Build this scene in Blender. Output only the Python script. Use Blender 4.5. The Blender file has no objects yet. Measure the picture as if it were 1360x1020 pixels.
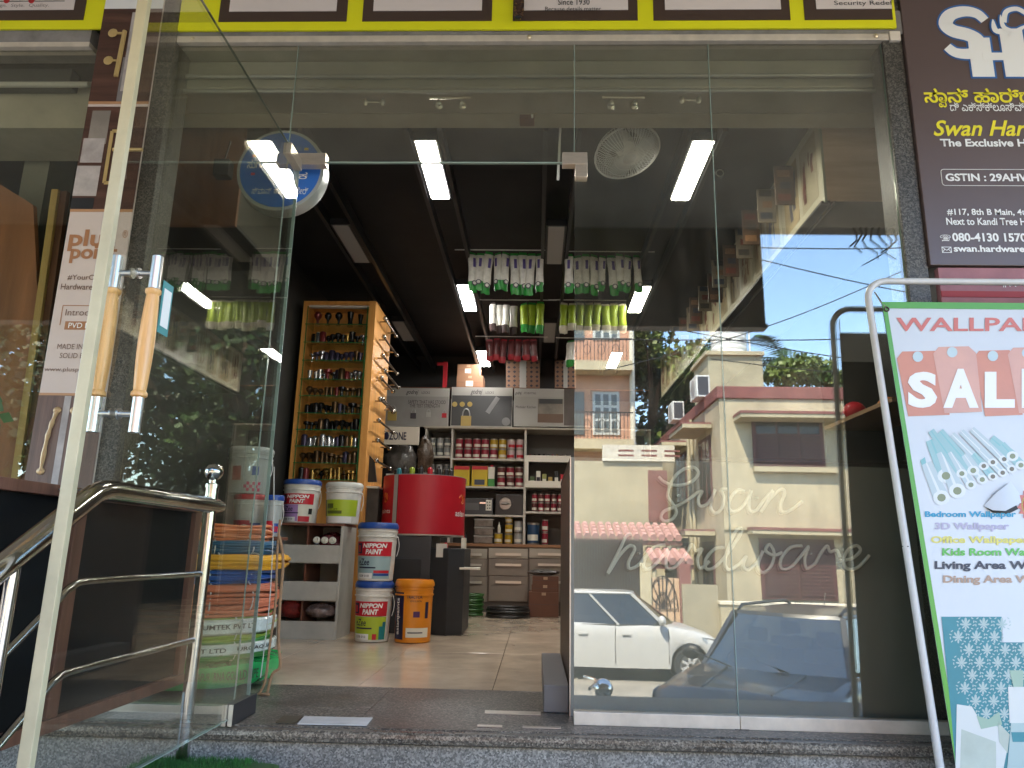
import bpy, bmesh, math, random
from mathutils import Vector, Matrix
random.seed(7)
PI = math.pi
S = bpy.context.scene
COL = S.collection

# ---------------------------------------------------------------- camera, world, sun, exposure
CAMP = Vector((0, -2.82, 0.594))
FPX = 970.0
_Y = Vector((31, -224, -970.0)); _Z = Vector((88, 4210, -970.0))
_Z = _Z - _Y * (_Z.dot(_Y) / _Y.dot(_Y)); _Y.normalize(); _Z.normalize(); _X = _Y.cross(_Z)
RC = Matrix((_X, _Y, _Z))
cd = bpy.data.cameras.new('camera'); cam = bpy.data.objects.new('camera', cd); COL.objects.link(cam)
cam.matrix_world = Matrix.Translation(CAMP) @ RC.to_4x4()
cd.sensor_width = 36; cd.lens = 36 * FPX / 1360; cd.clip_end = 2000; cd.clip_start = 0.02
S.camera = cam
W = bpy.data.worlds.new('World'); S.world = W; W.use_nodes = True
nt = W.node_tree; nt.nodes.clear()
SUN_EL = math.radians(56); SUN_AZ = math.radians(-29)      # azimuth from +y towards +x
sky = nt.nodes.new('ShaderNodeTexSky'); sky.sky_type = 'NISHITA'; sky.sun_disc = False
sky.sun_elevation = SUN_EL; sky.sun_rotation = SUN_AZ; sky.air_density = 1.0; sky.dust_density = 0.2; sky.ozone_density = 3.5
bg = nt.nodes.new('ShaderNodeBackground'); bg.inputs[1].default_value = 0.15
wo = nt.nodes.new('ShaderNodeOutputWorld')
nt.links.new(sky.outputs[0], bg.inputs[0]); nt.links.new(bg.outputs[0], wo.inputs[0])
sl = bpy.data.lights.new('sun', 'SUN'); sl.energy = 3.0; sl.angle = math.radians(0.5); sl.color = (1, .93, .82)
sun = bpy.data.objects.new('sun', sl); COL.objects.link(sun)
sdir = Vector((math.sin(SUN_AZ) * math.cos(SUN_EL), math.cos(SUN_AZ) * math.cos(SUN_EL), math.sin(SUN_EL)))
sun.rotation_euler = sdir.to_track_quat('Z', 'Y').to_euler()
S.view_settings.view_transform = 'Standard'; S.view_settings.look = 'None'
S.view_settings.exposure = 3.2; S.view_settings.gamma = 1
S.render.engine = 'CYCLES'
S.cycles.max_bounces = 10; S.cycles.diffuse_bounces = 3; S.cycles.glossy_bounces = 5
S.cycles.transparent_max_bounces = 24; S.cycles.transmission_bounces = 4
S.cycles.sample_clamp_indirect = 6; S.cycles.caustics_reflective = False; S.cycles.caustics_refractive = False
S.cycles.use_denoising = True

# ---------------------------------------------------------------- survey helpers: a photograph pixel met with a known plane
def ray(px, py): return RC @ Vector((px - 680, -(py - 510), -FPX))
def PY(px, py, y):
    d = ray(px, py); return CAMP + d * ((y - CAMP.y) / d.y)
def PX(px, py, x):
    d = ray(px, py); return CAMP + d * ((x - CAMP.x) / d.x)
def PZ(px, py, z):
    d = ray(px, py); return CAMP + d * ((z - CAMP.z) / d.z)
def MY(px, py, yv):                                   # a thing seen mirrored in the shop glass (plane y = 0)
    p = PY(px, py, yv); return Vector((p.x, -p.y, p.z))
def MX(px, py, x):
    p = PX(px, py, x); return Vector((p.x, -p.y, p.z))

# ---------------------------------------------------------------- materials
MATS = {}
def mat(name, col, rough=.5, metal=0, var=0, vs=8, bump=0, bs=40, col2=None, spec=.5, stretch=None, coat=0, trans=0, emit=0, alpha=1):
    if name in MATS: return MATS[name]
    m = bpy.data.materials.new(name); m.use_nodes = True; n = m.node_tree.nodes; l = m.node_tree.links
    b = n['Principled BSDF']
    b.inputs['Base Color'].default_value = (*col, 1); b.inputs['Roughness'].default_value = rough
    b.inputs['Metallic'].default_value = metal; b.inputs['Specular IOR Level'].default_value = spec
    b.inputs['Coat Weight'].default_value = coat; b.inputs['Coat Roughness'].default_value = .08
    b.inputs['Transmission Weight'].default_value = trans; b.inputs['Alpha'].default_value = alpha
    if emit: b.inputs['Emission Color'].default_value = (*col, 1); b.inputs['Emission Strength'].default_value = emit
    if var or bump:
        g = n.new('ShaderNodeNewGeometry'); mp = n.new('ShaderNodeMapping'); l.new(g.outputs['Position'], mp.inputs[0])
        if stretch: mp.inputs['Scale'].default_value = stretch
    if var:
        t = n.new('ShaderNodeTexNoise'); t.inputs['Scale'].default_value = vs; t.inputs['Detail'].default_value = 6; t.inputs['Roughness'].default_value = .62
        l.new(mp.outputs[0], t.inputs['Vector'])
        r = n.new('ShaderNodeValToRGB'); r.color_ramp.elements[0].position = .32; r.color_ramp.elements[1].position = .68
        c2 = col2 or tuple(c * (1 - var) for c in col)
        r.color_ramp.elements[0].color = (*c2, 1); r.color_ramp.elements[1].color = (*[min(1, c * (1 + var * .35)) for c in col], 1)
        l.new(t.outputs['Fac'], r.inputs[0]); l.new(r.outputs[0], b.inputs['Base Color'])
        q = n.new('ShaderNodeMapRange'); q.inputs[3].default_value = max(0, rough - .09); q.inputs[4].default_value = min(1, rough + .12)
        l.new(t.outputs['Fac'], q.inputs[0]); l.new(q.outputs[0], b.inputs['Roughness'])
    if bump:
        t2 = n.new('ShaderNodeTexNoise'); t2.inputs['Scale'].default_value = bs; t2.inputs['Detail'].default_value = 4
        l.new(mp.outputs[0], t2.inputs['Vector'])
        bp = n.new('ShaderNodeBump'); bp.inputs['Strength'].default_value = bump; bp.inputs['Distance'].default_value = .01
        l.new(t2.outputs['Fac'], bp.inputs['Height']); l.new(bp.outputs[0], b.inputs['Normal'])
    MATS[name] = m; return m
def glassmat(name, tint, refl, rough=0.0, wav=0.0, dust=0.0):
    m = bpy.data.materials.new(name); m.use_nodes = True; n = m.node_tree.nodes; l = m.node_tree.links; n.clear()
    o = n.new('ShaderNodeOutputMaterial'); mx = n.new('ShaderNodeMixShader'); tr = n.new('ShaderNodeBsdfTransparent'); gl = n.new('ShaderNodeBsdfGlossy')
    tr.inputs[0].default_value = (*tint, 1); gl.inputs['Roughness'].default_value = rough; gl.inputs[0].default_value = (1, .985, .93, 1)
    lw = n.new('ShaderNodeLayerWeight'); lw.inputs[0].default_value = .5
    pw = n.new('ShaderNodeMath'); pw.operation = 'POWER'; pw.inputs[1].default_value = 4; l.new(lw.outputs['Facing'], pw.inputs[0])
    ma = n.new('ShaderNodeMath'); ma.operation = 'MULTIPLY_ADD'; ma.inputs[1].default_value = 1 - refl; ma.inputs[2].default_value = refl
    l.new(pw.outputs[0], ma.inputs[0]); l.new(ma.outputs[0], mx.inputs[0]); l.new(tr.outputs[0], mx.inputs[1]); l.new(gl.outputs[0], mx.inputs[2])
    if wav:
        g = n.new('ShaderNodeNewGeometry'); t2 = n.new('ShaderNodeTexNoise'); t2.inputs['Scale'].default_value = 1.3; t2.inputs['Detail'].default_value = 1
        l.new(g.outputs['Position'], t2.inputs['Vector']); bp = n.new('ShaderNodeBump'); bp.inputs['Strength'].default_value = wav; bp.inputs['Distance'].default_value = .02
        l.new(t2.outputs['Fac'], bp.inputs['Height']); l.new(bp.outputs[0], gl.inputs['Normal'])
    if dust:
        g2 = n.new('ShaderNodeNewGeometry'); mp = n.new('ShaderNodeMapping'); mp.inputs['Scale'].default_value = (5, 5, 1.1); l.new(g2.outputs['Position'], mp.inputs[0])
        t3 = n.new('ShaderNodeTexNoise'); t3.inputs['Scale'].default_value = 1.6; t3.inputs['Detail'].default_value = 8; t3.inputs['Roughness'].default_value = .7; l.new(mp.outputs[0], t3.inputs['Vector'])
        mr = n.new('ShaderNodeMapRange'); mr.inputs[1].default_value = .42; mr.inputs[2].default_value = .75; mr.inputs[3].default_value = dust * .2; mr.inputs[4].default_value = dust; l.new(t3.outputs['Fac'], mr.inputs[0])
        df = n.new('ShaderNodeBsdfDiffuse'); df.inputs[0].default_value = (.62, .58, .5, 1); m2 = n.new('ShaderNodeMixShader'); l.new(mr.outputs[0], m2.inputs[0]); l.new(mx.outputs[0], m2.inputs[1]); l.new(df.outputs[0], m2.inputs[2]); mx = m2
    l.new(mx.outputs[0], o.inputs[0]); MATS[name] = m; return m
def granite(name, a, b_, c, scale=220, rough=.25):
    m = bpy.data.materials.new(name); m.use_nodes = True; n = m.node_tree.nodes; l = m.node_tree.links; b = n['Principled BSDF']
    g = n.new('ShaderNodeNewGeometry'); v = n.new('ShaderNodeTexVoronoi'); v.inputs['Scale'].default_value = scale; l.new(g.outputs['Position'], v.inputs['Vector'])
    sp = n.new('ShaderNodeSeparateColor'); l.new(v.outputs['Color'], sp.inputs[0])
    r = n.new('ShaderNodeValToRGB'); e = r.color_ramp.elements; r.color_ramp.interpolation = 'LINEAR'
    e[0].position = 0; e[0].color = (*a, 1); e[1].position = 1; e[1].color = (*c, 1); k = e.new(.5); k.color = (*b_, 1)
    l.new(sp.outputs[0], r.inputs[0])
    t = n.new('ShaderNodeTexNoise'); t.inputs['Scale'].default_value = 3; t.inputs['Detail'].default_value = 5; l.new(g.outputs['Position'], t.inputs['Vector'])
    mx = n.new('ShaderNodeMix'); mx.data_type = 'RGBA'; mx.blend_type = 'MULTIPLY'; mx.inputs[0].default_value = .55
    rr = n.new('ShaderNodeValToRGB'); rr.color_ramp.elements[0].position = .35; rr.color_ramp.elements[0].color = (.45, .42, .4, 1); rr.color_ramp.elements[1].position = .6
    l.new(t.outputs['Fac'], rr.inputs[0]); l.new(r.outputs[0], mx.inputs[6]); l.new(rr.outputs[0], mx.inputs[7]); l.new(mx.outputs[2], b.inputs['Base Color'])
    q = n.new('ShaderNodeMapRange'); q.inputs[3].default_value = rough - .08; q.inputs[4].default_value = rough + .25; l.new(t.outputs['Fac'], q.inputs[0]); l.new(q.outputs[0], b.inputs['Roughness'])
    MATS[name] = m; return m
def wood(name, a, b_, rough=.45, axis=2, sc=14):
    st = [sc, sc, sc]; st[axis] = sc * .07
    m = mat(name, a, rough, var=.4, vs=1.6, stretch=tuple(st), col2=b_, bump=.08, bs=9); return m
GL_R = glassmat('reflective_glass', (.88, .88, .82), .135, wav=.015, dust=.035)
GL_T = glassmat('transom_glass', (.87, .87, .80), .16)
GL_L = glassmat('side_glass', (.95, .95, .89), .085)
GL_D = glassmat('door_glass', (.97, .98, .95), .055, dust=.008)
GL_F = glassmat('clear_glass', (.85, .93, .87), .08)
GL_EDGE = mat('glass_edge_green', (.28, .36, .31), .2, spec=.7)
EDGE_B = mat('door_edge_beige', (.56, .48, .30), .3, var=.2, vs=5)
STEEL = mat('brushed_steel', (.60, .58, .55), .30, 1, var=.05, vs=20)
CHROME = mat('polished_steel', (.72, .71, .69), .12, 1)
ALU = mat('rail_aluminium', (.66, .58, .48), .4, .25, var=.15, vs=14)
WHT = mat('white_paint', (.75, .74, .71), .4, var=.08, vs=9)
BLK = mat('black_paint', (.012, .012, .013), .5)
CEIL = mat('ceiling_black', (.010, .010, .011), .7, var=.2, vs=3)
DARKM = mat('dark_metal', (.03, .03, .032), .4, .3)
GRAN_D = granite('dark_granite', (.025, .022, .02), (.085, .075, .062), (.27, .235, .195), 170, .28)
GRAN_P = granite('pillar_granite', (.02, .018, .015), (.075, .065, .052), (.16, .145, .12), 200, .4)
GRAN_R = granite('riser_granite', (.10, .093, .083), (.22, .203, .18), (.40, .37, .325), 190, .5)
FTXT_B = mat('print_black', (.015, .015, .015), .5); FTXT_W = mat('print_white', (.82, .82, .80), .5)

# ---------------------------------------------------------------- mesh builder
def wpos(o):
    v = Vector((0, 0, 0))
    while o: v += o.location; o = o.parent
    return v
class MB:
    def __init__(s): s.v = []; s.f = []; s.sm = []
    def add(s, vs, fs, smooth=False):
        k = len(s.v); s.v += [tuple(p) for p in vs]; s.f += [tuple(i + k for i in f) for f in fs]; s.sm += [smooth] * len(fs); return s
    def box(s, a, b):
        x0, x1 = sorted((a[0], b[0])); y0, y1 = sorted((a[1], b[1])); z0, z1 = sorted((a[2], b[2]))
        return s.add([(x0, y0, z0), (x1, y0, z0), (x1, y1, z0), (x0, y1, z0), (x0, y0, z1), (x1, y0, z1), (x1, y1, z1), (x0, y1, z1)],
                     [(0, 3, 2, 1), (4, 5, 6, 7), (0, 1, 5, 4), (1, 2, 6, 5), (2, 3, 7, 6), (3, 0, 4, 7)])
    def slab(s, pts, off):                               # polygon extruded by the vector off
        n = len(pts); off = Vector(off); A = [Vector(p) for p in pts]
        nrm = Vector((0, 0, 0))
        for i in range(n): nrm += A[i].cross(A[(i + 1) % n])
        if nrm.dot(off) > 0: A.reverse()
        return s.add(A + [p + off for p in A], [tuple(range(n)), tuple(range(2 * n - 1, n - 1, -1))] + [(i, i + n, (i + 1) % n + n, (i + 1) % n) for i in range(n)])
    def quad(s, a, b, c, d): return s.add([a, b, c, d], [(0, 1, 2, 3)])
    def beam(s, p, q, w, h=None, up=(0, 0, 1)):
        h = h or w; p = Vector(p); q = Vector(q); d = (q - p).normalized(); u = Vector(up)
        if abs(d.dot(u)) > .95: u = Vector((1, 0, 0))
        r = d.cross(u).normalized(); u = r.cross(d)
        c = [r * (sx * w / 2) + u * (sy * h / 2) for sx, sy in ((-1, -1), (1, -1), (1, 1), (-1, 1))]
        return s.slab([p + k for k in c], q - p)
    def tube(s, pts, r, n=8, closed=False, caps=True):
        P = [Vector(p) for p in pts]; m = len(P); R = r if isinstance(r, (list, tuple)) else [r] * m
        up = None; vs = []
        for i in range(m):
            a = P[(i - 1) % m] if (i or closed) else P[i]; b = P[(i + 1) % m] if (i < m - 1 or closed) else P[i]
            d = (b - a).normalized()
            if up is None: up = Vector((0, 0, 1)) if abs(d.z) < .9 else Vector((1, 0, 0))
            rr = d.cross(up)
            if rr.length < 1e-5: rr = d.orthogonal()
            rr.normalize(); up = rr.cross(d).normalized()
            for k in range(n):
                t = 2 * PI * k / n; vs.append(P[i] + (rr * math.cos(t) + up * math.sin(t)) * R[i])
        fs = []
        for i in range(m if closed else m - 1):
            for k in range(n):
                a = i * n + k; b = i * n + (k + 1) % n; c = ((i + 1) % m) * n + (k + 1) % n; d = ((i + 1) % m) * n + k
                fs.append((a, d, c, b))
        s.add(vs, fs, True)
        if caps and not closed: s.add(vs[:n], [tuple(range(n))]); s.add(vs[-n:], [tuple(range(n - 1, -1, -1))])
        return s
    def lathe(s, c, prof, n=20, axis=(0, 0, 1), cap=True):
        c = Vector(c); ax = Vector(axis).normalized(); a1 = ax.orthogonal().normalized(); a2 = ax.cross(a1)
        vs = [c + ax * h + (a1 * math.cos(2 * PI * k / n) + a2 * math.sin(2 * PI * k / n)) * r for r, h in prof for k in range(n)]
        fs = [(i * n + k, i * n + (k + 1) % n, (i + 1) * n + (k + 1) % n, (i + 1) * n + k) for i in range(len(prof) - 1) for k in range(n)]
        sm = len(s.sm); s.add(vs, fs, True)
        for i in range(len(prof) - 1):                    # flat shading on steps
            pass
        if cap:
            if prof[0][0] > 1e-4: s.add(vs[:n], [tuple(range(n - 1, -1, -1))])
            if prof[-1][0] > 1e-4: s.add(vs[-n:], [tuple(range(n))])
        return s
    def cyl(s, p, q, r, n=14, r2=None):
        p = Vector(p); q = Vector(q); return s.lathe(p, [(r, 0), (r2 if r2 is not None else r, (q - p).length)], n, q - p)
    def sphere(s, c, r, n=14, m=8, sc=(1, 1, 1)):
        k = len(s.v); s.lathe(c, [(max(r * math.sin(PI * i / m), 1e-5), -r * math.cos(PI * i / m)) for i in range(m + 1)], n, cap=False)
        if sc != (1, 1, 1):
            for i in range(k, len(s.v)): s.v[i] = tuple(c[j] + (s.v[i][j] - c[j]) * sc[j] for j in range(3))
        return s
    def build(s, name, m, parent=None, bevel=0, kind=None):
        me = bpy.data.meshes.new(name); w = wpos(parent) if parent else Vector((0, 0, 0))
        me.from_pydata([(p[0] - w.x, p[1] - w.y, p[2] - w.z) for p in s.v], [], s.f)
        me.polygons.foreach_set('use_smooth', s.sm)
        if bevel:
            bm = bmesh.new(); bm.from_mesh(me); bmesh.ops.remove_doubles(bm, verts=bm.verts, dist=1e-5)
            es = [e for e in bm.edges if len(e.link_faces) == 2 and e.calc_face_angle(0) > .6]
            bmesh.ops.bevel(bm, geom=es, offset=bevel, segments=2, profile=.6, affect='EDGES', clamp_overlap=True)
            bm.to_mesh(me); bm.free()
        me.update()
        if any(s.sm):
            try: me.set_sharp_from_angle(angle=.7)
            except Exception: pass
        me.materials.append(m)
        o = bpy.data.objects.new(name, me); COL.objects.link(o)
        if parent: o.parent = parent
        if kind: o['kind'] = kind
        return o
def thing(name, label, cat, loc=(0, 0, 0), group=None):
    o = bpy.data.objects.new(name, None); COL.objects.link(o); o.location = loc; o.empty_display_size = .1
    o['label'] = label; o['category'] = cat
    if group: o['group'] = group
    return o
def tag(o, label, cat, group=None):
    o['label'] = label; o['category'] = cat
    if group: o['group'] = group
    return o
def struct(name, mb, m, bevel=0): return mb.build(name, m, None, bevel, 'structure')
def kids(o): return [c for c in bpy.data.objects if c.parent == o]
def dup(root, loc, rz=None, label=None, group=None, swap=None, sc=None):
    r = root.copy(); COL.objects.link(r); r.location = loc
    if rz is not None: r.rotation_euler = (0, 0, rz)
    if sc: r.scale = sc if isinstance(sc, tuple) else (sc,) * 3
    if label: r['label'] = label
    if group: r['group'] = group
    def sw(o):
        if swap and o.type == 'MESH' and o.material_slots and o.name.split('.')[0] in swap:
            o.material_slots[0].link = 'OBJECT'; o.material_slots[0].material = swap[o.name.split('.')[0]]
    sw(r)
    for ch in list(root.children):
        c = ch.copy(); COL.objects.link(c); c.parent = r; sw(c)
        for g in ch.children:
            d = g.copy(); COL.objects.link(d); d.parent = c; sw(d)
    return r
def at_origin(mb, loc): pass

# lettering: a text laid into the rectangle with bottom-left o, along ux (width w) and uy (height h)
def text(s, o, ux, uy, w, h, m, parent, bold=0, shear=0, name='lettering', lift=.002, fit=True):
    c = bpy.data.curves.new('t', 'FONT'); c.body = s; c.size = 1; c.offset = bold; c.shear = shear; c.resolution_u = 3
    t = bpy.data.objects.new('t', c); COL.objects.link(t)
    bpy.context.view_layer.update(); dg = bpy.context.evaluated_depsgraph_get()
    me = bpy.data.meshes.new_from_object(t.evaluated_get(dg)); bpy.data.objects.remove(t); bpy.data.curves.remove(c)
    if not len(me.vertices): return None
    xs = [v.co.x for v in me.vertices]; ys = [v.co.y for v in me.vertices]
    x0, x1, y0, y1 = min(xs), max(xs), min(ys), max(ys)
    ux = Vector(ux).normalized(); uy = Vector(uy).normalized(); nn = ux.cross(uy)
    sy = h / (y1 - y0); sx = (w / (x1 - x0)) if w else sy
    pw = wpos(parent) if parent else Vector((0, 0, 0)); o = Vector(o) + nn * lift - pw
    for v in me.vertices: v.co = o + ux * ((v.co.x - x0) * sx) + uy * ((v.co.y - y0) * sy)
    me.materials.clear(); me.materials.append(m); me.name = name
    ob = bpy.data.objects.new(name, me); COL.objects.link(ob); ob.parent = parent
    return ob
XU = Vector((1, 0, 0)); ZU = Vector((0, 0, 1)); YU = Vector((0, 1, 0))
def ftext(s, px0, py0, px1, py1, y, m, parent, lift=.002, **k):     # lettering on a plane facing the street (y = const), between two photo corners
    a = PY(px0, py1, y); b = PY(px1, py0, y)
    return text(s, (a.x, y, a.z), XU, ZU, b.x - a.x, b.z - a.z, m, parent, lift=lift, **k)
def fbox(px0, py0, px1, py1, y0, y1):
    a = PY(px0, py1, y0); b = PY(px1, py0, y0); return (a.x, y0, a.z), (b.x, y1, b.z)
def curve(pts, n=6):
    P = [Vector(p) for p in pts]; out = []
    for i in range(len(P) - 1):
        a = P[max(i - 1, 0)]; b = P[i]; c = P[i + 1]; d = P[min(i + 2, len(P) - 1)]
        for k in range(n):
            t = k / n; out.append(.5 * ((2 * b) + (c - a) * t + (2 * a - 5 * b + 4 * c - d) * t * t + (3 * b - a - 3 * c + d) * t ** 3))
    out.append(P[-1]); return out
# ---------------------------------------------------------------- the setting: street, steps, shop shell
ST = -1.6
asph = mat('asphalt', (.27, .245, .205), .9, var=.25, vs=2.0, bump=.3, bs=60)
struct('ground', MB().box((-250, -300, ST - .5), (250, 60, ST)), mat('earth', (.16, .13, .09), .95, var=.3, vs=.4))
struct('road', MB().box((-80, -13.6, ST), (80, -4.2, ST + .01)), asph)
struct('pavement_far', MB().box((-80, -15.4, ST), (80, -13.6, ST + .14)), mat('paving', (.40, .36, .30), .85, var=.3, vs=3, bump=.2), .02)
for k in range(6):
    struct('kerb_stone' if k == 0 else 'kerb_stone', MB().box((-9 + k * 3, -4.2, ST), (-6.02 + k * 3, -4.0, ST + .13)), mat('kerb', (.30, .29, .27), .9, var=.3, vs=6), .015)
struct('forecourt', MB().box((-20, -4.0, ST), (20, -3.5, ST + .10)), mat('paving', (.40, .36, .30)))
# steps down from the shop platform to the street
land = MB().box((-12, -1.5, ST), (12, -.22, -.165))
struct('step_landing', land, GRAN_R, .006)
for k in range(7):
    struct('step', MB().box((-1.1, -1.5 - .28 * (k + 1), ST), (3, -1.5 - .28 * k, -.165 - .175 * (k + 1))), GRAN_R, .006)
# platform edge: riser face, worn nosing and dark slab, slightly skewed to the glass
nz0 = PZ(150, 962, 0); nz1 = PZ(1240, 989, 0)
def nose(x): return nz0.y + (nz1.y - nz0.y) * (x - nz0.x) / (nz1.x - nz0.x)
XL, XR = -4.2, 4.0
pf = MB().slab([(XL, nose(XL) + .012, -.6), (XR, nose(XR) + .012, -.6), (XR, .3, -.6), (XL, .3, -.6)], (0, 0, .555))
struct('platform_riser', pf, GRAN_R)
nb = MB()
yc = [(0, 0), (-.006, -.006), (-.008, -.018), (-.006, -.032), (.004, -.038), (.3, -.038), (.3, 0)]
nb.slab([(XL, nose(XL) + a - .01, b - .002) for a, b in yc], (XR - XL, nose(XR) - nose(XL), 0))
o = struct('platform_nosing', nb, granite('nosing_granite', (.045, .038, .03), (.12, .10, .078), (.30, .26, .205), 200, .2)); 
for pol in o.data.polygons: pol.use_smooth = False
slab_w = [-1.75, -.62, .52, 1.6]
for k in range(3):
    a, b = slab_w[k], slab_w[k + 1]
    struct('threshold_slab', MB().slab([(a + .001, nose(a) + .03, -.03), (b - .001, nose(b) + .03, -.03), (b - .001, .60, -.03), (a + .001, .60, -.03)], (0, 0, .032)), GRAN_D)
# shell of the building that carries the shop
wall_d = mat('dark_wall', (.03, .029, .027), .7, var=.3, vs=2)
conc = mat('grey_beam_paint', (.46, .44, .36), .65, var=.22, vs=4, bump=.15)
conc2 = mat('lintel_stone', (.26, .24, .23), .55, var=.35, vs=9, bump=.2)
RX0, RX1, BY = -1.98, 1.95, 5.6
struct('shop_ceiling', MB().box((RX0, .42, 2.86), (RX1, BY, 2.95)), CEIL)
struct('shop_wall_left', MB().box((RX0 - .1, .12, -.05), (RX0, BY, 2.95)), mat('left_wall_dark', (.035, .034, .03), .7, var=.2))
struct('shop_wall_right', MB().box((RX1, .12, -.05), (RX1 + .1, BY, 2.95)), wall_d)
struct('shop_wall_back', MB().box((RX0, BY, -.05), (RX1, BY + .1, 2.95)), mat('back_wall_dark', (.022, .022, .021), .7))
struct('floor_bed', MB().box((RX0, .60, -.06), (RX1, BY, -.014)), mat('grout', (.12, .10, .08), .8))
tile = mat('floor_tile', (.62, .50, .37), .12, var=.30, vs=2.6, spec=.55, bump=.02, bs=3)
t0 = None
for i in range(7):
    for j in range(9):
        x0 = RX0 + i * .6; y0 = .604 + j * .6
        if t0 is None:
            t0 = MB().box((0, 0, -.016), (.5975, .5975, 0)).build('floor_tile', tile, None, .0012, 'structure'); t = t0
        else: t = t0.copy(); COL.objects.link(t)
        t.location = (x0, y0, random.uniform(-.0006, .0006))
        if i == 6: t.scale.x = .55
# beams and shutter housing just behind the transom
struct('lintel_beam', MB().box((-2.0, .02, 2.79), (1.98, .42, 3.1)), conc)
struct('inner_beam', MB().box((RX0, .30, PY(700, 170, .42).z), (RX1, .42, 2.86)), conc)
o = struct('shutter_housing', MB().box((RX0, .10, PY(700, 151, .296).z), (RX1, .296, 2.785)), mat('shutter_grey', (.38, .38, .33), .45, .2, var=.2, vs=3), .01)
for z in (PY(700, 101, .085).z, PY(700, 121, .085).z):
    tag(MB().tube([(RX0, .085, z), (RX1, .085, z)], .011, 10).build('shutter_pipe', mat('pipe_grey', (.36, .37, .35), .35, .4)),
        'upper grey pipe running along the rolling shutter housing' if z > PY(700, 110, .085).z else 'lower grey pipe running along the rolling shutter housing', 'pipe', 'pipes of the shutter housing')
struct('lintel_stone', MB().box((-1.75, -.03, 2.815), (1.56, .0, 2.93)), conc2)
# upper floors and side wings keep the shop front in shade
mass = mat('render_grey', (.30, .28, .25), .8, var=.2, vs=1)
struct('building_above', MB().box((-9, .0, 3.1), (9, 9, 5.2)), mass)
e0 = MY(1100, 303, 2.5)
SOF = 3.05; k_ = .466
YO = -(2.1)
soff = mat('soffit_paint', (.66, .60, .50), .8, var=.22, vs=2)
# canopy slab over the forecourt; its free edge and the hanging board behind the photographer are what the glass mirrors
pe = MY(1100, 303, 2.0); yv = 2.0
while MY(1100, 303, yv).z < SOF: yv += .02
YO = -yv
struct('canopy_slab', MB().box((-9, YO, SOF), (9, -.0, SOF + .16)), soff, .01)
struct('canopy_parapet', MB().box((-9, YO - .12, SOF - .0), (9, YO, 4.2)), mass)
struct('building_roof_mass', MB().box((-9, YO + .5, 4.0), (9, 0, 5.0)), mass)
hb = MY(1018, 430, yv)
t = thing('hanging_board', 'back of the dark board hung from the canopy edge, mirrored in the glass', 'sign', ((hb.x - 6) / 2, YO, hb.z))
MB().box((-6, YO - .10, hb.z), (hb.x, YO - .02, SOF)).build('panel', mat('board_back', (.03, .027, .025), .6, var=.3, vs=2), t)
MB().box((-6, YO - .12, hb.z - .03), (hb.x + .01, YO - .0, hb.z)).build('frame', DARKM, t)
# walls behind the frontage and of the neighbour
struct('front_wall_right', MB().box((1.80, .0, -1.6), (9, .1, 3.1)), mat('front_grey_wall', (.30, .30, .30), .7, var=.4, vs=6, bump=.3))
struct('front_wall_far_left', MB().box((-9, .0, -1.6), (-4.2, .1, 3.1)), mass)

# pillars
PX_L = PY(136, 28, -.05).x; lp = PY(215, 60, 0); gl0 = -1.632
t = tag(MB().box((-1.76, -.04, -.05), (gl0, .12, 3.0)).build('granite_pillar', GRAN_P, None, .004), 'brown speckled granite pillar left of the shop glass', 'pillar', 'granite door pillars')
rp = PY(1228, 340, -.05)
tag(MB().box((1.475, -.02, -.05), (1.56, .12, 3.0)).build('granite_pillar', GRAN_P, None, .004), 'brown speckled granite pillar between the glass and the brown sign', 'pillar', 'granite door pillars')
tag(MB().box((PX_L + .008, -.02, -.05), (-1.762, .12, 3.0)).build('party_pillar', mat('party_wall', (.2, .19, .17), .7, var=.3)), 'wide pillar behind the tall door handle poster', 'pillar')

# ---------------------------------------------------------------- glass front
GZ = 2.785; XA, X1, X2, X3 = -1.630, -1.089, .144, .729; XE = 1.475; DZ = 2.2
def pane(name, a, b, m, label, y=0, th=.010, group=None):
    t = thing(name, label, 'glass pane', ((a[0] + b[0]) / 2, y, a[1]), group)
    MB().box((a[0] + .0015, y - th / 2, a[1]), (b[0] - .0015, y + th / 2, b[1])).build('glass_sheet', m, t)
    e = MB()
    e.box((b[0] - .0015, y - th / 2 - .0005, a[1]), (b[0] + .0010, y + th / 2 + .0005, b[1]))
    e.build('glass_edge', GL_EDGE, t)
    return t
pane('transom_pane', (X1, DZ + .012), (X2, GZ), GL_T, 'wide clear transom pane above the doorway')
pane('left_glass_pane', (XA, .02), (X1, GZ), GL_L, 'fixed glass pane left of the doorway, coils behind it')
p = pane('window_pane', (X2, .045), (X3, GZ), GL_R, 'fixed pane right beside the doorway mirroring the white car', group='panes of the window right of the doorway')
p = pane('window_pane', (X3, .045), (XE, GZ), GL_R, 'rightmost fixed pane mirroring the sky and dark car', group='panes of the window right of the doorway')
MB().box((X1, -.006, DZ + .006), (X2, .006, DZ + .012)).build('pane_lip', GL_EDGE, bpy.data.objects['transom_pane'])
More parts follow.
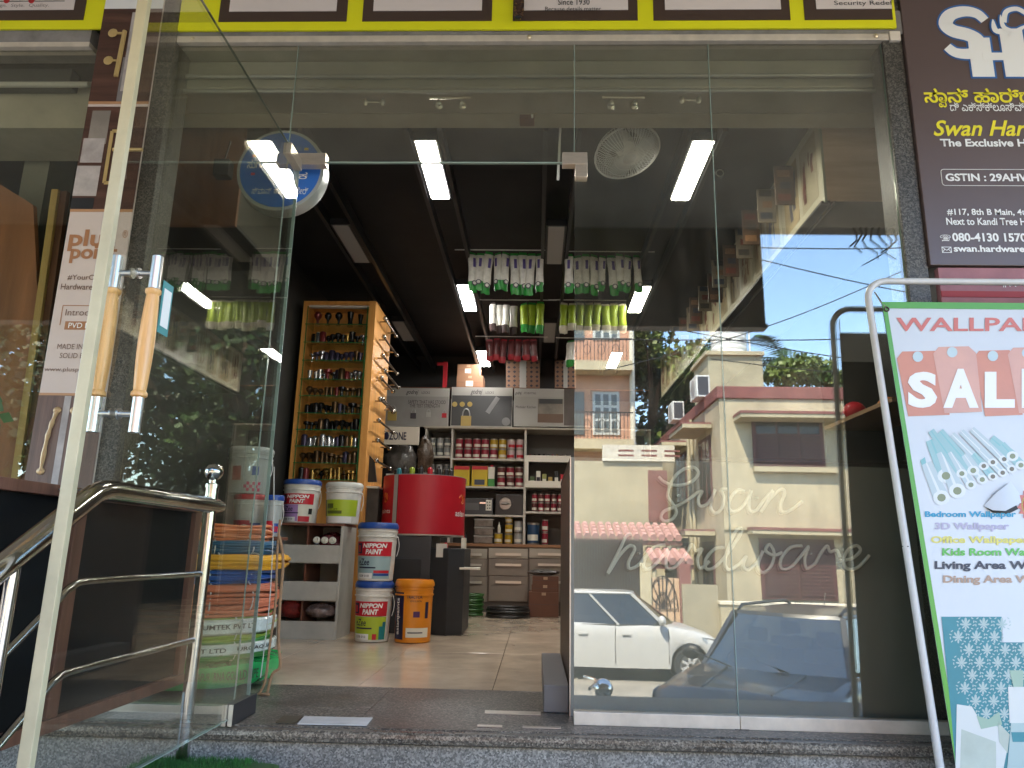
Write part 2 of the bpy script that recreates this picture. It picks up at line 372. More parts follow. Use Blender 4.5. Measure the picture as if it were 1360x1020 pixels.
# top channel, bottom channel
t = thing('top_channel', 'beige aluminium channel along the top of the glass front', 'channel', (0, -.02, GZ))
MB().box((-1.70, -.03, GZ), (1.50, .03, GZ + .035)).build('track', ALU, t, .003)
MB().box((1.503, -.034, GZ - .006), (1.548, -.028 + .05, GZ + .04)).build('end_cap', mat('end_cap_beige', (.7, .62, .52), .4), t, .002)
for px in (255, 703, 1164):
    q = PY(px, 57, -.03); MB().lathe((q.x, -.031, GZ + .018), [(.009, 0), (.009, .004), (.004, .007)], 12, (0, -1, 0)).build('bolt', mat('bolt_brass', (.72, .6, .4), .3, .8), t)
t = thing('bottom_rail', 'satin metal rail under the right hand glass panes', 'rail', (.8, 0, 0))
MB().box((X2, -.022, .002), (X3 - .001, .022, .046)).build('rail', ALU, t, .002)
MB().box((X3 + .001, -.022, .002), (XE, .022, .046)).build('rail', ALU, t, .002)
MB().box((X3 - .02, -.024, .0), (X3 + .03, .024, .004)).build('joint_plate', DARKM, t)
t = thing('bottom_rail', 'steel rail under the left fixed glass pane', 'rail', (-1.36, 0, 0))
MB().box((XA, -.02, .0), (X1, .02, .03)).build('rail', STEEL, t, .002)
# patch fittings
sat = mat('satin_fitting', (.62, .54, .45), .32, .7, var=.12, vs=25, stretch=(1, 1, 10))
t = thing('patch_fitting', 'L shaped satin corner clamp at the top right of the doorway', 'glass clamp', (X2, 0, DZ), 'glass clamps at the doorway corners')
a, b = fbox(747, 202, 780, 218, -.02, .02); MB().box(a, b).build('plate', sat, t, .002)
a2, b2 = fbox(764, 218, 780, 235, -.02, .02); MB().box(a2, (b[0], .02, a[2] - .0)).build('plate', sat, t, .002)
t = thing('patch_fitting', 'bar shaped satin pivot clamp above the open glass door', 'glass clamp', (-1.0, 0, DZ), 'glass clamps at the doorway corners')
a, b = fbox(386, 203, 433, 218, -.022, .022); MB().box(a, b).build('plate', sat, t, .002)
HX = -1.03
MB().box((HX - .016, -.17, DZ - .045), (HX + .016, -.025, DZ + .004)).build('door_clamp', sat, t, .002)
# opened door leaf, swung out towards the street; runs along y at x = HX
t = thing('glass_door', 'frameless glass door swung open towards the street with wooden pull handles', 'door', (HX, -.02, .03))
LW = 1.235
MB().box((HX - .006, -LW + .012, .025), (HX + .006, -.03, DZ)).build('leaf', GL_D, t)
MB().box((HX - .0065, -.03, .025), (HX + .0065, -.027, DZ)).build('hinge_edge', GL_EDGE, t)
MB().box((HX - .0065, -LW, .024), (HX + .0065, -.03, .026)).build('lower_edge', GL_EDGE, t)
MB().box((HX - .0035, -LW, DZ), (HX + .0035, -.03, DZ + .002)).build('upper_edge', mat('dark_edge', (.10, .13, .09), .3), t)
MB().box((HX - .014, -LW - .004, .02), (HX + .014, -LW + .014, DZ)).build('edge_strip', EDGE_B, t, .002)
MB().box((HX - .017, -.20, .004), (HX + .017, .015, .072)).build('pivot_shoe', DARKM, t, .002)
MB().box((HX - .018, -.204, .004), (HX - .003, -.2, .072)).build('shoe_cap', STEEL, t)
MB().box((HX + .003, -.204, .004), (HX + .018, -.2, .072)).build('shoe_cap', STEEL, t)
hw = wood('handle_wood', (.80, .45, .17), (.58, .29, .09), .3, 2, 30)
ya = PX(212, 345, HX).y; zt = PX(205, 338, HX + .05).z; zb = PX(178, 575, HX + .05).z
zt, zb = max(zt, zb), min(zt, zb)
def pull(xo):
    yh = -1.095; L = zt - zb
    h = thing('pull_handle', 'turned wood and steel pull handle on the ' + ('doorway' if xo > 0 else 'street') + ' side of the open glass door', 'door handle', (HX + xo, yh, zb), 'pull handles of the glass door')
    MB().lathe((HX + xo, yh, zb), [(.0135, 0), (.0135, L * .19)], 18).build('steel_end', STEEL, h)
    MB().lathe((HX + xo, yh, zt - L * .19), [(.0135, 0), (.0135, L * .19)], 18).build('steel_end', STEEL, h)
    g = L * .62; z0 = zb + L * .19
    MB().lathe((HX + xo, yh, z0), [(.013, 0), (.019, .004), (.019, .012), (.0145, .018), (.0155, g * .1), (.0185, g * .32), (.0195, g * .5), (.0185, g * .68), (.0155, g * .9), (.0145, g - .018), (.019, g - .012), (.019, g - .004), (.013, g)], 24).build('grip', hw, h)
    for z in (zb + L * .10, zt - L * .10):
        MB().tube([(HX + .007 * (1 if xo > 0 else -1), yh, z), (HX + xo, yh, z)], .008, 12).build('standoff', STEEL, h)
    for z in (zb + L * .10, zt - L * .10):
        s = 1 if xo > 0 else -1
        MB().lathe((HX + s * .0066, yh, z), [(.014, 0), (.014, .005)], 16, (s, 0, 0)).build('collar', STEEL, h)
pull(.052); pull(-.052)
s = PX(222, 370, HX + .008)
t = thing('door_sticker', 'small teal and white sticker on the inside of the glass door', 'sticker', tuple(PX(205, 400, -1.2)))
st0 = PX(218, 372, HX + .0075); st1 = PX(205, 438, HX + .0075)
MB().box((HX + .0062, st0.y - .0, st1.z), (HX + .0075, st0.y + .055, st0.z)).build('backing', mat('sticker_teal', (.03, .25, .26), .5), t)
MB().box((HX + .0076, st0.y + .008, st1.z + .02), (HX + .0082, st0.y + .048, st0.z - .02)).build('panel', FTXT_W, t)

# floor fittings at the doorway
def floor_plate(name, label, pts, m, cat='floor plate', z=.002, th=.003):
    P = [PZ(*p, z) for p in pts]
    mbx = MB().slab([(p.x, p.y, z + .002) for p in P], (0, 0, th)); return tag(mbx.build(name, m), label, cat)
floor_plate('floor_tile_patch', 'pale tile patch let into the dark doorway slab', [(395, 963), (487, 965), (495, 955), (404, 953)], mat('patch_pale', (.5, .5, .49), .5, var=.2))
floor_plate('floor_plate', 'brown metal pivot plate beside the pale floor patch', [(366, 961), (392, 962), (402, 953), (376, 952)], mat('plate_brown', (.10, .085, .06), .4, .5))
floor_plate('floor_lock_plate', 'slim steel lock plate in the dark slab right of the doorway', [(644, 949), (718, 951), (718, 947), (644, 945)], STEEL)
floor_plate('floor_strip', 'short worn metal strip in the doorway slab, left one', [(634, 966), (667, 967), (667, 965), (634, 964)], STEEL)
floor_plate('floor_strip', 'longer worn metal strip in the doorway slab beside the window rail', [(694, 968), (745, 969), (745, 967), (694, 966)], STEEL)
# ---------------------------------------------------------------- signs over the front
YEL = mat('sign_yellow', (.80, .78, .01), .4, var=.05, vs=3); BRN = mat('sign_brown', (.06, .035, .025), .45); PNL = mat('sign_white', (.74, .66, .62), .4, var=.04, vs=2)
ys = -.045
t = thing('fascia_sign', 'long yellow fascia sign with brown framed white panels over the shop', 'sign', (0, ys, 2.83))
a, b = fbox(236, -60, 1188, 38, ys, ys + .012); b = (1.53, ys + .012, 3.05); a = (a[0], ys, 2.8335)
MB().box(a, b).build('backing', YEL, t, .002)
zl = PY(700, 28, ys).z
for i, (p0, p1) in enumerate(((290, 460), (481, 653), (681, 847), (868, 1050), (1069, 1186))):
    q0 = PY(p0, 30, ys).x; q1 = PY(p1, 30, ys).x; zb_ = PY((p0 + p1) / 2, 29 - i * .6, ys).z
    MB().box((q0, ys - .003, zb_), (q1, ys, 3.04)).build('brown_border', BRN, t)
    r0 = PY(p0 + 15, 15, ys).x; r1 = PY(p1 - 13, 15, ys).x if i < 4 else q1
    MB().box((r0, ys - .006, PY((p0 + p1) / 2, 16 - i * .8, ys).z), (r1, ys - .003, 3.035)).build('white_panel', PNL, t)
ftext('Since 1930', 741, -1, 783, 7, ys - .006, FTXT_B, t, bold=.006)
ftext('Because details matter', 724, 9, 798, 15, ys - .006, FTXT_B, t)
ftext('Security Redef', 1108, 1, 1185, 9, ys - .006, FTXT_B, t)
t = thing('fascia_sign', 'yellow sign of the neighbouring shop with white panel, top left', 'sign', (-2.4, ys, 2.83))
a0 = PY(136, 36, ys)
MB().box((-5, ys, PY(60, 38, ys).z), (a0.x, ys + .012, 3.05)).build('backing', YEL, t, .002)
MB().box((-5, ys - .003, PY(60, 27, ys).z), (PY(112, 20, ys).x, ys, 3.04)).build('brown_border', BRN, t)
MB().box((-5, ys - .006, PY(60, 14, ys).z), (PY(99, 10, ys).x, ys - .003, 3.035)).build('white_panel', PNL, t)
ftext('Design.  Style.  Quality.', -16, 5, 66, 11, ys - .006, mat('print_grey', (.25, .2, .18), .5), t)
for px in (9, 42): 
    q = PY(px, 1, ys - .006); MB().lathe((q.x, ys - .0065, q.z), [(.014, 0), (.014, .001)], 14, (0, -1, 0)).build('red_mark', mat('print_red', (.6, .03, .03), .5), t)
MB().box((PY(-10, 3, ys).x, ys - .0075, PY(40, 3.4, ys).z), (PY(87, 3, ys).x, ys - .0062, PY(40, 2.6, ys).z)).build('rule', FTXT_B, t)
# neighbour's lintel strip and rail
struct('neighbour_lintel', MB().box((-5, -.03, 2.79), (-2.03, .12, 2.87)), conc2)
struct('neighbour_rail', MB().box((-5, -.03, 2.765), (-2.03, .03, 2.789)), ALU)
# dried garland on the fascia
t = thing('garland', 'small dark dried charm string hanging over the yellow sign', 'garland', tuple(PY(690, 20, ys - .03)))
for k in range(9):
    q = PY(689 + (k % 2) * 2 - 1, -4 + k * 3.4, ys - .03)
    MB().sphere((q.x, ys - .03, q.z), .0095 + .002 * (k % 3), 8, 5, (1.2, 1, .7)).build('bead', mat('dried_brown', (.07, .03, .015), .8, var=.5, vs=60) if k < 8 else BLK, t)
sb = MB()
for k in range(26):
    q = PY(689, -4 + random.random() * 26, ys - .03); a_ = random.random() * 6.28
    sb.beam((q.x, ys - .03, q.z), (q.x + math.cos(a_) * .022, ys - .034, q.z + math.sin(a_) * .016 - .004), .002)
sb.build('straw', mat('straw', (.25, .13, .05), .9), t)

# ---------------------------------------------------------------- brown sign at the right
SBR = mat('plum_board', (.11, .075, .07), .35, var=.08, vs=1.2); y = -.035
t = thing('shop_sign', 'tall brown board with a white letter logo and yellow shop name', 'sign', (1.8, y, 1.8))
l0 = PY(1240, 352, y); l1 = PY(1190, -30, y); x0 = 1.562
MB().box((x0, y, l0.z), (3.2, y + .03, 3.3)).build('board', SBR, t, .003)
blue = mat('logo_blue', (.03, .14, .42), .4)
def logo(m, off, lift):
    kk = [0]
    # S
    f = lambda px, py: PY(px, py, y - lift)
    s_ = curve([f(p, q) for p, q in ((1308, 27), (1297, 18), (1280, 15), (1262, 20), (1256, 32), (1266, 41), (1285, 46), (1298, 53), (1300, 63), (1290, 71), (1270, 70), (1258, 62))], 6)
    mb_ = MB(); n = len(s_)
    w = [(.020 + .011 * math.sin(PI * i / (n - 1))) + off for i in range(n)]
    L = []; R_ = []
    for i, p in enumerate(s_):
        d = (s_[min(i + 1, n - 1)] - s_[max(i - 1, 0)]).normalized(); nn = Vector((-d.z, 0, d.x)) * w[i]
        L.append(p + nn); R_.append(p - nn)
    vs = [(p.x, y - lift, p.z) for p in L + R_]
    mb_.add(vs, [(i, i + 1, n + i + 1, n + i) for i in range(n - 1)])
    def bar(x0_, y0_, x1_, y1_):
        a_ = f(x0_, y1_); c_ = f(x1_, y0_); kk[0] += .00035; mb_.box((a_.x - off, y - lift - kk[0], a_.z - off), (c_.x + off, y - lift, c_.z + off))
    bar(1292, 50, 1314, 102); bar(1336, 38, 1357, 102); bar(1306, 70, 1344, 80)
    for a_, c_, w_ in (((1318, 26), (1338, 44), .018), ((1328, 20), (1350, 42), .015), ((1340, 44), (1362, 34), .018)):
        P_ = f(*a_); Q_ = f(*c_); mid = f((a_[0] + c_[0]) / 2 - 6, (a_[1] + c_[1]) / 2 + 6)
        cc = curve([P_, mid, Q_], 6); k = len(cc); v = []
        for sgn in (1, -1):
            for i, p in enumerate(cc):
                d = (cc[min(i + 1, k - 1)] - cc[max(i - 1, 0)]).normalized(); ww = w_ * .7 * math.sin(PI * (i + .3) / k) + off
                v.append((p.x - d.z * ww * sgn, y - lift - .0013 - w_ * .01 - a_[0] * 1e-6, p.z + d.x * ww * sgn))
        mb_.add(v, [(i, i + 1, k + i + 1, k + i) for i in range(k - 1)])
    P_ = [f(*q) for q in ((1333, 30), (1336, 16), (1350, 12), (1362, 18))]; cc = curve(P_, 5); k = len(cc); v = []
    for sgn in (1, -1):
        for i, p in enumerate(cc):
            d = (cc[min(i + 1, k - 1)] - cc[max(i - 1, 0)]).normalized(); v.append((p.x - d.z * (.011 + off) * sgn, y - lift - .0018, p.z + d.x * (.011 + off) * sgn))
    mb_.add(v, [(i, i + 1, k + i + 1, k + i) for i in range(k - 1)])
    return mb_.build('logo' if off == 0 else 'logo_outline', m, t)
logo(blue, .008, .0012); logo(FTXT_W, 0, .0042)
ys_ = mat('print_yellow', (.80, .70, .02), .5)
ftext('ಸಾನ್ ಹಾರ್ಡ್‌ವೇರ್', 1228, 117, 1440, 137, y, ys_, t, bold=.022)
ftext('ವ', 1247, 131, 1256, 143, y, ys_, t, bold=.02)
ftext('ದಿ ಎಕ್ಸ್‌ಕ್ಲೂಸಿವ್ ಹಾರ್ಡ್‌ವೇರ್', 1262, 136, 1425, 148, y, FTXT_W, t, bold=.006)
ftext('Swan Hardware', 1240, 160, 1438, 181, y, ys_, t, bold=.018, shear=.35)
ftext('The Exclusive Hardware', 1249, 185, 1421, 195, y, FTXT_W, t, bold=.03)
ftext('GSTIN : 29AHWPS4', 1256, 231, 1394, 241, y, FTXT_W, t, bold=.03)
bx = MB(); c = [PY(*q, y) for q in ((1249, 225), (1420, 223), (1420, 247), (1252, 249))]
c = [Vector((p.x, y - .001, p.z)) for p in c]
ct = Vector(((c[0].x + c[2].x) / 2, y - .001, (c[0].z + c[2].z) / 2)); hw_, hh_ = (c[2].x - c[0].x) / 2, (c[0].z - c[2].z) / 2; rr = .012
out = [(ct.x + sx * (hw_ - rr) + rr * math.cos(a_ * PI / 8 + q * PI / 2), y - .001, ct.z + sz * (hh_ - rr) + rr * math.sin(a_ * PI / 8 + q * PI / 2)) for q, (sx, sz) in enumerate(((1, 1), (-1, 1), (-1, -1), (1, -1))) for a_ in range(5)]
bx.tube(out, .0014, 4, closed=True).build('number_box', FTXT_W, t)
ftext('#117, 8th B Main, 4th Block', 1258, 278, 1399, 287, y, FTXT_W, t, bold=.02)
ftext('Next to Kandi Tree Hotel', 1257, 290, 1380, 299, y, FTXT_W, t, bold=.02)
ftext('☎', 1249, 312, 1262, 321, y, FTXT_W, t, bold=.01)
ftext('080-4130 1570', 1265, 310, 1362, 321, y, FTXT_W, t, bold=.03)
ftext('✉', 1251, 328, 1263, 336, y, FTXT_W, t, bold=.02)
ftext('swan.hardware@', 1267, 326, 1376, 337, y, FTXT_W, t, bold=.03)
# pink notice under it
t = thing('notice_board', 'pinkish red board with faded white lettering under the brown sign', 'sign', (1.9, y, 1.65))
a, b = fbox(1251, 357, 1480, 402, y, y + .03); MB().box(a, b).build('board', mat('notice_pink', (.34, .14, .16), .6, var=.3, vs=5), t, .002)
ftext('॥ ತತ ॥', 1332, 372, 1362, 382, y, FTXT_W, t, bold=.01)
a, b = fbox(1251, 388, 1480, 394, y - .003, y); MB().box(a, b).build('red_stripe', mat('notice_red', (.35, .03, .03), .6), t)

# ---------------------------------------------------------------- poster on the party pillar
y = -.05
pxL = PY(136, 28, y).x; pxR = PY(203, 100, y).x; zT = 3.0; zB = PY(90, 640, y).z - .15
t = thing('handle_poster', 'tall poster of brass door handles beside the left glass', 'poster', (pxL, y, zB))
MB().box((pxL, y, zB), (pxR, y + .02, zT)).build('panel', mat('poster_cream', (.60, .50, .45), .45, var=.04), t, .001)
dk = wood('poster_walnut', (.10, .045, .03), (.045, .02, .014), .4, 0, 18)
dk2 = wood('poster_walnut_pale', (.16, .09, .07), (.09, .05, .04), .4, 2, 22)
tan = mat('poster_tan', (.45, .24, .12), .5); W_ = pxR - pxL
def zz(py, px=110): return PY(px, py, y).z
def pb(u0, z0, u1, z1, m, nm, l=.002): return MB().box((pxL + W_ * u0, y - l, z0), (pxL + W_ * u1, y, z1)).build(nm, m, t)
zA1, zA0 = zz(12, 170), zz(135, 150); zB1, zB0 = zz(142, 150), zz(278, 130)
MB().box((pxL, y - .001, zA1), (pxR, y, zT)).build('white_band', FTXT_W, t)
pb(0, zA0, 1, zA1, dk, 'walnut_photo'); pb(0, zA0 - .012, 1, zA0, tan, 'tan_rule')
pb(0, zB0, 1, zB1, dk, 'walnut_photo'); pb(0, zB0 - .012, 1, zB0, tan, 'tan_rule')
pale = mat('poster_fabric', (.46, .41, .39), .6, var=.3, vs=12)
pb(.50, zA0 + .05, .66, zA1 - .02, pale, 'pale_panel', .003); pb(.46, zA0, .62, zA0 + .22, mat('poster_grey', (.22, .2, .2), .5, var=.3, vs=8), 'pale_panel', .0026)
pb(.0, zB0 + .06, .38, zB0 + .20, pale, 'pale_panel', .003); pb(.03, zB0 + .215, .38, zB0 + .33, pale, 'pale_panel', .0035); pb(.10, zB1 - .18, .40, zB1 - .02, mat('poster_stone', (.30, .26, .22), .6, var=.3, vs=6), 'pale_panel', .003)
pb(0, zB0, .36, zB0 + .05, BLK, 'dark_panel', .003)
br = mat('poster_brass', (.60, .43, .18), .3, .3)
xm = pxL + W_ * .40
hh = MB(); hh.tube([(xm, y - .006, zA0 + .12), (xm + .008, y - .006, zA1 - .12)], .010, 8)
for z in (zA1 - .13, zA0 + .20): hh.lathe((xm - .045, y - .004, z), [(.018, 0), (.022, .004), (.012, .008)], 14, (0, -1, 0)); hh.beam((xm - .045, y - .005, z), (xm, y - .005, z), .008)
hh.build('printed_handle', br, t)
fr = MB(); z1_, z0_ = zB1 - .12, zB0 + .12; xa, xb = pxL + W_ * .48, pxL + W_ * .66
for A, B in (((xa, z0_), (xb, z0_)), ((xb, z0_), (xb, z1_)), ((xb, z1_), (xa, z1_)), ((xa, z1_), (xa, z0_))):
    fr.beam((A[0], y - .004, A[1]), (B[0], y - .004, B[1]), .014, .003, up=(0, 1, 0))
fr.tube([(xa + .02, y - .01, (z0_ + z1_) / 2 + .03), (xb + .10, y - .01, (z0_ + z1_) / 2 + .03)], .008, 8)
fr.build('printed_handle', br, t)
cop = mat('poster_copper', (.36, .16, .07), .5)
xo = lambda u: pxL + W_ * u
def ptext(s, u0, u1, py0, py1, m, px=100, **k):
    z0 = zz(py1, px); z1 = zz(py0, px); return text(s, (xo(u0), y, z0), XU, ZU, xo(u1) - xo(u0), z1 - z0, m, t, **k)
ptext('plus', .06, .80, 305, 334, cop, 125, bold=.03); ptext('point', .12, .86, 326, 350, cop, 122, bold=.03); ptext('®', .90, .98, 306, 316, cop, 160)
gp = mat('poster_ink', (.16, .09, .06), .5)
ptext('#YourOneStop', .14, .92, 365, 374, gp, 115, bold=.008); ptext('HardwareSolution', .06, .96, 377, 385, gp, 110, bold=.008)
ptext('Introducing', .20, .88, 411, 422, gp, 110); pb(.22, zz(438, 105), .90, zz(427, 105), cop, 'copper_tab', .002); ptext('PVD Finish', .28, .80, 429, 436, FTXT_W, 105, lift=.003)
ptext('MADE IN INDIA', .16, .86, 457, 464, gp, 100); ptext('SOLID BRASS', .22, .80, 469, 476, gp, 100); ptext('www.pluspoint.com', .02, .96, 488, 495, gp, 92)
fr = MB(); zq1, zq0 = zz(406, 110), zz(432, 105)
for A, B in (((xo(.14), zq0), (xo(.14), zq1)), ((xo(.14), zq1), (xo(.92), zq1))): fr.beam((A[0], y - .001, A[1]), (B[0], y - .001, B[1]), .003, .001, up=(0, 1, 0))
fr.build('thin_border', cop, t)
zC = zz(522, 80); pb(0, zC - .010, 1, zC, tan, 'tan_rule'); pb(0, zB, 1, zC - .010, dk2, 'walnut_photo')
pb(.40, zB, .50, zC - .012, pale, 'pale_panel', .0026)
for u, sg in ((.28, 1), (.62, -1)):
    hz1 = zC - .07; hz0 = hz1 - .24; q = MB()
    q.tube(curve([(xo(u) + sg * .012, y - .004, hz1), (xo(u) - sg * .0, y - .005, hz1 - .05), (xo(u) + sg * .01 * -1, y - .006, (hz0 + hz1) / 2), (xo(u) - sg * .015, y - .004, hz0)], 5), [.006 + .004 * math.sin(i * .9) ** 2 for i in range(16)], 8)
    for z in (hz1, hz0): q.sphere((xo(u) - (sg * .015 if z == hz0 else -sg * .012), y - .005, z), .014, 10, 6, (1.2, .3, 1))
    q.build('printed_handle', mat('poster_antique', (.45, .30, .15), .4, .3), t)

# ---------------------------------------------------------------- neighbour's window and what stands inside
t = thing('neighbour_pane', 'large glass pane of the shop at the far left', 'glass pane', (-3, 0, 0)); 
MB().box((-4.2, -.005, .0), (PX_L + .006, .005, 2.765)).build('glass_sheet', GL_L, t)
struct('neighbour_beam', MB().box((-4.2, .2, PY(30, 170, .2).z), (-2.1, .5, 2.75)), conc)
struct('neighbour_room', MB().box((-4.2, 2.6, -.1), (-2.1, 2.7, 3.1)).box((-4.3, .1, -.1), (-4.2, 2.7, 3.1)).box((-4.2, .5, 2.8), (-2.1, 2.7, 3.1)).box((-2.1, .5, -.1), (-2.085, 2.7, 3.1)), wall_d)
struct('neighbour_floor', MB().box((-4.2, .02, -.1), (-2.1, 2.6, -.0)), GRAN_D)
gt = mat('shutter_tube_pale', (.5, .5, .46), .4)
a = PY(0, 97, .15); tag(MB().box((-4.2, .12, a.z - .09), (-2.2, .18, a.z)).build('shutter_bar', mat('dark_bar', (.05, .055, .055), .4)), 'dark shutter bar under the lintel of the left shop', 'bar')
a = PY(60, 116, .13); tag(MB().tube([(-4.2, .11, a.z), (-2.1, .11, a.z)], .014, 10).build('tube_light', gt), 'unlit pale tube lamp under the dark bar of the left shop', 'tube lamp')
a = PY(24, 155, .45); c1 = PY(50, 170, .45)
tag(MB().box((a.x - .0, .55, 0), (c1.x + .02, .75, 2.75)).build('grey_column', mat('column_grey', (.24, .25, .22), .7, var=.15)), 'grey square column inside the left shop', 'column')
ply = wood('plywood_brown', (.30, .13, .06), (.17, .07, .03), .5, 2, 6)
q = PY(44, 272, .12); q0 = PY(20, 640, .12)
t = tag(MB().slab([(-3.4, .12, .6), (PY(28, 640, .12).x + .16, .12, .6), (q.x, .12, q.z), (q.x - .17, .12, q.z + .10), (-3.4, .12, q.z + .2)], (0, .025, 0)).build('plywood_sheet', ply), 'brown plywood sheet standing behind the far left glass', 'board')
t = thing('wood_batten', 'tall yellowish wood batten leaning inside the left shop', 'batten', tuple(PY(70, 640, .1)))
A = PY(22, 660, .10); B = PY(78, 255, .10)
MB().beam((A.x, .09, A.z), (B.x, .09, B.z), .034, .03).build('face', wood('batten_yellow', (.46, .34, .13), (.36, .25, .08), .5, 2, 14), t)
MB().beam((A.x + .03, .10, A.z), (B.x + .03, .10, B.z), .024, .03).build('edge', wood('batten_brown', (.12, .05, .025), (.07, .03, .015), .5, 2, 14), t)
# ---------------------------------------------------------------- lights and ceiling gear
LZ = 2.65
lit = mat('led_panel', (1, .97, .92), .5, emit=9.0); unlit = mat('unlit_panel', (.33, .32, .31), .4)
def fixture(lit_, x, y, label, group):
    t = thing('ceiling_light', label, 'ceiling light', (x, y, LZ), group)
    MB().box((x - .066, y - .012, LZ + .002), (x + .066, y + .632, LZ + .05)).build('housing', DARKM, t, .002)
    MB().box((x - .052, y, LZ - .003), (x + .052, y + .62, LZ + .002)).build('diffuser', lit if lit_ else unlit, t)
    return t
LN = ['nearest', 'middle', 'farthest']
for i, y in enumerate((.556, 2.64, 4.60)):
    fixture(1, -.595, y, LN[i] + ' lit ceiling lamp in the left lit row', 'lit ceiling lamps')
    fixture(1, .83, y, LN[i] + ' lit ceiling lamp in the right lit row', 'lit ceiling lamps')
for i, y in enumerate((1.56, 3.60)):
    fixture(0, -1.30, y, ('nearer' if i == 0 else 'farther') + ' unlit ceiling lamp left of the lit rows', 'unlit ceiling lamps')
    fixture(0, .11, y, ('nearer' if i == 0 else 'farther') + ' unlit ceiling lamp in the centre row', 'unlit ceiling lamps')
rows = {-1.30: 'far left', -.595: 'left centre', .11: 'middle', .83: 'right'}
for x, nm in rows.items():
    for sx in (-.085, .085):
        tag(MB().box((x + sx - .012, .45, LZ - .004), (x + sx + .012, 5.5, LZ + .075)).build('ceiling_channel', DARKM), 'dark ceiling channel on the %s side of the %s lamp row' % ('left' if sx < 0 else 'right', nm), 'channel', 'ceiling channels')
for (px, py) in ((741, 172), ):
    a = PY(744, 172, .5); b = PY(738, 226, .5)
    tag(MB().tube([(.1, .47, 2.74), (.09, .55, 2.43)], .006, 8).build('hanging_rod', WHT), 'thin white rod hanging from the ceiling near the doorway clamp', 'rod')

# ---------------------------------------------------------------- caged fan
def fan(c, nrm, R=.16):
    t = thing('wall_fan', 'round caged fan hung under the ceiling behind the right pane', 'fan', tuple(c))
    n = Vector(nrm).normalized(); a = n.orthogonal().normalized(); b = n.cross(a); wm = mat('fan_grey', (.80, .80, .78), .4, 0); c = Vector(c)
    cg = MB()
    def ring(r, d, th): cg.tube([c + n * d + (a * math.cos(k * PI / 16) + b * math.sin(k * PI / 16)) * r for k in range(32)], th, 5, closed=True)
    ring(R, 0, .005); ring(R * .72, .032, .0015); ring(R * .45, .042, .0015); ring(R * .85, -.05, .0015)
    for k in range(60):
        u = a * math.cos(k * PI / 30) + b * math.sin(k * PI / 30)
        cg.tube([c + n * .045 + u * R * .2, c + n * .040 + u * R * .5, c + n * .026 + u * R * .82, c + u * R, c - n * .04 + u * R * .9, c - n * .06 + u * R * .5], .0021, 3, caps=False)
    cg.build('cage', wm, t, kind='stuff')
    MB().lathe(c + n * .04, [(.0, .012), (R * .15, .010), (R * .22, .004), (R * .22, 0)], 20, n, cap=False).build('badge', mat('fan_badge', (.6, .6, .6), .3), t)
    for k in range(3):
        a0 = k * 2.094; v = []
        for i in range(7):
            r = R * (.15 + .75 * i / 6); wd = .25 + .55 * math.sin(PI * (i + 1) / 8)
            for s in (-1, 1):
                an = a0 + s * wd * .6; v.append(c + (a * math.cos(an) + b * math.sin(an)) * r + n * (.01 * s - .01))
        MB().add(v, [(2 * i, 2 * i + 2, 2 * i + 3, 2 * i + 1) for i in range(6)], True).build('blade', mat('fan_blade', (.35, .37, .38), .3), t)
    MB().lathe(c - n * .03, [(.05, 0), (.055, -.03), (.045, -.09), (.02, -.11)], 18, n).build('motor', wm, t)
    MB().tube([c - n * .12, c - n * .13 + Vector((0, .02, .10)), (c.x, c.y + .10, 2.86)], .012, 8).build('bracket', wm, t)
    return t
fc = PY(833, 203, .62); fan(fc, (.22, -.30, -.93), .172)

# ---------------------------------------------------------------- round blue light box sign
bc = PY(374, 228, .10)
t = thing('round_sign', 'round blue sign with white lettering in a silver rim behind the left pane', 'sign', (bc.x, .08, bc.z))
RB = PY(431, 228, .08).x - PY(374, 228, .08).x
MB().lathe((bc.x, .16, bc.z), [(RB * 1.02, 0), (RB * 1.04, .01), (RB * 1.02, .075)], 48, (0, -1, 0)).build('rim', mat('sign_rim', (.5, .52, .48), .3, .4), t)
MB().lathe((bc.x, .084, bc.z), [(RB * .94, 0), (RB * .94, .004)], 48, (0, -1, 0)).build('face', mat('sign_blue', (.04, .16, .55), .35), t)
def rtext(s, x0, y0, x1, y1, m, **k): return ftext(s, x0, y0, x1, y1, .0795, m, t, **k)
rtext('ಸುಗತ್ಯ', 328, 212, 372, 224, FTXT_W, bold=.01); rtext('ಕ', 396, 229, 409, 238, FTXT_W)
rtext('ಸ್ವಾನ್ ಹಾರ್ಡ್ ವೇರ್', 334, 249, 410, 258, FTXT_W); rtext('FORINDIA', 378, 195, 401, 201, mat('print_paleblue', (.3, .4, .6), .5))
for px, py, cx in ((336, 196, (.8, .7, .6)), (407, 198, (.7, .5, .1)), (338, 207, (.6, .05, .05)), (336, 231, (.6, .05, .05))):
    q = PY(px, py, .0795); MB().box((q.x - .009, .0785, q.z - .006), (q.x + .009, .08, q.z + .006)).build('emblem', mat('emblem_%d%d' % (px, py), cx, .5), t)

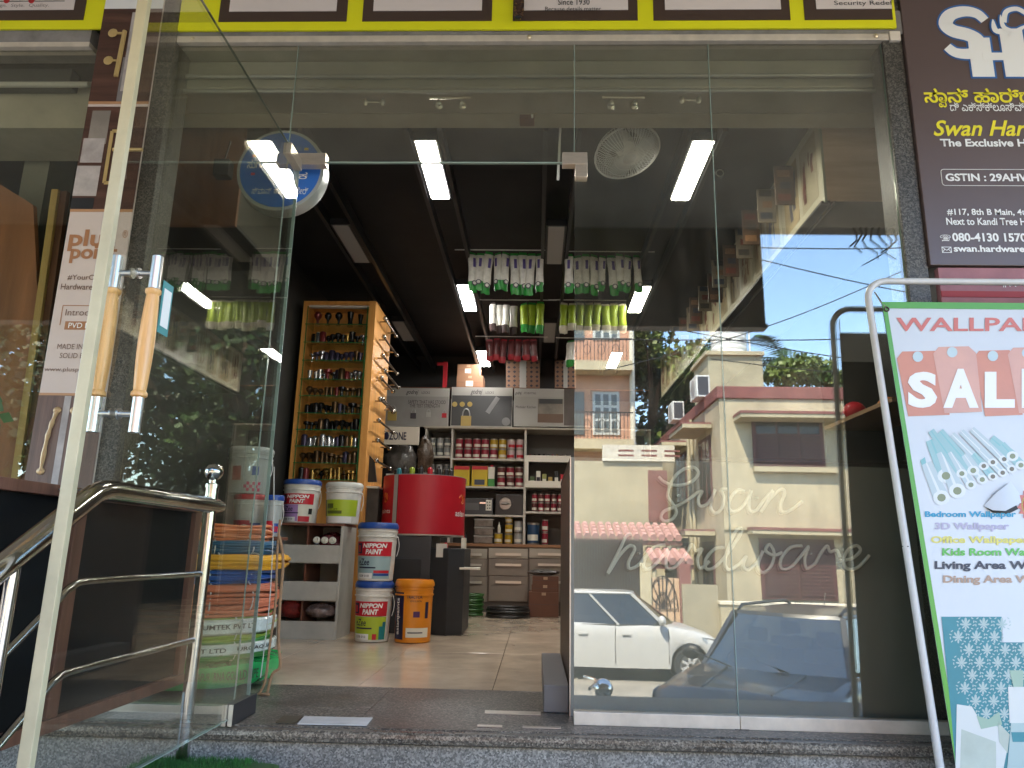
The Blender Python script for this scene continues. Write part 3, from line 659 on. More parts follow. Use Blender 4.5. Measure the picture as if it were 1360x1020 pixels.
# small handle samples fixed on the shutter housing
def sample(px0, px1, py, kind, label):
    a = PY(px0, py, .06); b = PY(px1, py, .06)
    t = thing('handle_sample', label, 'door handle', ((a.x + b.x) / 2, .06, a.z), 'handle samples on the shutter housing')
    m = mat('sample_metal', (.42, .40, .34), .3, .8)
    if kind:
        MB().tube([(a.x, .06, a.z), (b.x, .06, b.z)], .006, 8).build('bar', m, t)
        for u in (.22, .78):
            x = a.x + (b.x - a.x) * u; MB().lathe((x, .095, a.z - .02), [(.018, 0), (.018, .006), (.008, .012), (.012, .03), (.004, .036)], 12, (0, -1, 0)).build('rose', m, t); MB().tube([(x, .08, a.z - .02), (x, .06, a.z)], .004, 6).build('post', m, t)
    else:
        for x in (a.x, b.x): MB().lathe((x, .06, a.z), [(.006, -.018), (.012, -.006), (.012, .006), (.006, .018)], 10, (0, 0, 1)).build('knob', m, t)
        MB().tube([(a.x, .06, a.z), (b.x, .06, b.z)], .004, 6).build('bar', m, t)
sample(485, 508, 136, 0, 'short double knob sample left of centre on the housing')
sample(570, 626, 130, 1, 'long rod sample with round roses left of centre on the housing')
sample(800, 856, 130, 1, 'long rod sample with round roses above the caged fan')
sample(906, 928, 133, 0, 'short double knob sample right of the fan on the housing')
c = PY(700, 158, .26); t = thing('door_closer_box', 'small dark red box under the beam above the doorway', 'box', tuple(c))
MB().box((c.x - .035, .24, c.z - .014), (c.x + .035, .30, c.z + .012)).build('body', mat('box_maroon', (.10, .03, .02), .5), t, .003); MB().box((c.x + .02, .235, c.z - .008), (c.x + .03, .24, c.z + .008)).build('lamp', WHT, t)

# ---------------------------------------------------------------- hanging packs on ceiling rods
packw = mat('pack_white', (.74, .72, .66), .3, var=.2, vs=25, bump=.35, bs=60); pg = mat('pack_green', (.03, .30, .05), .35, var=.3, vs=30)
pl = mat('pack_lime', (.34, .46, .03), .35, var=.25, vs=25, bump=.3, bs=60); pr = mat('pack_red', (.30, .02, .03), .35, var=.3, vs=30); pc = mat('pack_cream', (.62, .58, .45), .35, var=.2, vs=25, bump=.3, bs=60); pp = mat('print_violet', (.10, .07, .25), .5)
dkp = mat('pack_dark', (.05, .03, .03), .4)
def pack(w, h, body, foot, label, group, plain=False):
    t = thing('hanging_pack', label, 'pack', (0, 0, 0), group)
    n = 9; v = []; ang = [2 * PI * k / 10 for k in range(10)]
    for i in range(n):
        u = i / (n - 1); z = -h * u; rw = w / 2 * (1.02 + .08 * math.sin(u * 9 + 1)) ; rd = w / 2 * (.85 if .08 < u < .8 else (.35 if u <= .08 else .85 - (u - .8) * 3.6))
        for a_ in ang: v.append((rw * math.cos(a_), rd * math.sin(a_), z))
    vs = [Vector(p) for p in v]
    k = 6
    MB().add(vs[:10 * (k + 1)], [(i * 10 + j, (i + 1) * 10 + j, (i + 1) * 10 + (j + 1) % 10, i * 10 + (j + 1) % 10) for i in range(k) for j in range(10)], True).build('sleeve', body, t)
    tail = vs[10 * k:]; 
    tail = [p + Vector((random.uniform(-.004, .004), 0, random.uniform(-.006, .006) if i >= 20 else 0)) for i, p in enumerate(tail)]
    MB().add(tail, [(i * 10 + j, (i + 1) * 10 + j, (i + 1) * 10 + (j + 1) % 10, i * 10 + (j + 1) % 10) for i in range(n - 1 - k) for j in range(10)], True).build('foot', foot, t)
    MB().add([(-w / 2, 0, 0), (w / 2, 0, 0), (w * .42, .002, .022), (-w * .42, .002, .022)], [(0, 1, 2, 3)]).build('header_card', foot, t)
    if not plain:
        MB().box((-w * .12, -w * .46, -h * .36), (w * .2, -w * .44, -h * .12)).build('print', pp, t)
        MB().lathe((0, -w * .44, -h * .80), [(w * .33, 0), (w * .33, .003)], 14, (0, -1, 0)).build('round_mark', mat('mark_dark', (.08, .08, .10), .5), t)
        MB().lathe((0, -w * .45, -h * .80), [(w * .20, 0), (w * .20, .004)], 12, (0, -1, 0)).build('round_mark_core', packw, t)
    return t
ORD = ['first', 'second', 'third', 'fourth', 'fifth', 'sixth', 'seventh', 'eighth', 'ninth', 'tenth', 'eleventh', 'twelfth']
def row(px0, px1, py0, py1, y, n, body, foot, desc, group, plain=False):
    a = PY(px0, py0, y); b = PY(px1, py1, y); pitch = (b.x - a.x) / n; h = a.z - b.z
    src = pack(pitch * .97, h, body, foot, '', group, plain)
    for i in range(n):
        o = src if i == 0 else dup(src, (0, 0, 0))
        o.location = (a.x + pitch * (i + .5), y + random.uniform(-.01, .01), a.z - .02 + random.uniform(-.008, .008)); o.rotation_euler = (random.uniform(-.10, .10), random.uniform(-.07, .07), random.uniform(-.6, .6)); o.scale = (random.uniform(.92, 1.1), 1, random.uniform(.9, 1.08))
        o['label'] = '%s, %s from the left' % (desc, ORD[i])
    t = tag(MB().tube([(a.x - .10, y, a.z + .025), (b.x + .10, y, a.z + .025)], .004, 6).build('hanging_rail', WHT), 'thin white rail carrying the ' + group, 'rail')
row(622, 722, 336, 386, 2.10, 9, packw, pg, 'white and green pack hanging left of the centre channel', 'front left white and green packs')
row(750, 852, 338, 386, 2.10, 9, packw, pg, 'white and green pack hanging right of the centre channel', 'front right white and green packs')
row(650, 686, 402, 440, 3.00, 4, packw, dkp, 'small white pack hanging in the second row', 'second row small white packs', True)
row(690, 723, 402, 440, 3.00, 3, pl, pg, 'lime pack hanging in the second row left', 'second row left lime packs', True)
row(744, 832, 402, 440, 3.00, 8, pl, pc, 'lime and cream pack hanging in the second row right', 'second row right lime packs', True)
row(645, 713, 450, 478, 3.95, 7, mat('pack_maroon', (.12, .03, .03), .3, var=.3, vs=30), pr, 'dark pack with red foot hanging in the third row', 'third row red packs', True)
row(752, 764, 452, 485, 3.95, 1, packw, pg, 'single white and green pack hanging in the third row', 'third row lone packs', True)

# ---------------------------------------------------------------- tower of glass shelves with knobs
ty = 2.8; TX1 = PY(482, 600, ty).x; TX0 = PY(391, 600, ty).x; TZ = PY(450, 400, ty).z; tw = wood('tower_wood', (.78, .38, .10), (.58, .26, .06), .45, 2, 7)
t = thing('display_tower', 'tall orange wood tower with green edged glass shelves of knobs', 'display stand', ((TX0 + TX1) / 2, ty, 0))
sd = .62
MB().box((TX1, ty, 0), (TX1 + .03, ty + sd, TZ)).build('side_panel', tw, t, .002)
MB().box((TX0 - .03, ty, 0), (TX0, ty + .3, TZ)).build('side_panel', tw, t, .002)
MB().box((TX0, ty + .22, 0), (TX1, ty + .25, TZ)).build('back_panel', tw, t)
MB().box((TX0, ty, TZ - .03), (TX1, ty + .22, TZ)).build('top_panel', tw, t)
MB().box((TX0, ty + .25, TZ - .03), (TX1, ty + sd, TZ)).build('top_panel', tw, t)
MB().box((TX0 + .01, ty + .02, TZ - .045), (TX1 - .01, ty + .06, TZ - .03)).build('strip_lamp', WHT, t)
MB().box((TX1 - .025, ty - .012, 0), (TX1 + .03, ty - .001, TZ)).build('edge_lip', tw, t, .002)
ge = mat('shelf_glass_green', (.02, .16, .05), .2)
for x in (TX0 + .012, TX1 - .036): MB().box((x, ty - .022, .8), (x + .006, ty - .016, TZ - .05)).build('glass_upright', ge, t)
knob_m = [mat('knob_black', (.015, .013, .012), .25, .4), mat('knob_bronze', (.10, .06, .03), .3, .8), mat('knob_silver', (.45, .45, .45), .2, .9), mat('knob_violet', (.05, .04, .075), .3, .5), mat('knob_brass', (.40, .26, .08), .25, .9), mat('knob_red', (.16, .02, .02), .3, .3)]
profs = [[(.012, 0), (.012, .004), (.005, .01), (.007, .022), (.017, .032), (.019, .042), (.012, .052), (.001, .055)],
         [(.014, 0), (.010, .02), (.014, .04), (.016, .055), (.001, .06)], [(.008, 0), (.008, .03), (.02, .036), (.02, .048), (.001, .052)], [(.016, 0), (.016, .05), (.013, .056), (.001, .06)]]
knob_me = {}
shz = [PY(440, p, ty).z for p in (431, 455, 479, 504, 526, 549, 571, 593, 615, 637)]
for si, z in enumerate(shz):
    MB().box((TX0 + .004, ty - .016, z - .006), (TX1 - .035, ty + .21, z)).build('glass_shelf', GL_F, t); MB().box((TX0 + .004, ty - .0215, z - .006), (TX1 - .037, ty - .0165, z)).build('shelf_edge', ge, t)
nk = 0
for si, z in enumerate(shz):
    ks = [5, 11, 11, 12, 10, 12, 11, 12, 12, 12][si]
    for k in range(ks):
        pi = (si * 3 + (k // 3)) % 4 if si not in (7,) else 3; mi = [0, 0, 3, 2, 1, 0, 0, 2, 1, 4][si] if random.random() < .6 else random.randrange(6)
        key = (pi, mi)
        if key not in knob_me:
            o = MB().lathe((0, 0, 0), profs[pi], 10).build('knob_sample', knob_m[mi]); knob_me[key] = o.data
        else:
            o = bpy.data.objects.new('knob_sample', knob_me[key]); COL.objects.link(o)
        sc = 1.3 + random.random() * .5
        o.location = (TX0 + .04 + (TX1 - TX0 - .10) * (k + .5) / ks, ty + .03 + random.random() * .05, z + .001); o.scale = (sc, sc, sc * (1.0 if si not in (0,) else 1.3))
        tag(o, '%s %s sample on the %s tower shelf, %s from the left' % (['black', 'bronze', 'silver', 'violet', 'brass', 'dark red'][mi], ['round knob', 'ball knob', 'flat knob', 'cylinder knob'][pi], ORD[si], ORD[k]), 'knob', 'knob samples on the tower')
# long pull handles on the tower's side
chm = mat('pull_chrome', (.42, .38, .32), .2, .95); dkb = mat('pull_bronze', (.09, .055, .03), .3, .8)
for i, (px, py) in enumerate(((517, 432), (520, 462), (519, 486), (516, 513), (513, 538), (511, 565), (509, 590), (507, 616), (524, 505), (526, 545))):
    p0 = PX(px, py, TX1 + .09 + (.02 if i > 7 else 0)); y0 = max(p0.y, ty + .05); z = p0.z; xx = TX1 + .09; Ln = .5 + .06 * (i % 3)
    y0 = ty + .08 + (.10 if i > 7 else .0); y1 = y0 + Ln
    t2 = thing('pull_handle', 'long dark pull handle on the tower side, %s from the top' % ORD[i], 'door handle', (xx, y0, z), 'pull handles on the tower side')
    MB().tube([(xx, y0, z), (xx, y1, z)], .009, 8).build('bar', dkb, t2)
    for yy in (y0, y1):
        MB().sphere((xx, yy, z), .02, 10, 6).build('end_knob', chm, t2)
    for yy in (y0 + .09, y1 - .09):
        MB().tube([(TX1 + .03, yy, z), (xx, yy, z)], .007, 6).build('post', chm, t2)

# ---------------------------------------------------------------- paint pails
pw = mat('pail_white', (.74, .73, .67), .35, var=.22, vs=9); pgy = mat('pail_grey', (.42, .46, .44), .35, var=.1, vs=6); lidb = mat('lid_blue', (.02, .07, .30), .35); lidw = mat('lid_white', (.62, .63, .58), .35)
org = mat('pail_orange', (.75, .26, .015), .35, var=.08, vs=6); labr = mat('label_red', (.55, .015, .03), .4); labl = mat('label_lime', (.40, .52, .03), .4); labc = mat('label_aqua', (.32, .46, .48), .4); labv = mat('label_lilac', (.42, .25, .52), .4); cream = mat('label_cream', (.72, .70, .60), .4); navy = mat('label_navy', (.012, .012, .05), .4)
redl = mat('lid_red', (.50, .02, .03), .35)
def band(t, c, r0, r1, h, z0, z1, a0, a1, m, nm, lift=.0012):       # curved label between heights and angles (0 = towards the street, + = right)
    n = max(2, int(abs(a1 - a0) / 8)); v = []
    for zz_ in (z0, z1):
        r = r0 + (r1 - r0) * zz_ / h + lift
        for i in range(n + 1):
            a_ = math.radians(a0 + (a1 - a0) * i / n); v.append((c[0] + r * math.sin(a_), c[1] - r * math.cos(a_), c[2] + zz_))
    return MB().add(v, [(i, i + 1, n + 2 + i, n + 1 + i) for i in range(n)], True).build(nm, m, t)
def wraptext(s, t, c, r0, r1, h, z0, z1, a0, a1, m, **k):
    o = text(s, (0, 0, 0), XU, YU, 1, 1, m, None, lift=0, **k)
    pw_ = wpos(t)
    bm = bmesh.new(); bm.from_mesh(o.data); bmesh.ops.triangulate(bm, faces=bm.faces); bm.to_mesh(o.data); bm.free()
    for v in o.data.vertices:
        a_ = math.radians(a0 + (a1 - a0) * v.co.x); zz_ = z0 + (z1 - z0) * v.co.y; r = r0 + (r1 - r0) * zz_ / h + .0025
        v.co = Vector((c[0] + r * math.sin(a_), c[1] - r * math.cos(a_), c[2] + zz_)) - pw_
    o.parent = t; return o
def pail(px0, px1, pyb, y, h, label, lid, body=None, kind='', zb=None, handle=True, taper=.88, group='paint pails'):
    R1 = (PY(px1, pyb, y).x - PY(px0, pyb, y).x) / 2; xc = (PY(px1, pyb, y).x + PY(px0, pyb, y).x) / 2
    z = PY((px0 + px1) / 2, pyb, y).z if zb is None else zb
    R0 = R1 * taper; c = (xc, y + R1, z); body = body or pw
    t = thing('paint_pail', label, 'paint pail', c, group)
    hb_ = h * .93
    MB().lathe(c, [(R0 * .96, .002), (R0, .006), (R1 * .985, hb_ * .80), (R1 * 1.035, hb_ * .805), (R1 * 1.035, hb_ * .83), (R1 * .99, hb_ * .835), (R1 * 1.0, hb_ * .90), (R1 * 1.03, hb_ * .905), (R1 * 1.03, hb_ * .93), (R1, hb_ * .935), (R1, hb_)], 32).build('body', body, t)
    MB().lathe((c[0], c[1], z + hb_), [(R1 * 1.05, -.014), (R1 * 1.06, 0), (R1 * 1.05, .008), (R1 * .98, h - hb_), (R1 * .93, h - hb_), (R1 * .92, h - hb_ - .005), (.001, h - hb_ - .005)], 32, cap=False).build('lid', lid, t)
    if handle:
        pts = [(c[0] + R1 * 1.06 * math.cos(a_), c[1] - R1 * .9 * abs(math.sin(a_)) * .45, z + hb_ * .80 - .10 * math.sin(a_) ** 1 * 1.0) for a_ in [PI * k / 14 for k in range(15)]]
        pts = [(p[0], c[1] - math.sqrt(max(0, (R1 * 1.065) ** 2 - (p[0] - c[0]) ** 2)) * (1 if True else 0), p[2]) for p in pts]
        if kind != 'tractor' and kind != 'plain': MB().tube([(c[0] + R1 * 1.05 + .004 + .012 * math.sin(PI * k / 8), c[1] - .02 * k / 8 - .02, z + hb_ * .82 - .13 * k / 8) for k in range(9)], .0022, 5).build('handle', WHT, t)
    A = (t, c, R0, R1, hb_ * .8)
    def B(z0, z1, a0, a1, m, nm='label_band', lift=.0012): return band(*A, hb_ * z0, hb_ * z1, a0, a1, m, nm, lift)
    def T(s, z0, z1, a0, a1, m, **k): return wraptext(s, *A, hb_ * z0, hb_ * z1, a0, a1, m, **k)
    if kind.startswith('nippon'):
        low = dict(nippon_lilac=labv, nippon_aqua=labc, nippon_lime=labl)[kind]
        B(.46, .72, -78, 60, labr); B(.50, .69, -62, -38, navy, 'square_mark', .002); B(.53, .65, -56, -44, labr, 'square_mark', .0028)
        T('NIPPON', .605, .69, -34, 42, FTXT_W, bold=.04, shear=.2); T('PAINT', .49, .585, -24, 28, FTXT_W, bold=.04, shear=.2)
        B(.05, .45, -78, 60 if kind != 'nippon_lilac' else 8, low)
        if kind == 'nippon_lilac': B(.05, .45, 8, 60, cream, 'label_patch'); B(.04, .17, 10, 50, labr, 'house_print', .002); B(.22, .36, 44, 58, BLK, 'mark_box', .002)
        T('eZee', .29, .41, -50, -10, navy, bold=.01, shear=.15)
        B(.235, .26, -50, 10, navy, 'small_rule', .0022)
        B(.05, .15, -60, 0, FTXT_W, 'info_panel', .002)
        T('1208 010', .08, .12, -50, -10, FTXT_B)
        if kind == 'nippon_aqua': B(.15, .20, 4, 56, labr, 'red_stripe', .002); B(.10, .145, 4, 56, lidb, 'blue_stripe', .002)
        if kind == 'nippon_lime':
            B(.05, .28, 34, 58, mat('print_teal', (.02, .22, .22), .5), 'house_print', .002); B(.28, .36, 46, 58, mat('print_teal2', (.02, .16, .2), .5), 'house_roof', .002); B(.05, .15, 12, 26, labr, 'flower_print', .002)
    if kind == 'lime':
        B(.20, .62, -70, 66, labl); B(.20, .62, -70, -58, mat('label_black', (.02, .02, .02), .4), 'label_edge', .002); B(.40, .52, -48, -20, mat('label_olive', (.10, .13, .02), .4), 'print_block', .002); B(.26, .34, -48, 10, mat('label_olive', (.1, .13, .02)), 'small_rule', .002)
        B(.03, .19, -44, 46, FTXT_W, 'info_panel', .002)
        T('smart care', .36, .40, -46, -5, FTXT_B)
    if kind == 'tractor':
        B(.06, .86, -66, -24, navy, 'side_label'); 
        o = text('asianpaints', (0, 0, 0), XU, YU, 1, 1, FTXT_W, None, lift=0, bold=.02); pw_ = wpos(t)
        bm = bmesh.new(); bm.from_mesh(o.data); bmesh.ops.triangulate(bm, faces=bm.faces); bm.to_mesh(o.data); bm.free()
        for v in o.data.vertices:
            a_ = math.radians(-36 - 18 * v.co.y); zz_ = hb_ * (.14 + .62 * v.co.x); r = R0 + (R1 - R0) * zz_ / (hb_ * .8) + .0025
            a_ = math.radians(-54 + 18 * (1 - v.co.y)); v.co = Vector((c[0] + r * math.sin(a_), c[1] - r * math.cos(a_), z + zz_)) - pw_
        o.parent = t
        T('TRACTOR', .76, .81, -14, 34, navy, bold=.02); T('EMULSION', .70, .73, -2, 32, navy)
        B(.44, .54, 8, 28, mat('label_purple', (.08, .02, .10), .4), 'square_mark'); B(.42, .70, 46, 58, navy, 'square_mark'); B(.10, .26, -14, 62, cream, 'info_panel'); B(.17, .19, -8, 40, navy, 'small_rule', .002)
    if kind == 'checker':
        B(.30, .62, -30, -2, mat('label_brick', (.42, .09, .06), .5, var=.4, vs=40), 'label_patch')
        B(.42, .62, 28, 46, lidb, 'label_patch')
        for i in range(6):
            for j in range(3):
                if (i + j) % 2: B(.06 + j * .07, .13 + j * .07, 8 + i * 8, 16 + i * 8, mat('label_pink', (.50, .05, .12), .4), 'check', .002)
    if kind == 'redtop':
        B(.04, .40, -60, 20, labr); B(.1, .34, 22, 60, lidb); T('Dura', .12, .32, 18, 60, labr, bold=.05)
    return t
PT = .0
# pigeonhole cabinet, base at y = 2.27
gy = 2.27; PCZ = PY(410, 698, gy).z; PX0 = PY(355, 850, gy).x; PX1 = PY(443, 850, gy).x; zc = PCZ
cabw = mat('cabinet_cream', (.50, .48, .42), .5, var=.18, vs=5, bump=.05); cabin = mat('cabinet_inner', (.34, .31, .25), .6, var=.15); cabr = mat('cabinet_redbrown', (.16, .06, .035), .5)
t = thing('pigeonhole_cabinet', 'cream pigeonhole cabinet with open bins under two paint pails', 'cabinet', ((PX0 + PX1) / 2, gy, 0))
D_ = .36
MB().box((PX1, gy - .01, 0), (PX1 + .018, gy + D_, zc)).build('side_panel', cabw, t, .002); MB().box((PX0 - .018, gy, 0), (PX0, gy + D_, zc)).build('side_panel', cabw, t, .002)
MB().box((PX0 - .018, gy - .012, zc), (PX1 + .018, gy + D_, zc + .016)).build('top_panel', cabr, t, .002)
MB().box((PX0, gy + D_ - .012, .02), (PX1, gy + D_, zc)).build('back_panel', cabin, t)
xm_ = PY(403, 780, gy).x
for z in (0.02, zc * .34, zc * .67): MB().box((PX0, gy, z - .008), (PX1, gy + D_ - .012, z + .008)).build('shelf', cabw, t)
MB().box((xm_ - .006, gy + .002, .0), (xm_ + .006, gy + D_ - .012, zc)).build('divider', cabr, t)
for i, (a, b) in enumerate(((0, .155), (.335, .50), (.665, .825))): MB().box((PX0, gy - .014, zc * a), (PX1, gy, zc * b)).build('front_board', cabw, t, .002)
plast = mat('plastic_bag', (.30, .22, .20), .25, var=.5, vs=20, bump=.6, bs=40)
def bag(c, s, m, label, grp=None, cat='bag'):
    b = MB().sphere(c, 1, 16, 10, s); r_ = random.Random(int(c[0] * 1000))
    b.v = [(p[0] + r_.uniform(-.1, .1) * s[0], p[1] + r_.uniform(-.1, .1) * s[1], max(c[2] - s[2] * .85, p[2] + r_.uniform(-.15, .15) * s[2])) for p in b.v]
    return tag(b.build('plastic_bag', m), label, cat, grp)
bag(((PX0 + PX1) / 2 + .13, gy + .12, zc * .86), (.10, .09, .06), mat('bag_maroon', (.16, .03, .04), .25, var=.5, vs=25, bump=.6), 'clear bag of red fittings in the top right bin')
bag((PX1 - .12, gy + .10, zc * .195 + .03), (.11, .09, .05), plast, 'clear bag of brown fittings in the bottom right bin')
bag((PX0 + .12, gy + .10, zc * .195 + .04), (.09, .08, .07), mat('bag_red', (.35, .04, .03), .3, var=.6, vs=20, bump=.6), 'crumpled bag of red and orange fittings in the bottom left bin')
for k in range(3):
    q = (PX1 - .06 - k * .055, gy + .03, zc * .83 + .03); MB_ = MB().lathe(q, [(.022, 0), (.024, .02), (.014, .022), (.012, .04)], 12, (0, -1, 0))
    tag(MB_.build('pipe_elbow', cream), 'small cream pipe fitting in the top right bin, %s from the right' % ORD[k], 'pipe fitting', 'cream fittings in the bin')
pail(366, 414, 698, gy + .01, .305, 'white paint pail with blue lid and lilac label on the cabinet', lidb, kind='nippon_lilac', zb=zc + .016)
pail(424, 472, 698, gy + .01, .29, 'white lidded pail with lime label on the right of the cabinet', lidw, kind='lime', zb=zc + .016)
# stack of two pails and the orange one
p1_ = pail(463, 513, 852, 2.15, .385, 'white paint pail with lime label at the foot of the stack', lidb, kind='nippon_lime', zb=0)
p2_ = pail(466, 519, 777, 2.14, .385, 'white paint pail with aqua label on top of the stack', lidb, kind='nippon_aqua', zb=.386)
pail(518, 569, 853, 2.16, .40, 'orange paint pail with dark side label on the floor', org, body=org, kind='tractor', zb=0, handle=False, taper=.94)
# pails behind the coils
pk = pail(289, 346, 655, 1.5, .285, 'large pale pail with checkered label on the top of the window stack', pgy, body=pgy, kind='checker')
zz1 = wpos(pk).z
pail(300, 345, 700, 1.52, .245, 'red lidded white pail under the pale checkered pail', redl, kind='redtop', zb=zz1 - .247)
t = thing('shelf_crate', 'dark crate carrying the pails behind the pipe coils', 'crate', (wpos(pk).x, 1.55, 0))
MB().box((wpos(pk).x - .2, 1.45, 0), (PY(352, 700, 1.45).x, 1.8, zz1 - .25)).build('body', mat('crate_dark', (.05, .045, .04), .6), t, .004); MB().box((wpos(pk).x - .21, 1.44, zz1 - .268), (PY(371, 700, 1.45).x, 1.62, zz1 - .25)).build('rim', cabr, t, .002)
pail(346, 370, 690, 1.47, .24, 'slim grey pail with blue lid beside the red lidded pail', lidb, zb=zz1 - .248, kind='redtop', body=pgy)

# ---------------------------------------------------------------- tinting machine with the red drum
my = 2.72; mx0 = PY(505, 845, my).x; mx1 = PY(611, 845, my).x; DZ0 = PY(555, 708, my - .3).z
cx = (PY(497, 670, my).x + PY(612, 670, my).x) / 2; R = (PY(612, 670, my).x - PY(497, 670, my).x) / 2
dz0 = PY(555, 709, my - R * .0).z; dz1 = PY(555, 630, my).z
t = thing('tinting_machine', 'round red topped paint tinting machine on a dark grey base', 'machine', (cx, my + R, 0))
red = mat('drum_red', (.50, .012, .025), .4, var=.08, vs=3); mg = mat('machine_grey', (.030, .032, .036), .45, var=.2, vs=3)
c = (cx, my + R, 0)
MB().lathe((cx, my + R, dz0), [(R * .96, -.012), (R * .99, -.01), (R * .99, 0)], 48).build('drum_foot', mat('drum_cream', (.55, .5, .42), .4), t)
MB().lathe((cx, my + R, dz0), [(R, 0), (R, dz1 - dz0)], 48, cap=False).build('drum_shell', red, t)
MB().lathe((cx, my + R, dz0), [(R * .985, 0), (R * .985, dz1 - dz0 + .006), (R * .3, dz1 - dz0 + .008), (.001, dz1 - dz0 + .008)], 48, cap=False).build('drum_top', mat('drum_grey', (.3, .3, .3), .5), t)
A = (t, (cx, my + R, dz0), R, R, 1); H_ = dz1 - dz0
band(*A, 0, H_, -37, -30, mat('drum_gap', (.40, .38, .35), .5), 'gap_strip'); band(*A, 0, H_, -30.0, -29, mat('drum_darkline', (.1, .01, .01), .5), 'seam')
wraptext('paints', *A, H_ * .32, H_ * .42, -68, -42, FTXT_W, bold=.01); wraptext('asian', *A, H_ * .32, H_ * .42, 56, 80, FTXT_W, bold=.01)
def swirl(a_, s):
    pts = [(-1, .2), (-.3, 1), (.3, .2), (-.2, -.8), (.3, -1), (.9, 0), (.4, .9), (0, .1), (.9, -.5)]
    P_ = []
    for u, v in pts:
        an = math.radians(a_ + u * s); P_.append((cx + (R + .002) * math.sin(an), my + R - (R + .002) * math.cos(an), dz0 + H_ * (.62 + v * .08)))
    MB().tube(curve(P_, 4), .004, 4).build('swirl_logo', mat('swirl_orange', (.6, .12, .02), .5), t)
swirl(-56, 7); swirl(72, 8)
MB().slab([(mx0, my + .12, 0), (mx0 + .04, my + .02, 0), (mx1 - .24, my + .02, 0), (mx1 - .24, my + .55, 0), (mx0, my + .55, 0)], (0, 0, dz0 - .012)).build('base', mg, t, .01)
MB().slab([(mx1 - .24, my + .02, 0), (mx1 - .10, my - .06, 0), (mx1 + .01, my + .02, 0), (mx1 + .01, my + .55, 0), (mx1 - .24, my + .55, 0)], (0, 0, dz0 - .10)).build('column', mg, t, .008)
ar = MB(); 
ar.box((mx0 + .07, my + .012, .30), (mx1 - .31, my + .02, .53)).build('recess', mat('recess_dark', (.012, .012, .013), .6), t, .02)
q0, q1 = PY(579, 740, my - .03), PY(594, 724, my - .03)
MB().box((q0.x, my - .075 + .04, q0.z), (q1.x, my - .03, q1.z + .01)).build('paper_label', mat('paper', (.6, .58, .52), .6), t)
MB().box((mx1 - .02, my + .05, dz0 - .11), (mx1 + .005, my + .2, dz0 - .02)).build('white_block', cream, t); 
MB().lathe((mx1 - .13, my + .0, dz0 - .10), [(.016, 0), (.016, .02), (.008, .04)], 12).build('red_button', labr, t)
q = PY(605, 755, my - .05); MB().box((mx1 - .02, my - .02, q.z - .008), (mx1 + .13, my + .10, q.z + .008)).build('side_tray', cream, t, .003)
# small tins and bottles standing on the drum
for k in range(9):
    an = -1.2 + k * .3; x = cx + R * .72 * math.sin(an); yv_ = my + R - R * .72 * math.cos(an)
    m = [BLK, mat('cap_teal', (.02, .2, .25), .4), BLK, mat('cap_lime', (.3, .4, .03), .4), BLK, labr, BLK, BLK, DARKM][k]
    o = MB().lathe((x, yv_, dz1 + .009), [(.020, 0), (.020, .045), (.010, .055), (.010, .07 - .012 * (k % 2))], 12).build('colorant_bottle', m); tag(o, 'small colourant bottle on the red drum, %s from the left' % ORD[k], 'bottle', 'bottles on the red drum')
# dark panel leaning by the drum
a = PY(487, 600, 3.0); tag(MB().slab([PY(483, 640, 2.9), PY(500, 640, 2.9), PY(497, 612, 2.9), PY(485, 598, 2.9)], (0, .03, 0)).build('dark_monitor', mat('monitor_black', (.015, .015, .016), .3)), 'dark tilted monitor between the tower and the drum', 'monitor')
t = thing('desk_shelf', 'small cream ledge under the dark monitor', 'shelf', tuple(PY(490, 645, 2.9))); q = PY(478, 648, 2.88); r = PY(503, 644, 2.88)
MB().box((q.x, 2.86, q.z), (r.x, 3.05, q.z + .014)).build('ledge', cream, t); MB().box((q.x, 2.9, 0), (r.x, 3.05, q.z)).build('body', mat('desk_dark', (.06, .05, .04), .6, var=.4, vs=12), t)

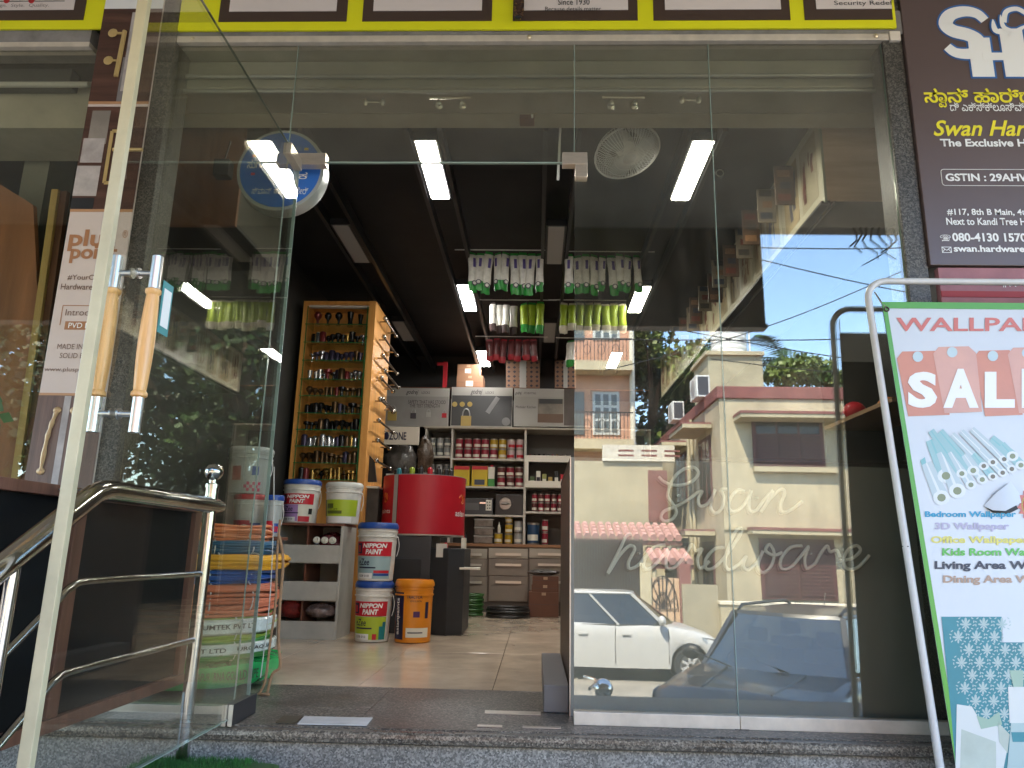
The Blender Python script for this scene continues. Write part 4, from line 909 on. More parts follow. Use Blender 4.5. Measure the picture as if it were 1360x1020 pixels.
# ---------------------------------------------------------------- pipe coils stacked at the window
CX, CY_, CR = -1.53, .62, .335
def coil(z0, z1, R_, n, colr, label, rad=.0075, sq=1.0, dx=0, seed=0, cover=None):
    rr = random.Random(seed); t = thing('pipe_coil', label, 'pipe coil', (CX + dx, CY_, z0), 'pipe coils at the window')
    m = mat('coil_%d' % seed, colr, .35, var=.12, vs=4); H = z1 - z0
    for k in range(n):
        u = (k + .5) / n; zc_ = z0 + H * u; R__ = R_ * (1 - .05 * abs(2 * u - 1) ** 2) + rr.uniform(-.007, .007); ph = rr.uniform(0, 6.28); am = rr.uniform(.002, H * .12)
        pts = [(CX + dx + R__ * math.cos(a_) * (1 + .01 * math.sin(2 * a_ + ph)), CY_ + R__ * math.sin(a_), zc_ + am * math.sin(a_ + ph) + .004 * math.sin(5 * a_ + ph)) for a_ in [2 * PI * i / 40 for i in range(40)]]
        MB().tube(pts, rad, 7, closed=True).build('strand', m, t)
    inn = MB().lathe((CX + dx, CY_, z0), [(R_ * .90, H * .02), (R_ * .93, H * .5), (R_ * .90, H * .98), (R_ * .5, H * .98), (R_ * .5, H * .02), (R_ * .90, H * .02)], 32, cap=False); inn.build('inner_layers', mat('coil_gap_shade_%d' % seed, tuple(c * .45 for c in colr), .6), t)  # darkened coil colour paints the shade between the strands
    if cover:
        MB().lathe((CX + dx, CY_, z0), [(R_ * 1.005, H * .28), (R_ * 1.035, H * .36), (R_ * 1.035, H * .82), (R_ * 1.005, H * .9)], 40, cap=False).build('wrap_band', mat('wrap_white', (.55, .60, .55), .25, var=.12, vs=15, bump=.3, bs=30), t)
        for j, (s, a0, a1) in enumerate(cover): wraptext(s, t, (CX + dx, CY_, z0), R_ * 1.036, R_ * 1.036, 1, H * .48, H * .72, a0, a1, FTXT_B, bold=.02)
    # tie strings round the bundle
    for a_ in (30, 62) if not cover else (52,):
        an = math.radians(a_); ux_ = Vector((math.sin(an), -math.cos(an), 0)); cc = Vector((CX + dx, CY_, (z0 + z1) / 2)) + ux_ * R_ * .86
        MB().tube([cc + ux_ * (R_ * .16 * math.cos(b_)) + Vector((0, 0, (H / 2 + .006) * math.sin(b_))) for b_ in [2 * PI * i / 16 for i in range(16)]], .003, 5, closed=True).build('tie', WHT, t)
    return t
def zf(py): return PY(320, py, CY_ - CR).z
zl_ = [0.004, zf(884), zf(858), zf(823), zf(777), zf(754), zf(738), zf(718), zf(700)]
green = mat('wrap_green', (.03, .42, .11), .22, var=.35, vs=7, bump=.5, bs=14, spec=.6)
t = thing('wrapped_coil', 'green plastic wrapped pipe coil at the foot of the stack', 'pipe coil', (CX, CY_, 0), 'pipe coils at the window')
b_ = MB().lathe((CX, CY_, 0), [(.20, .005), (.33, .02), (.375, .07), (.38, .11), (.365, zl_[1] - .02), (.30, zl_[1]), (.15, zl_[1])], 56); rr = random.Random(3)
b_.v = [(CX + (x - CX) * (1 + .018 * math.sin(14 * math.atan2(y - CY_, x - CX)) + rr.uniform(-.012, .012)), CY_ + (y - CY_) * (1 + rr.uniform(-.012, .012)), z + rr.uniform(-.004, .004) if z > .01 else z) for x, y, z in b_.v]
b_.build('wrapping', green, t)
for k in range(3): wraptext('ANNAPURNA GOLD PIPE'[k * 6:k * 6 + 7], t, (CX, CY_, 0), .386, .386, 1, .06 - .004 * k, .09, 20 + k * 16, 34 + k * 16, mat('print_darkgreen', (.01, .07, .02), .5), bold=.02)
coil(zl_[1], zl_[2], .335, 9, (.07, .25, .06), 'dark green coil with a white printed wrap above the green bale', seed=11, rad=.006, cover=[('PLUMTEK PVT LTD', -8, 44), ('UROAQUA', 52, 86)])
coil(zl_[2], zl_[3], .33, 10, (.28, .40, .05), 'lime coil with a white printed wrap reading plumtek', seed=12, rad=.006, cover=[('UROAQUA PLUMTEK PVT LT', -10, 66)])
coil(zl_[3] + .002, zl_[4], .335, 13, (.68, .20, .10), 'thick salmon coil in the middle of the stack', seed=13, rad=.0075)
coil(zl_[4], zl_[5], .325, 6, (.02, .10, .36), 'blue coil under the yellow coil', seed=14, rad=.008, dx=-.01)
coil(zl_[5] - .006, zl_[6] + .004, .345, 6, (.75, .36, .02), 'thick yellow coil bulging to the right', seed=15, rad=.009, dx=.02)
coil(zl_[6], zl_[7], .31, 7, (.015, .10, .18), 'teal blue coil above the yellow coil', seed=16, rad=.0065)
coil(zl_[7], zl_[8] + .01, .29, 9, (.72, .22, .08), 'orange coil on the top of the stack', seed=17, rad=.0065, dx=-.01)
rope = mat('jute', (.36, .20, .10), .85, var=.3, vs=60)
for k, (lbl, pts) in enumerate((('pale cord hanging down the right side of the coils', [(372, 690), (368, 740), (366, 800), (358, 860), (352, 905), (342, 925)]), ('jute cord looping down to the coil foot', [(371, 712), (376, 745), (372, 800), (370, 850), (372, 885), (362, 895), (354, 922), (344, 935), (356, 945)]), ('thin pale string in front of the coils', [(364, 620), (363, 700), (358, 800), (346, 900)]))):
    P_ = curve([PY(px, py, CY_ - CR * .75 - .03) for px, py in pts], 5); P_ = [Vector((p.x, p.y, max(p.z, .008))) for p in P_]
    tag(MB().tube(P_, [.005, .006, .0022][k], 6).build('cord', rope if k < 2 else mat('string_pale', (.5, .48, .42), .7)), lbl, 'cord', 'cords on the coil stack')

# ---------------------------------------------------------------- back wall: posters, shelves, goods
by = 4.85
pg_ = mat('panel_greyprint', (.34, .33, .31), .35, var=.08); pd_ = mat('panel_dark', (.05, .052, .055), .35); hdr = mat('panel_header', (.44, .43, .40), .4); ink = mat('panel_ink', (.05, .04, .05), .5); brs = mat('panel_brass', (.50, .36, .10), .4)
def wallposter(px0, py0, px1, py1, label, face, fsplit=None):
    t = thing('lock_poster', label, 'poster', tuple(PY((px0 + px1) / 2, py1, by)), 'posters over the back shelves')
    a, b = fbox(px0, py0, px1, py1, by, by + .03); MB().box(a, b).build('panel', hdr, t, .001)
    a, b = fbox(px0 + 1, py0 + 11, px1 - 1, py1 - 1, by - .002, by); MB().box(a, b).build('picture', face, t)
    return t
def padlock(t, px, py, s, m):
    q = PY(px, py, by - .004); MB().box((q.x - .05 * s, by - .008, q.z - .08 * s), (q.x + .05 * s, by - .003, q.z + .02 * s)).build('lock_body', m, t, .004)
    MB().tube([(q.x + .036 * s * math.cos(a_), by - .006, q.z + .02 * s + .07 * s * math.sin(a_)) for a_ in [PI * k / 8 for k in range(9)]], .007 * s, 6).build('lock_shackle', mat('shackle', (.4, .4, .4), .4, .3), t)
t = wallposter(509, 516, 597, 566, 'grey poster of a brass padlock and the word safety, left of three', pg_); padlock(t, 521, 549, 1.0, brs); padlock(t, 549, 550, .6, ink); padlock(t, 569, 549, .5, hdr); padlock(t, 590, 550, .5, labr)
ftext('godrej', 539, 518, 556, 525, by, ink, t, shear=.4, bold=.01); ftext('LOCKS', 560, 520, 571, 523, by, ink, t); ftext('SAFETY THAT HAS STOOD', 542, 532, 592, 536, by - .003, ink, t); ftext('THE TEST STRENGTH', 544, 537, 584, 541, by - .003, ink, t)
t = wallposter(598, 515, 681, 566, 'dark poster of a gold padlock and lever handle, middle of three', pd_); padlock(t, 619, 555, 1.1, brs)
ftext('godrej', 625, 517, 641, 525, by, ink, t, shear=.4, bold=.01); ftext('LOCKS', 645, 520, 656, 523, by, ink, t)
q = PY(655, 540, by); MB().beam((q.x - .06, by - .006, q.z - .07), (q.x + .05, by - .006, q.z + .10), .05, .004, up=(0, 1, 0)).build('printed_handle', mat('handle_grey', (.25, .25, .25), .4), t)
for dx in (-10, 0, 10):
    q = PY(614 + dx, 537, by); MB().lathe((q.x, by - .003, q.z), [(.028, 0), (.028, .004), (.014, .005)], 12, (0, -1, 0)).build('printed_knob', brs, t)
q = PY(672, 560, by); MB().lathe((q.x, by - .003, q.z), [(.045, 0), (.045, .004)], 14, (0, -1, 0)).build('printed_knob', mat('handle_grey', (.25, .25, .25)), t)
t = wallposter(682, 517, 784, 566, 'pale poster with a kitchen tap photograph, right of three', mat('panel_pale', (.40, .39, .36), .4))
ftext('godrej', 684, 520, 693, 525, by, ink, t, shear=.4, bold=.01); ftext('KITCHEN FITTINGS', 696, 521, 712, 523.5, by, ink, t); ftext('Modular Kitchen', 685, 539, 712, 542, by - .003, ink, t)
a, b = fbox(714, 530, 748, 561, by - .004, by - .002); MB().box(a, b).build('kitchen_photo', mat('photo_sink', (.26, .23, .19), .4, var=.4, vs=6), t)
a, b = fbox(716, 530, 747, 536, by - .006, by - .004); MB().box(a, b).build('photo_dark', pd_, t); a, b = fbox(714, 550, 748, 561, by - .006, by - .004); MB().box(a, b).build('photo_wood', mat('photo_wood', (.14, .08, .05), .4), t)
a, b = fbox(749, 517, 784, 565, by - .004, by - .002); MB().box(a, b).build('photo_side', mat('photo_brown', (.09, .07, .06), .4, var=.4, vs=6), t)

# shelf unit
cw = mat('shelf_white', (.55, .52, .46), .45, var=.08); cwd = mat('shelf_inner', (.10, .09, .08), .6)
t = thing('shelf_unit', 'white shelf unit with drawers along the back wall', 'shelf unit', (-.2, by, 0))
ux0 = PY(560, 640, by).x; ux1 = 1.2; zt_ = PY(650, 570, by).z; zct = PY(650, 722, by).z
MB().box((ux0, by + .33, .05), (ux1, by + .35, zt_)).build('back_panel', cwd, t)
MB().box((ux0, by - .03, zt_), (ux1, by + .35, zt_ + .02)).build('top_panel', mat('shelf_trim', (.42, .38, .31), .4), t, .002)
for px in (563, 598.5, 697): 
    x = PY(px, 640, by).x; MB().box((x - .012, by, zct), (x + .012, by + .33, zt_)).build('upright', cw, t)
MB().box((ux1 - .02, by, 0), (ux1, by + .33, zt_)).build('upright', cw, t)
def shelf(px0, px1, py): 
    a = PY(px0, py, by); b = PY(px1, py, by); MB().box((a.x, by + .002, a.z - .02), (b.x, by + .33, a.z)).build('shelf', cw, t); return a.z
xa_, xb_ = 599.5, 696; S1 = shelf(xa_, xb_, 608); S2 = shelf(xa_, xb_, 645); S3 = shelf(xa_, xb_, 682.5)
R1_ = shelf(698, 800, 607); R2_ = shelf(698, 800, 645); R3_ = shelf(698, 800, 679); L1_ = shelf(564, 597.5, 605); L2_ = shelf(564, 597.5, 641)
MB().box((ux0, by - .03, zct - .03), (ux1, by + .35, zct)).build('counter_top', wood('counter_wood', (.30, .15, .07), (.2, .09, .04), .4, 0, 6), t, .002)
a, b = fbox(697, 606, 790, 647, by - .012, by - .001)
for q in ((697, 606, 790, 613), (697, 640, 790, 647), (697, 613, 702, 640)): a, b = fbox(*q, by - .014, by - .002); MB().box(a, b).build('white_frame', mat('frame_bright', (.78, .74, .64), .4), t, .001)
drw = mat('drawer_grey', (.26, .22, .18), .35, var=.15, vs=3); drl = mat('drawer_top', (.42, .38, .31), .35)
rowsz = [(729, 741, drl), (743, 764, drw), (766, 798, drw)]
for r0, r1, m in rowsz:
    for c0, c1 in ((598, 647), (649, 701), (703, 760), (762, 800)):
        a, b = fbox(c0, r0, c1, r1, by - .018, by); MB().box(a, b).build('drawer_front', m, t, .002)
        a, b = fbox((c0 + c1) / 2 - 17, r0 + 6, (c0 + c1) / 2 + 17, r0 + 8.5, by - .04, by - .03); MB().box(a, b).build('drawer_handle', mat('handle_pale', (.6, .56, .48), .3, .4), t)
MB().box((ux0, by, 0), (ux1, by + .33, PY(650, 799, by).z)).build('plinth', mat('plinth_dark', (.08, .065, .055), .5), t)
MB().box((ux0, by + .001, PY(650, 799, by).z), (ux1, by + .33, zct - .03)).build('carcass', mat('carcass_brown', (.12, .09, .07), .5), t)
def goods(px0, px1, z, h, y, n, mk, desc, group, name='paint_tin', cat='tin', lid=True, rowlbl=''):
    a = PY(px0, 650, y).x; b = PY(px1, 650, y).x; p_ = (b - a) / n; src = {}
    for i in range(n):
        m = mk[i % len(mk)]; 
        if m.name not in src:
            o = thing(name, '', cat, (0, 0, 0), group); r = p_ * .45
            MB().lathe((0, 0, 0), [(r * .97, 0), (r, .004), (r, h * .96), (r * 1.02, h * .965), (r * 1.02, h), (r * .9, h), (r * .88, h - .006), (.001, h - .006)], 16, cap=False).build('can', mat('tin_steel', (.35, .33, .3), .35, .6), o)
            MB().lathe((0, 0, 0), [(r * 1.012, h * .07), (r * 1.012, h * .90)], 16, cap=False).build('label', m, o)
            bnd = MB(); v = []
            for zz_ in (h * .18, h * .45):
                for q in range(7): a_ = math.radians(-60 + q * 20); v.append((r * 1.03 * math.sin(a_), -r * 1.03 * math.cos(a_), zz_))
            bnd.add(v, [(q, q + 1, q + 8, q + 7) for q in range(6)], True).build('label_patch', cream if 'white' not in m.name else labr, o)
            src[m.name] = o
        else: o = dup(src[m.name], (0, 0, 0))
        o.location = (a + p_ * (i + .5), y + .06, z + .001); o.rotation_euler = (0, 0, random.uniform(-.5, .5)); o['label'] = '%s, %s from the left' % (desc, ORD[i]) if n > 1 else desc
tr = mat('tin_red', (.28, .02, .04), .4); ty_ = mat('tin_yellow', (.50, .32, .02), .4); twp = mat('tin_white', (.55, .42, .42), .4); tsl = mat('tin_silver', (.35, .36, .36), .4); tdk = mat('tin_maroon', (.12, .03, .03), .4)
goods(601.5, 695, S1, .108, by + .03, 8, [tr, tr, tr, tr, tr, ty_, twp, twp], 'lower row paint tin on the top back shelf', 'lower tins on the top back shelf')
goods(601.5, 695, S1 + .109, .108, by + .03, 8, [tr, tr, tr, tr, ty_, ty_, twp, twp], 'upper row paint tin on the top back shelf', 'upper tins on the top back shelf')
goods(659, 695, S2, .105, by + .03, 3, [tr, tdk, tr], 'lower red tin on the second back shelf', 'lower tins on the second back shelf'); goods(659, 695, S2 + .106, .105, by + .03, 3, [tdk, tr, tdk], 'upper red tin on the second back shelf', 'upper tins on the second back shelf')
goods(706, 757, R3_, .095, by + .03, 6, [tdk, tr], 'lower dark red tin on the right back shelf', 'lower tins on the right back shelf'); goods(706, 757, R3_ + .096, .09, by + .03, 6, [tr, tdk], 'upper dark red tin on the right back shelf', 'upper tins on the right back shelf')
for j, (L_, nm) in enumerate(((L1_, 'top'), (L2_, 'second'))):
    goods(566, 596, L_, .10, by + .03, 3, [tsl, mat('tin_glass', (.16, .17, .17), .2)], 'lower silver jar on the %s shelf of the narrow bay' % nm, 'lower jars on the narrow %s shelf' % nm, 'steel_jar', 'jar'); goods(566, 596, L_ + .101, .10, by + .03, 3, [mat('tin_glass', (.16, .17, .17), .2), tsl], 'upper silver jar on the %s shelf of the narrow bay' % nm, 'upper jars on the narrow %s shelf' % nm, 'steel_jar', 'jar')
for k in range(2):
    x0_ = (602, 626)[k]; t = thing('yellow_carton', ('left' if k == 0 else 'right') + ' yellow and red carton on the second back shelf', 'carton', tuple(PY(x0_, 645, by + .02)), 'yellow cartons')
    a, b = fbox(x0_, 619, x0_ + 22, 645, by + .02, by + .2); a = (a[0], a[1], S2 + .001); MB().box(a, b).build('box', mat('carton_yellow', (.62, .45, .02), .5), t, .002)
    MB().box((a[0] + .002, a[1] - .002, b[2] - .04), (b[0] - .002, a[1], b[2] - .002)).build('red_band', labr, t); MB().box((a[0] + .03, a[1] - .002, a[2] + .015), (b[0] - .03, a[1], a[2] + .07)).build('picture', mat('carton_pic', (.06, .07, .10), .5), t)
t = thing('juice_carton', 'white and green spouted can standing beside the yellow cartons', 'can', tuple(PY(652, 645, by + .03)))
a, b = fbox(648, 620, 657, 645, by + .02, by + .08); MB().box((a[0], a[1], S2 + .001), b).build('body', cream, t, .003); MB().box((a[0] - .001, a[1] - .001, S2 + .002), (b[0] + .001, b[1] + .001, S2 + .08)).build('green_base', mat('carton_green', (.05, .25, .05), .5), t); MB().lathe(((a[0] + b[0]) / 2, by + .05, b[2]), [(.016, 0), (.016, .02)], 12).build('cap', labr, t)
for k, (x0_, x1_) in enumerate(((613, 655), (657, 695))):
    t = thing('safe_box', ('left dark grey safe with keypad' if k == 0 else 'right black safe with oval handle') + ' on the third back shelf', 'safe', tuple(PY(x0_, 682, by + .02)), 'safes')
    a, b = fbox(x0_ + (0 if k == 0 else .5), 662 if k == 0 else 657, x1_, 682, by + .015, by + .3); a = (a[0], a[1], S3 + .001); MB().box(a, b).build('body', mat('safe_grey', (.06, .06, .065), .4) if k == 0 else mat('safe_black', (.012, .012, .014), .35), t, .005)
    if k == 0:
        a, b = fbox(616, 668, 636, 677, by + .010, by + .015); MB().box(a, b).build('door_panel', mat('safe_panel', (.12, .12, .12), .4), t); a, b = fbox(645, 664, 653, 678, by + .010, by + .015); MB().box(a, b).build('keypad', cream, t)
        for i in range(2):
            for j in range(3): q = PY(647.5 + i * 3, 667 + j * 4, by + .009); MB().box((q.x - .006, by + .008, q.z - .006), (q.x + .006, by + .010, q.z + .006)).build('key', ink, t)
        a, b = fbox(637, 667, 645, 669, by + .002, by + .012); MB().box(a, b).build('handle', CHROME, t)
    else:
        q = PY(671, 669, by + .01); MB().lathe((q.x, by + .015, q.z), [(.001, .01), (.06, .008), (.066, 0)], 20, (0, -1, 0), cap=False).sphere((q.x, by + .005, q.z), .02, 10, 6, (2.2, .6, .7)).build('handle', mat('safe_oval', (.28, .26, .24), .3, .6), t)
for k, (x0_, z0_, z1_) in enumerate(((629, 719, 708), (630, 707, 696), (630, 695, 687))):
    a, b = fbox(x0_, z1_, x0_ + 25, z0_, by + .02, by + .2); t = thing('plastic_tub', 'clear plastic tub on the wood counter, %s from the bottom' % ORD[k], 'tub', (a[0], by, a[2]), 'plastic tubs'); a = (a[0], a[1], zct + .001 + k * .085)
    MB().box(a, (b[0], b[1], a[2] + .068)).build('tub', mat('tub_clear', (.22, .19, .16), .2, var=.4, vs=15), t, .008); MB().box((a[0] - .006, a[1] - .006, a[2] + .068), (b[0] + .006, b[1] + .006, a[2] + .08)).build('tub_lid', mat('tub_lid', (.36, .33, .29), .35), t, .003)
for k in range(3): goods(671, 682, zct + k * .105, .10, by + .02, 1, [ty_], 'yellow tin in the counter stack, %s from the bottom' % ORD[k], 'stacked yellow tins')
for k in range(2): goods(683, 695, zct + k * .12, .115, by + .02, 1, [tsl], 'grey tin in the counter stack, %s from the bottom' % ('first', 'second')[k], 'stacked grey tins')
goods(657, 669, zct, .11, by + .02, 1, [ty_], 'squat yellow topped tin beside the clear tubs', 'single tins'); goods(700, 718, zct, .22, by + .02, 1, [mat('tin_blue', (.02, .06, .13), .4)], 'big dark blue tin at the right end of the counter', 'single tins'); 
for k in range(2): goods(720, 729, zct + k * .13, .125, by + .02, 1, [tr], 'orange and red tin right of the blue tin, %s from the bottom' % ORD[k], 'tins beside the blue tin')
for k in range(3):
    x = PY(616 + k * 3.5 if k < 2 else 663, 700, by + .05).x; z = zct if k < 2 else zct + .112
    tag(MB().lathe((x, by + .05, z + .001), [(.016, 0), (.017, .05), (.012, .075), (.006, .085), (.006, .11)], 10).build('glue_bottle', [labr, BLK, cream][k]), ['dark red bottle at the left of the clear tubs', 'black bottle at the left of the clear tubs', 'white bottle standing on the squat tin'][k], 'bottle')
# glass display in the right bay
for k in range(9):
    o = bpy.data.objects.new('small_part', knob_me[list(knob_me)[k % len(knob_me)]]); COL.objects.link(o); o.location = (PY(704 + k * 6, 606, by).x, by + .06, R1_ + .001); o.scale = (.8, .8, .7); tag(o, 'tiny dark fitting in a row on the upper right bay shelf, %s from the left' % ORD[k], 'fitting', 'tiny fittings in the right bay')
for k in range(7):
    a = PY(704 + k * 8, 645, by + .05); m = [mat('good_green', (.10, .16, .06), .5), cream, mat('good_lime', (.35, .38, .12), .5), brs, BLK, labr, tsl][k]; h = .10 + .03 * ((k * 5) % 3)
    t = thing('packed_item', 'small packet in the white framed bay, %s from the left' % ORD[k], 'packet', (a.x, by + .05, R2_), 'packets in the white framed bay'); MB().box((a.x, by + .05, R2_ + .001), (a.x + .045, by + .12, R2_ + h)).build('packet', m, t, .004); MB().box((a.x + .004, by + .048, R2_ + h * .3), (a.x + .04, by + .05, R2_ + h * .6)).build('label', cream if k != 1 else ink, t)
# shop sign and bag left of the shelves
t = thing('brand_sign', 'cream sign with dark lettering hung below the left poster', 'sign', tuple(PY(530, 590, 4.3))); a, b = fbox(506, 567, 557, 590, 4.3, 4.33); MB().box(a, b).build('panel', mat('sign_cream', (.62, .56, .46), .5), t, .002)
ftext('OZONE', 510, 574, 540, 584, 4.298, navy, t, bold=.02)
q = PY(512, 579, 4.29); MB().lathe((q.x, 4.297, q.z), [(.032, 0), (.032, .004)], 16, (0, -1, 0)).build('round_mark', navy, t)
blister = mat('grey_polythene', (.11, .10, .09), .22, var=.5, vs=14, bump=.7, bs=25)
q = PY(530, 610, 4.4); bag((q.x, 4.5, q.z), (.17, .10, .16), blister, 'dark crinkled polythene bundle under the cream sign'); q = PY(563, 605, 4.5); bag((q.x, 4.55, q.z), (.09, .08, .19), mat('brown_polythene', (.09, .06, .04), .25, var=.5, vs=14, bump=.7), 'tall brown polythene bundle beside the narrow bay')
t = thing('side_cabinet', 'dark cabinet with tools below the cream sign', 'cabinet', tuple(PY(530, 640, 4.5))); a, b = fbox(505, 630, 560, 812, 4.45, 4.8); MB().box((a[0], 4.4, 0), (b[0], 4.8, PY(530, 632, 4.4).z)).build('body', mat('cab_dark', (.05, .04, .035), .5, var=.4, vs=6), t, .003); MB().box((a[0] - .01, 4.39, PY(530, 632, 4.4).z), (b[0] + .01, 4.8, PY(530, 632, 4.4).z + .02)).build('top', cw, t)
# cartons and patterned cartons on the top
cart = mat('cardboard', (.26, .13, .07), .75, var=.15, vs=4); cart2 = mat('cardboard_dark', (.14, .06, .035), .75, var=.2, vs=4); tape = mat('tape', (.36, .24, .15), .4)
def carton(px0, py0, px1, py1, y, d, label, m=cart, grp='cardboard cartons', zb=None, lab=True):
    a, b = fbox(px0, py0, px1, py1, y, y + d); t = thing('cardboard_box', label, 'carton', ((a[0] + b[0]) / 2, y, a[2]), grp)
    if zb is not None: a = (a[0], a[1], zb)
    MB().box(a, b).build('box', m, t, .004); MB().box(((a[0] + b[0]) / 2 - .02, y - .0015, b[2] - .03), ((a[0] + b[0]) / 2 + .02, y, b[2] - .004)).build('tape', tape, t)
    MB().box((a[0] + .01, y - .001, (a[2] + b[2]) / 2), (b[0] - .01, y, (a[2] + b[2]) / 2 + .002)).build('flap_seam', ink, t)
    if lab: MB().box((a[0] + (b[0] - a[0]) * .35, y - .003, a[2] + .03), (a[0] + (b[0] - a[0]) * .62, y - .001, a[2] + (b[2] - a[2]) * .6)).build('paper_label', cream, t)
    return t
zt2 = zt_ + .02; MB_ = tag(MB().box((PY(508, 515, by).x, by + .03, PY(600, 515, by).z - .0), (ux1, by + .6, PY(600, 515, by).z + .01)).build('top_board', cart2), 'long board on top of the back wall posters', 'board')
zz3 = PY(600, 515, by).z + .011
carton(606, 499, 642, 515, by + .1, .3, 'lower cardboard box on top of the back shelves', zb=zz3); z4 = PY(606, 499, by + .1).z + .002; carton(607, 484, 637, 499, by + .1, .28, 'upper cardboard box on top of the back shelves', zb=z4)
pat = mat('pattern_box', (.26, .15, .10), .6)
def patbox(px0, py0, px1, py1, label):
    a, b = fbox(px0, py0, px1, py1, by + .08, by + .35); t = thing('patterned_box', label, 'box', (a[0], by, a[2]), 'patterned boxes on top of the shelves')
    MB().box(a, b).build('box', pat, t, .002); n = int((px1 - px0) / 7); mm = int((py1 - py0) / 6); s = MB(); w_ = (b[0] - a[0]) / max(n, 1); h_ = (b[2] - a[2]) / max(mm, 1)
    for i in range(n):
        for j in range(mm):
            cx_, cz_ = a[0] + w_ * (i + .5), a[2] + h_ * (j + .5); s.slab([(cx_ - w_ * .3, by + .078, cz_), (cx_, by + .078, cz_ - h_ * .3), (cx_ + w_ * .3, by + .078, cz_), (cx_, by + .078, cz_ + h_ * .3)], (0, .002, 0))
    o = s.build('diamond_print', ink, t, kind='stuff')
    MB().box((a[0] + (b[0] - a[0]) * .4, by + .074, a[2]), (a[0] + (b[0] - a[0]) * .6, by + .076, b[2])).build('white_strip', hdr, t)
for j, (y0_, y1_) in enumerate(((503, 515), (491, 503), (479, 491))):
    patbox(672, y0_, 717, y1_, 'brown patterned box left of the centre channel, %s from the bottom' % ORD[j]); patbox(737, y0_, 765, y1_, 'brown patterned box right of the centre channel, %s from the bottom' % ORD[j])
a = PY(590, 515, 5.0); b = PY(594, 466, 5.0); t = thing('red_pipe', 'red square pipe standing at the back ceiling', 'pipe', (a.x, 5.0, zz3))
MB().box((a.x - .02, 5.0, zz3), (a.x + .025, 5.04, 2.64)).build('upright', mat('pipe_red', (.40, .01, .02), .5), t); MB().box((a.x - .09, 5.0, 2.60), (a.x - .02, 5.03, 2.63)).build('branch', mat('pipe_red', (.4, .01, .02)), t)
# cartons and coils at the back right of the floor
carton(702, 787, 742, 815, 4.4, .35, 'large reddish cardboard box on the floor at the back', cart2, 'floor cartons', 0.001, False); zq = PY(710, 787, 4.4).z
carton(706, 777, 742, 787, 4.42, .3, 'flat reddish cardboard box on the floor carton', cart2, 'floor cartons', zq + .003, False); zq = PY(710, 777, 4.42).z; carton(707, 766, 742, 777, 4.42, .3, 'top flat cardboard box under grey plastic at the back', cart2, 'floor cartons', zq + .003, False)
bag((PY(722, 765, 4.5).x, 4.55, PY(722, 765, 4.42).z + .03), (.16, .10, .03), blister, 'grey plastic sheet crumpled on the floor cartons')
def ring(cx_, cy_, R_, z0, n, m, label):
    t = thing('hose_coil', label, 'hose coil', (cx_, cy_, z0))
    for k in range(n): MB().tube([(cx_ + (R_ - .01 * (k % 2)) * math.cos(a_), cy_ + (R_ - .01 * (k % 2)) * math.sin(a_), z0 + .014 + k * .022) for a_ in [2 * PI * i / 28 for i in range(28)]], .012, 6, closed=True).build('loop', m, t)
q = PZ(675, 818, 0); ring(q.x, 4.35, .20, 0, 4, mat('hose_black', (.02, .02, .02), .4), 'black hose coil on the floor before the drawers')
q = PZ(628, 818, 0); ring(q.x - .02, 4.42, .11, 0, 9, mat('hose_green', (.03, .12, .02), .4), 'green hose coil standing on the floor beside the machine')

# gold bars board at the far left behind the pails
t = thing('handle_board', 'pale board with vertical gold handles behind the window pails', 'display board', tuple(PY(370, 640, 3.2))); a, b = fbox(345, 585, 388, 700, 3.25, 3.28); MB().box(a, b).build('board', mat('board_buff', (.42, .30, .16), .5), t)
for k in range(7):
    q = PY(350 + k * 5.6, 600, 3.22); MB().tube([(q.x, 3.22, q.z - .28), (q.x, 3.22, q.z + .04)], .010, 6).build('gold_handle', brs if k % 2 else dkb, t)
t = thing('key_rack', 'dark rack of hanging keys and chains by the tower', 'rack', tuple(PY(372, 560, 3.2))); a, b = fbox(356, 520, 392, 584, 3.25, 3.27); MB().box(a, b).build('board', mat('rack_brown', (.06, .03, .02), .6), t)
for k in range(6):
    q = PY(360 + k * 5.5, 540, 3.22); MB().tube([(q.x, 3.22, q.z - .22), (q.x + .01, 3.22, q.z - .1), (q.x, 3.22, q.z)], .006, 5).build('hanging_key', chm if k % 2 else dkb, t)

# ---------------------------------------------------------------- counter with dark back panel and the neon lettering
cy0 = .12; cz = PY(757, 607, cy0).z; cx0 = PY(758, 800, cy0).x
t = thing('display_counter', 'long counter with smoky grey back panel behind the right panes', 'counter', (.8, cy0, 0))
pa = MB().slab([(cx0, cy0, .0), (1.80, cy0, .0), (1.80, cy0, PY(1180, 624, cy0).z), (cx0, cy0, cz)], (0, .012, 0)); pa.build('back_panel', mat('smoky_panel', (.30, .295, .28), .35, var=.12, vs=2, spec=.3), t)
MB().box((cx0 - .004, cy0 - .002, .0), (cx0, cy0 + .014, cz)).build('edge_trim', STEEL, t)
MB().box((cx0 + .002, cy0 + .014, .0), (cx0 + .018, 1.35, cz - .004)).build('side_panel', wood('counter_side', (.10, .065, .045), (.06, .04, .03), .45, 2, 5), t)
MB().box((cx0, cy0 + .014, cz - .004), (1.8, 1.35, cz + .01)).build('top', mat('counter_dark', (.04, .035, .03), .4), t)
MB().box((cx0 - .10, cy0 + .05, 0.003), (cx0 - .0045, 1.1, .10)).build('kick_block', mat('kick_grey', (.16, .15, .15), .5), t, .004)
neon = mat('neon_tube_off', (.88, .87, .82), .3); neons = mat('neon_shadow', (.34, .32, .28), .5)
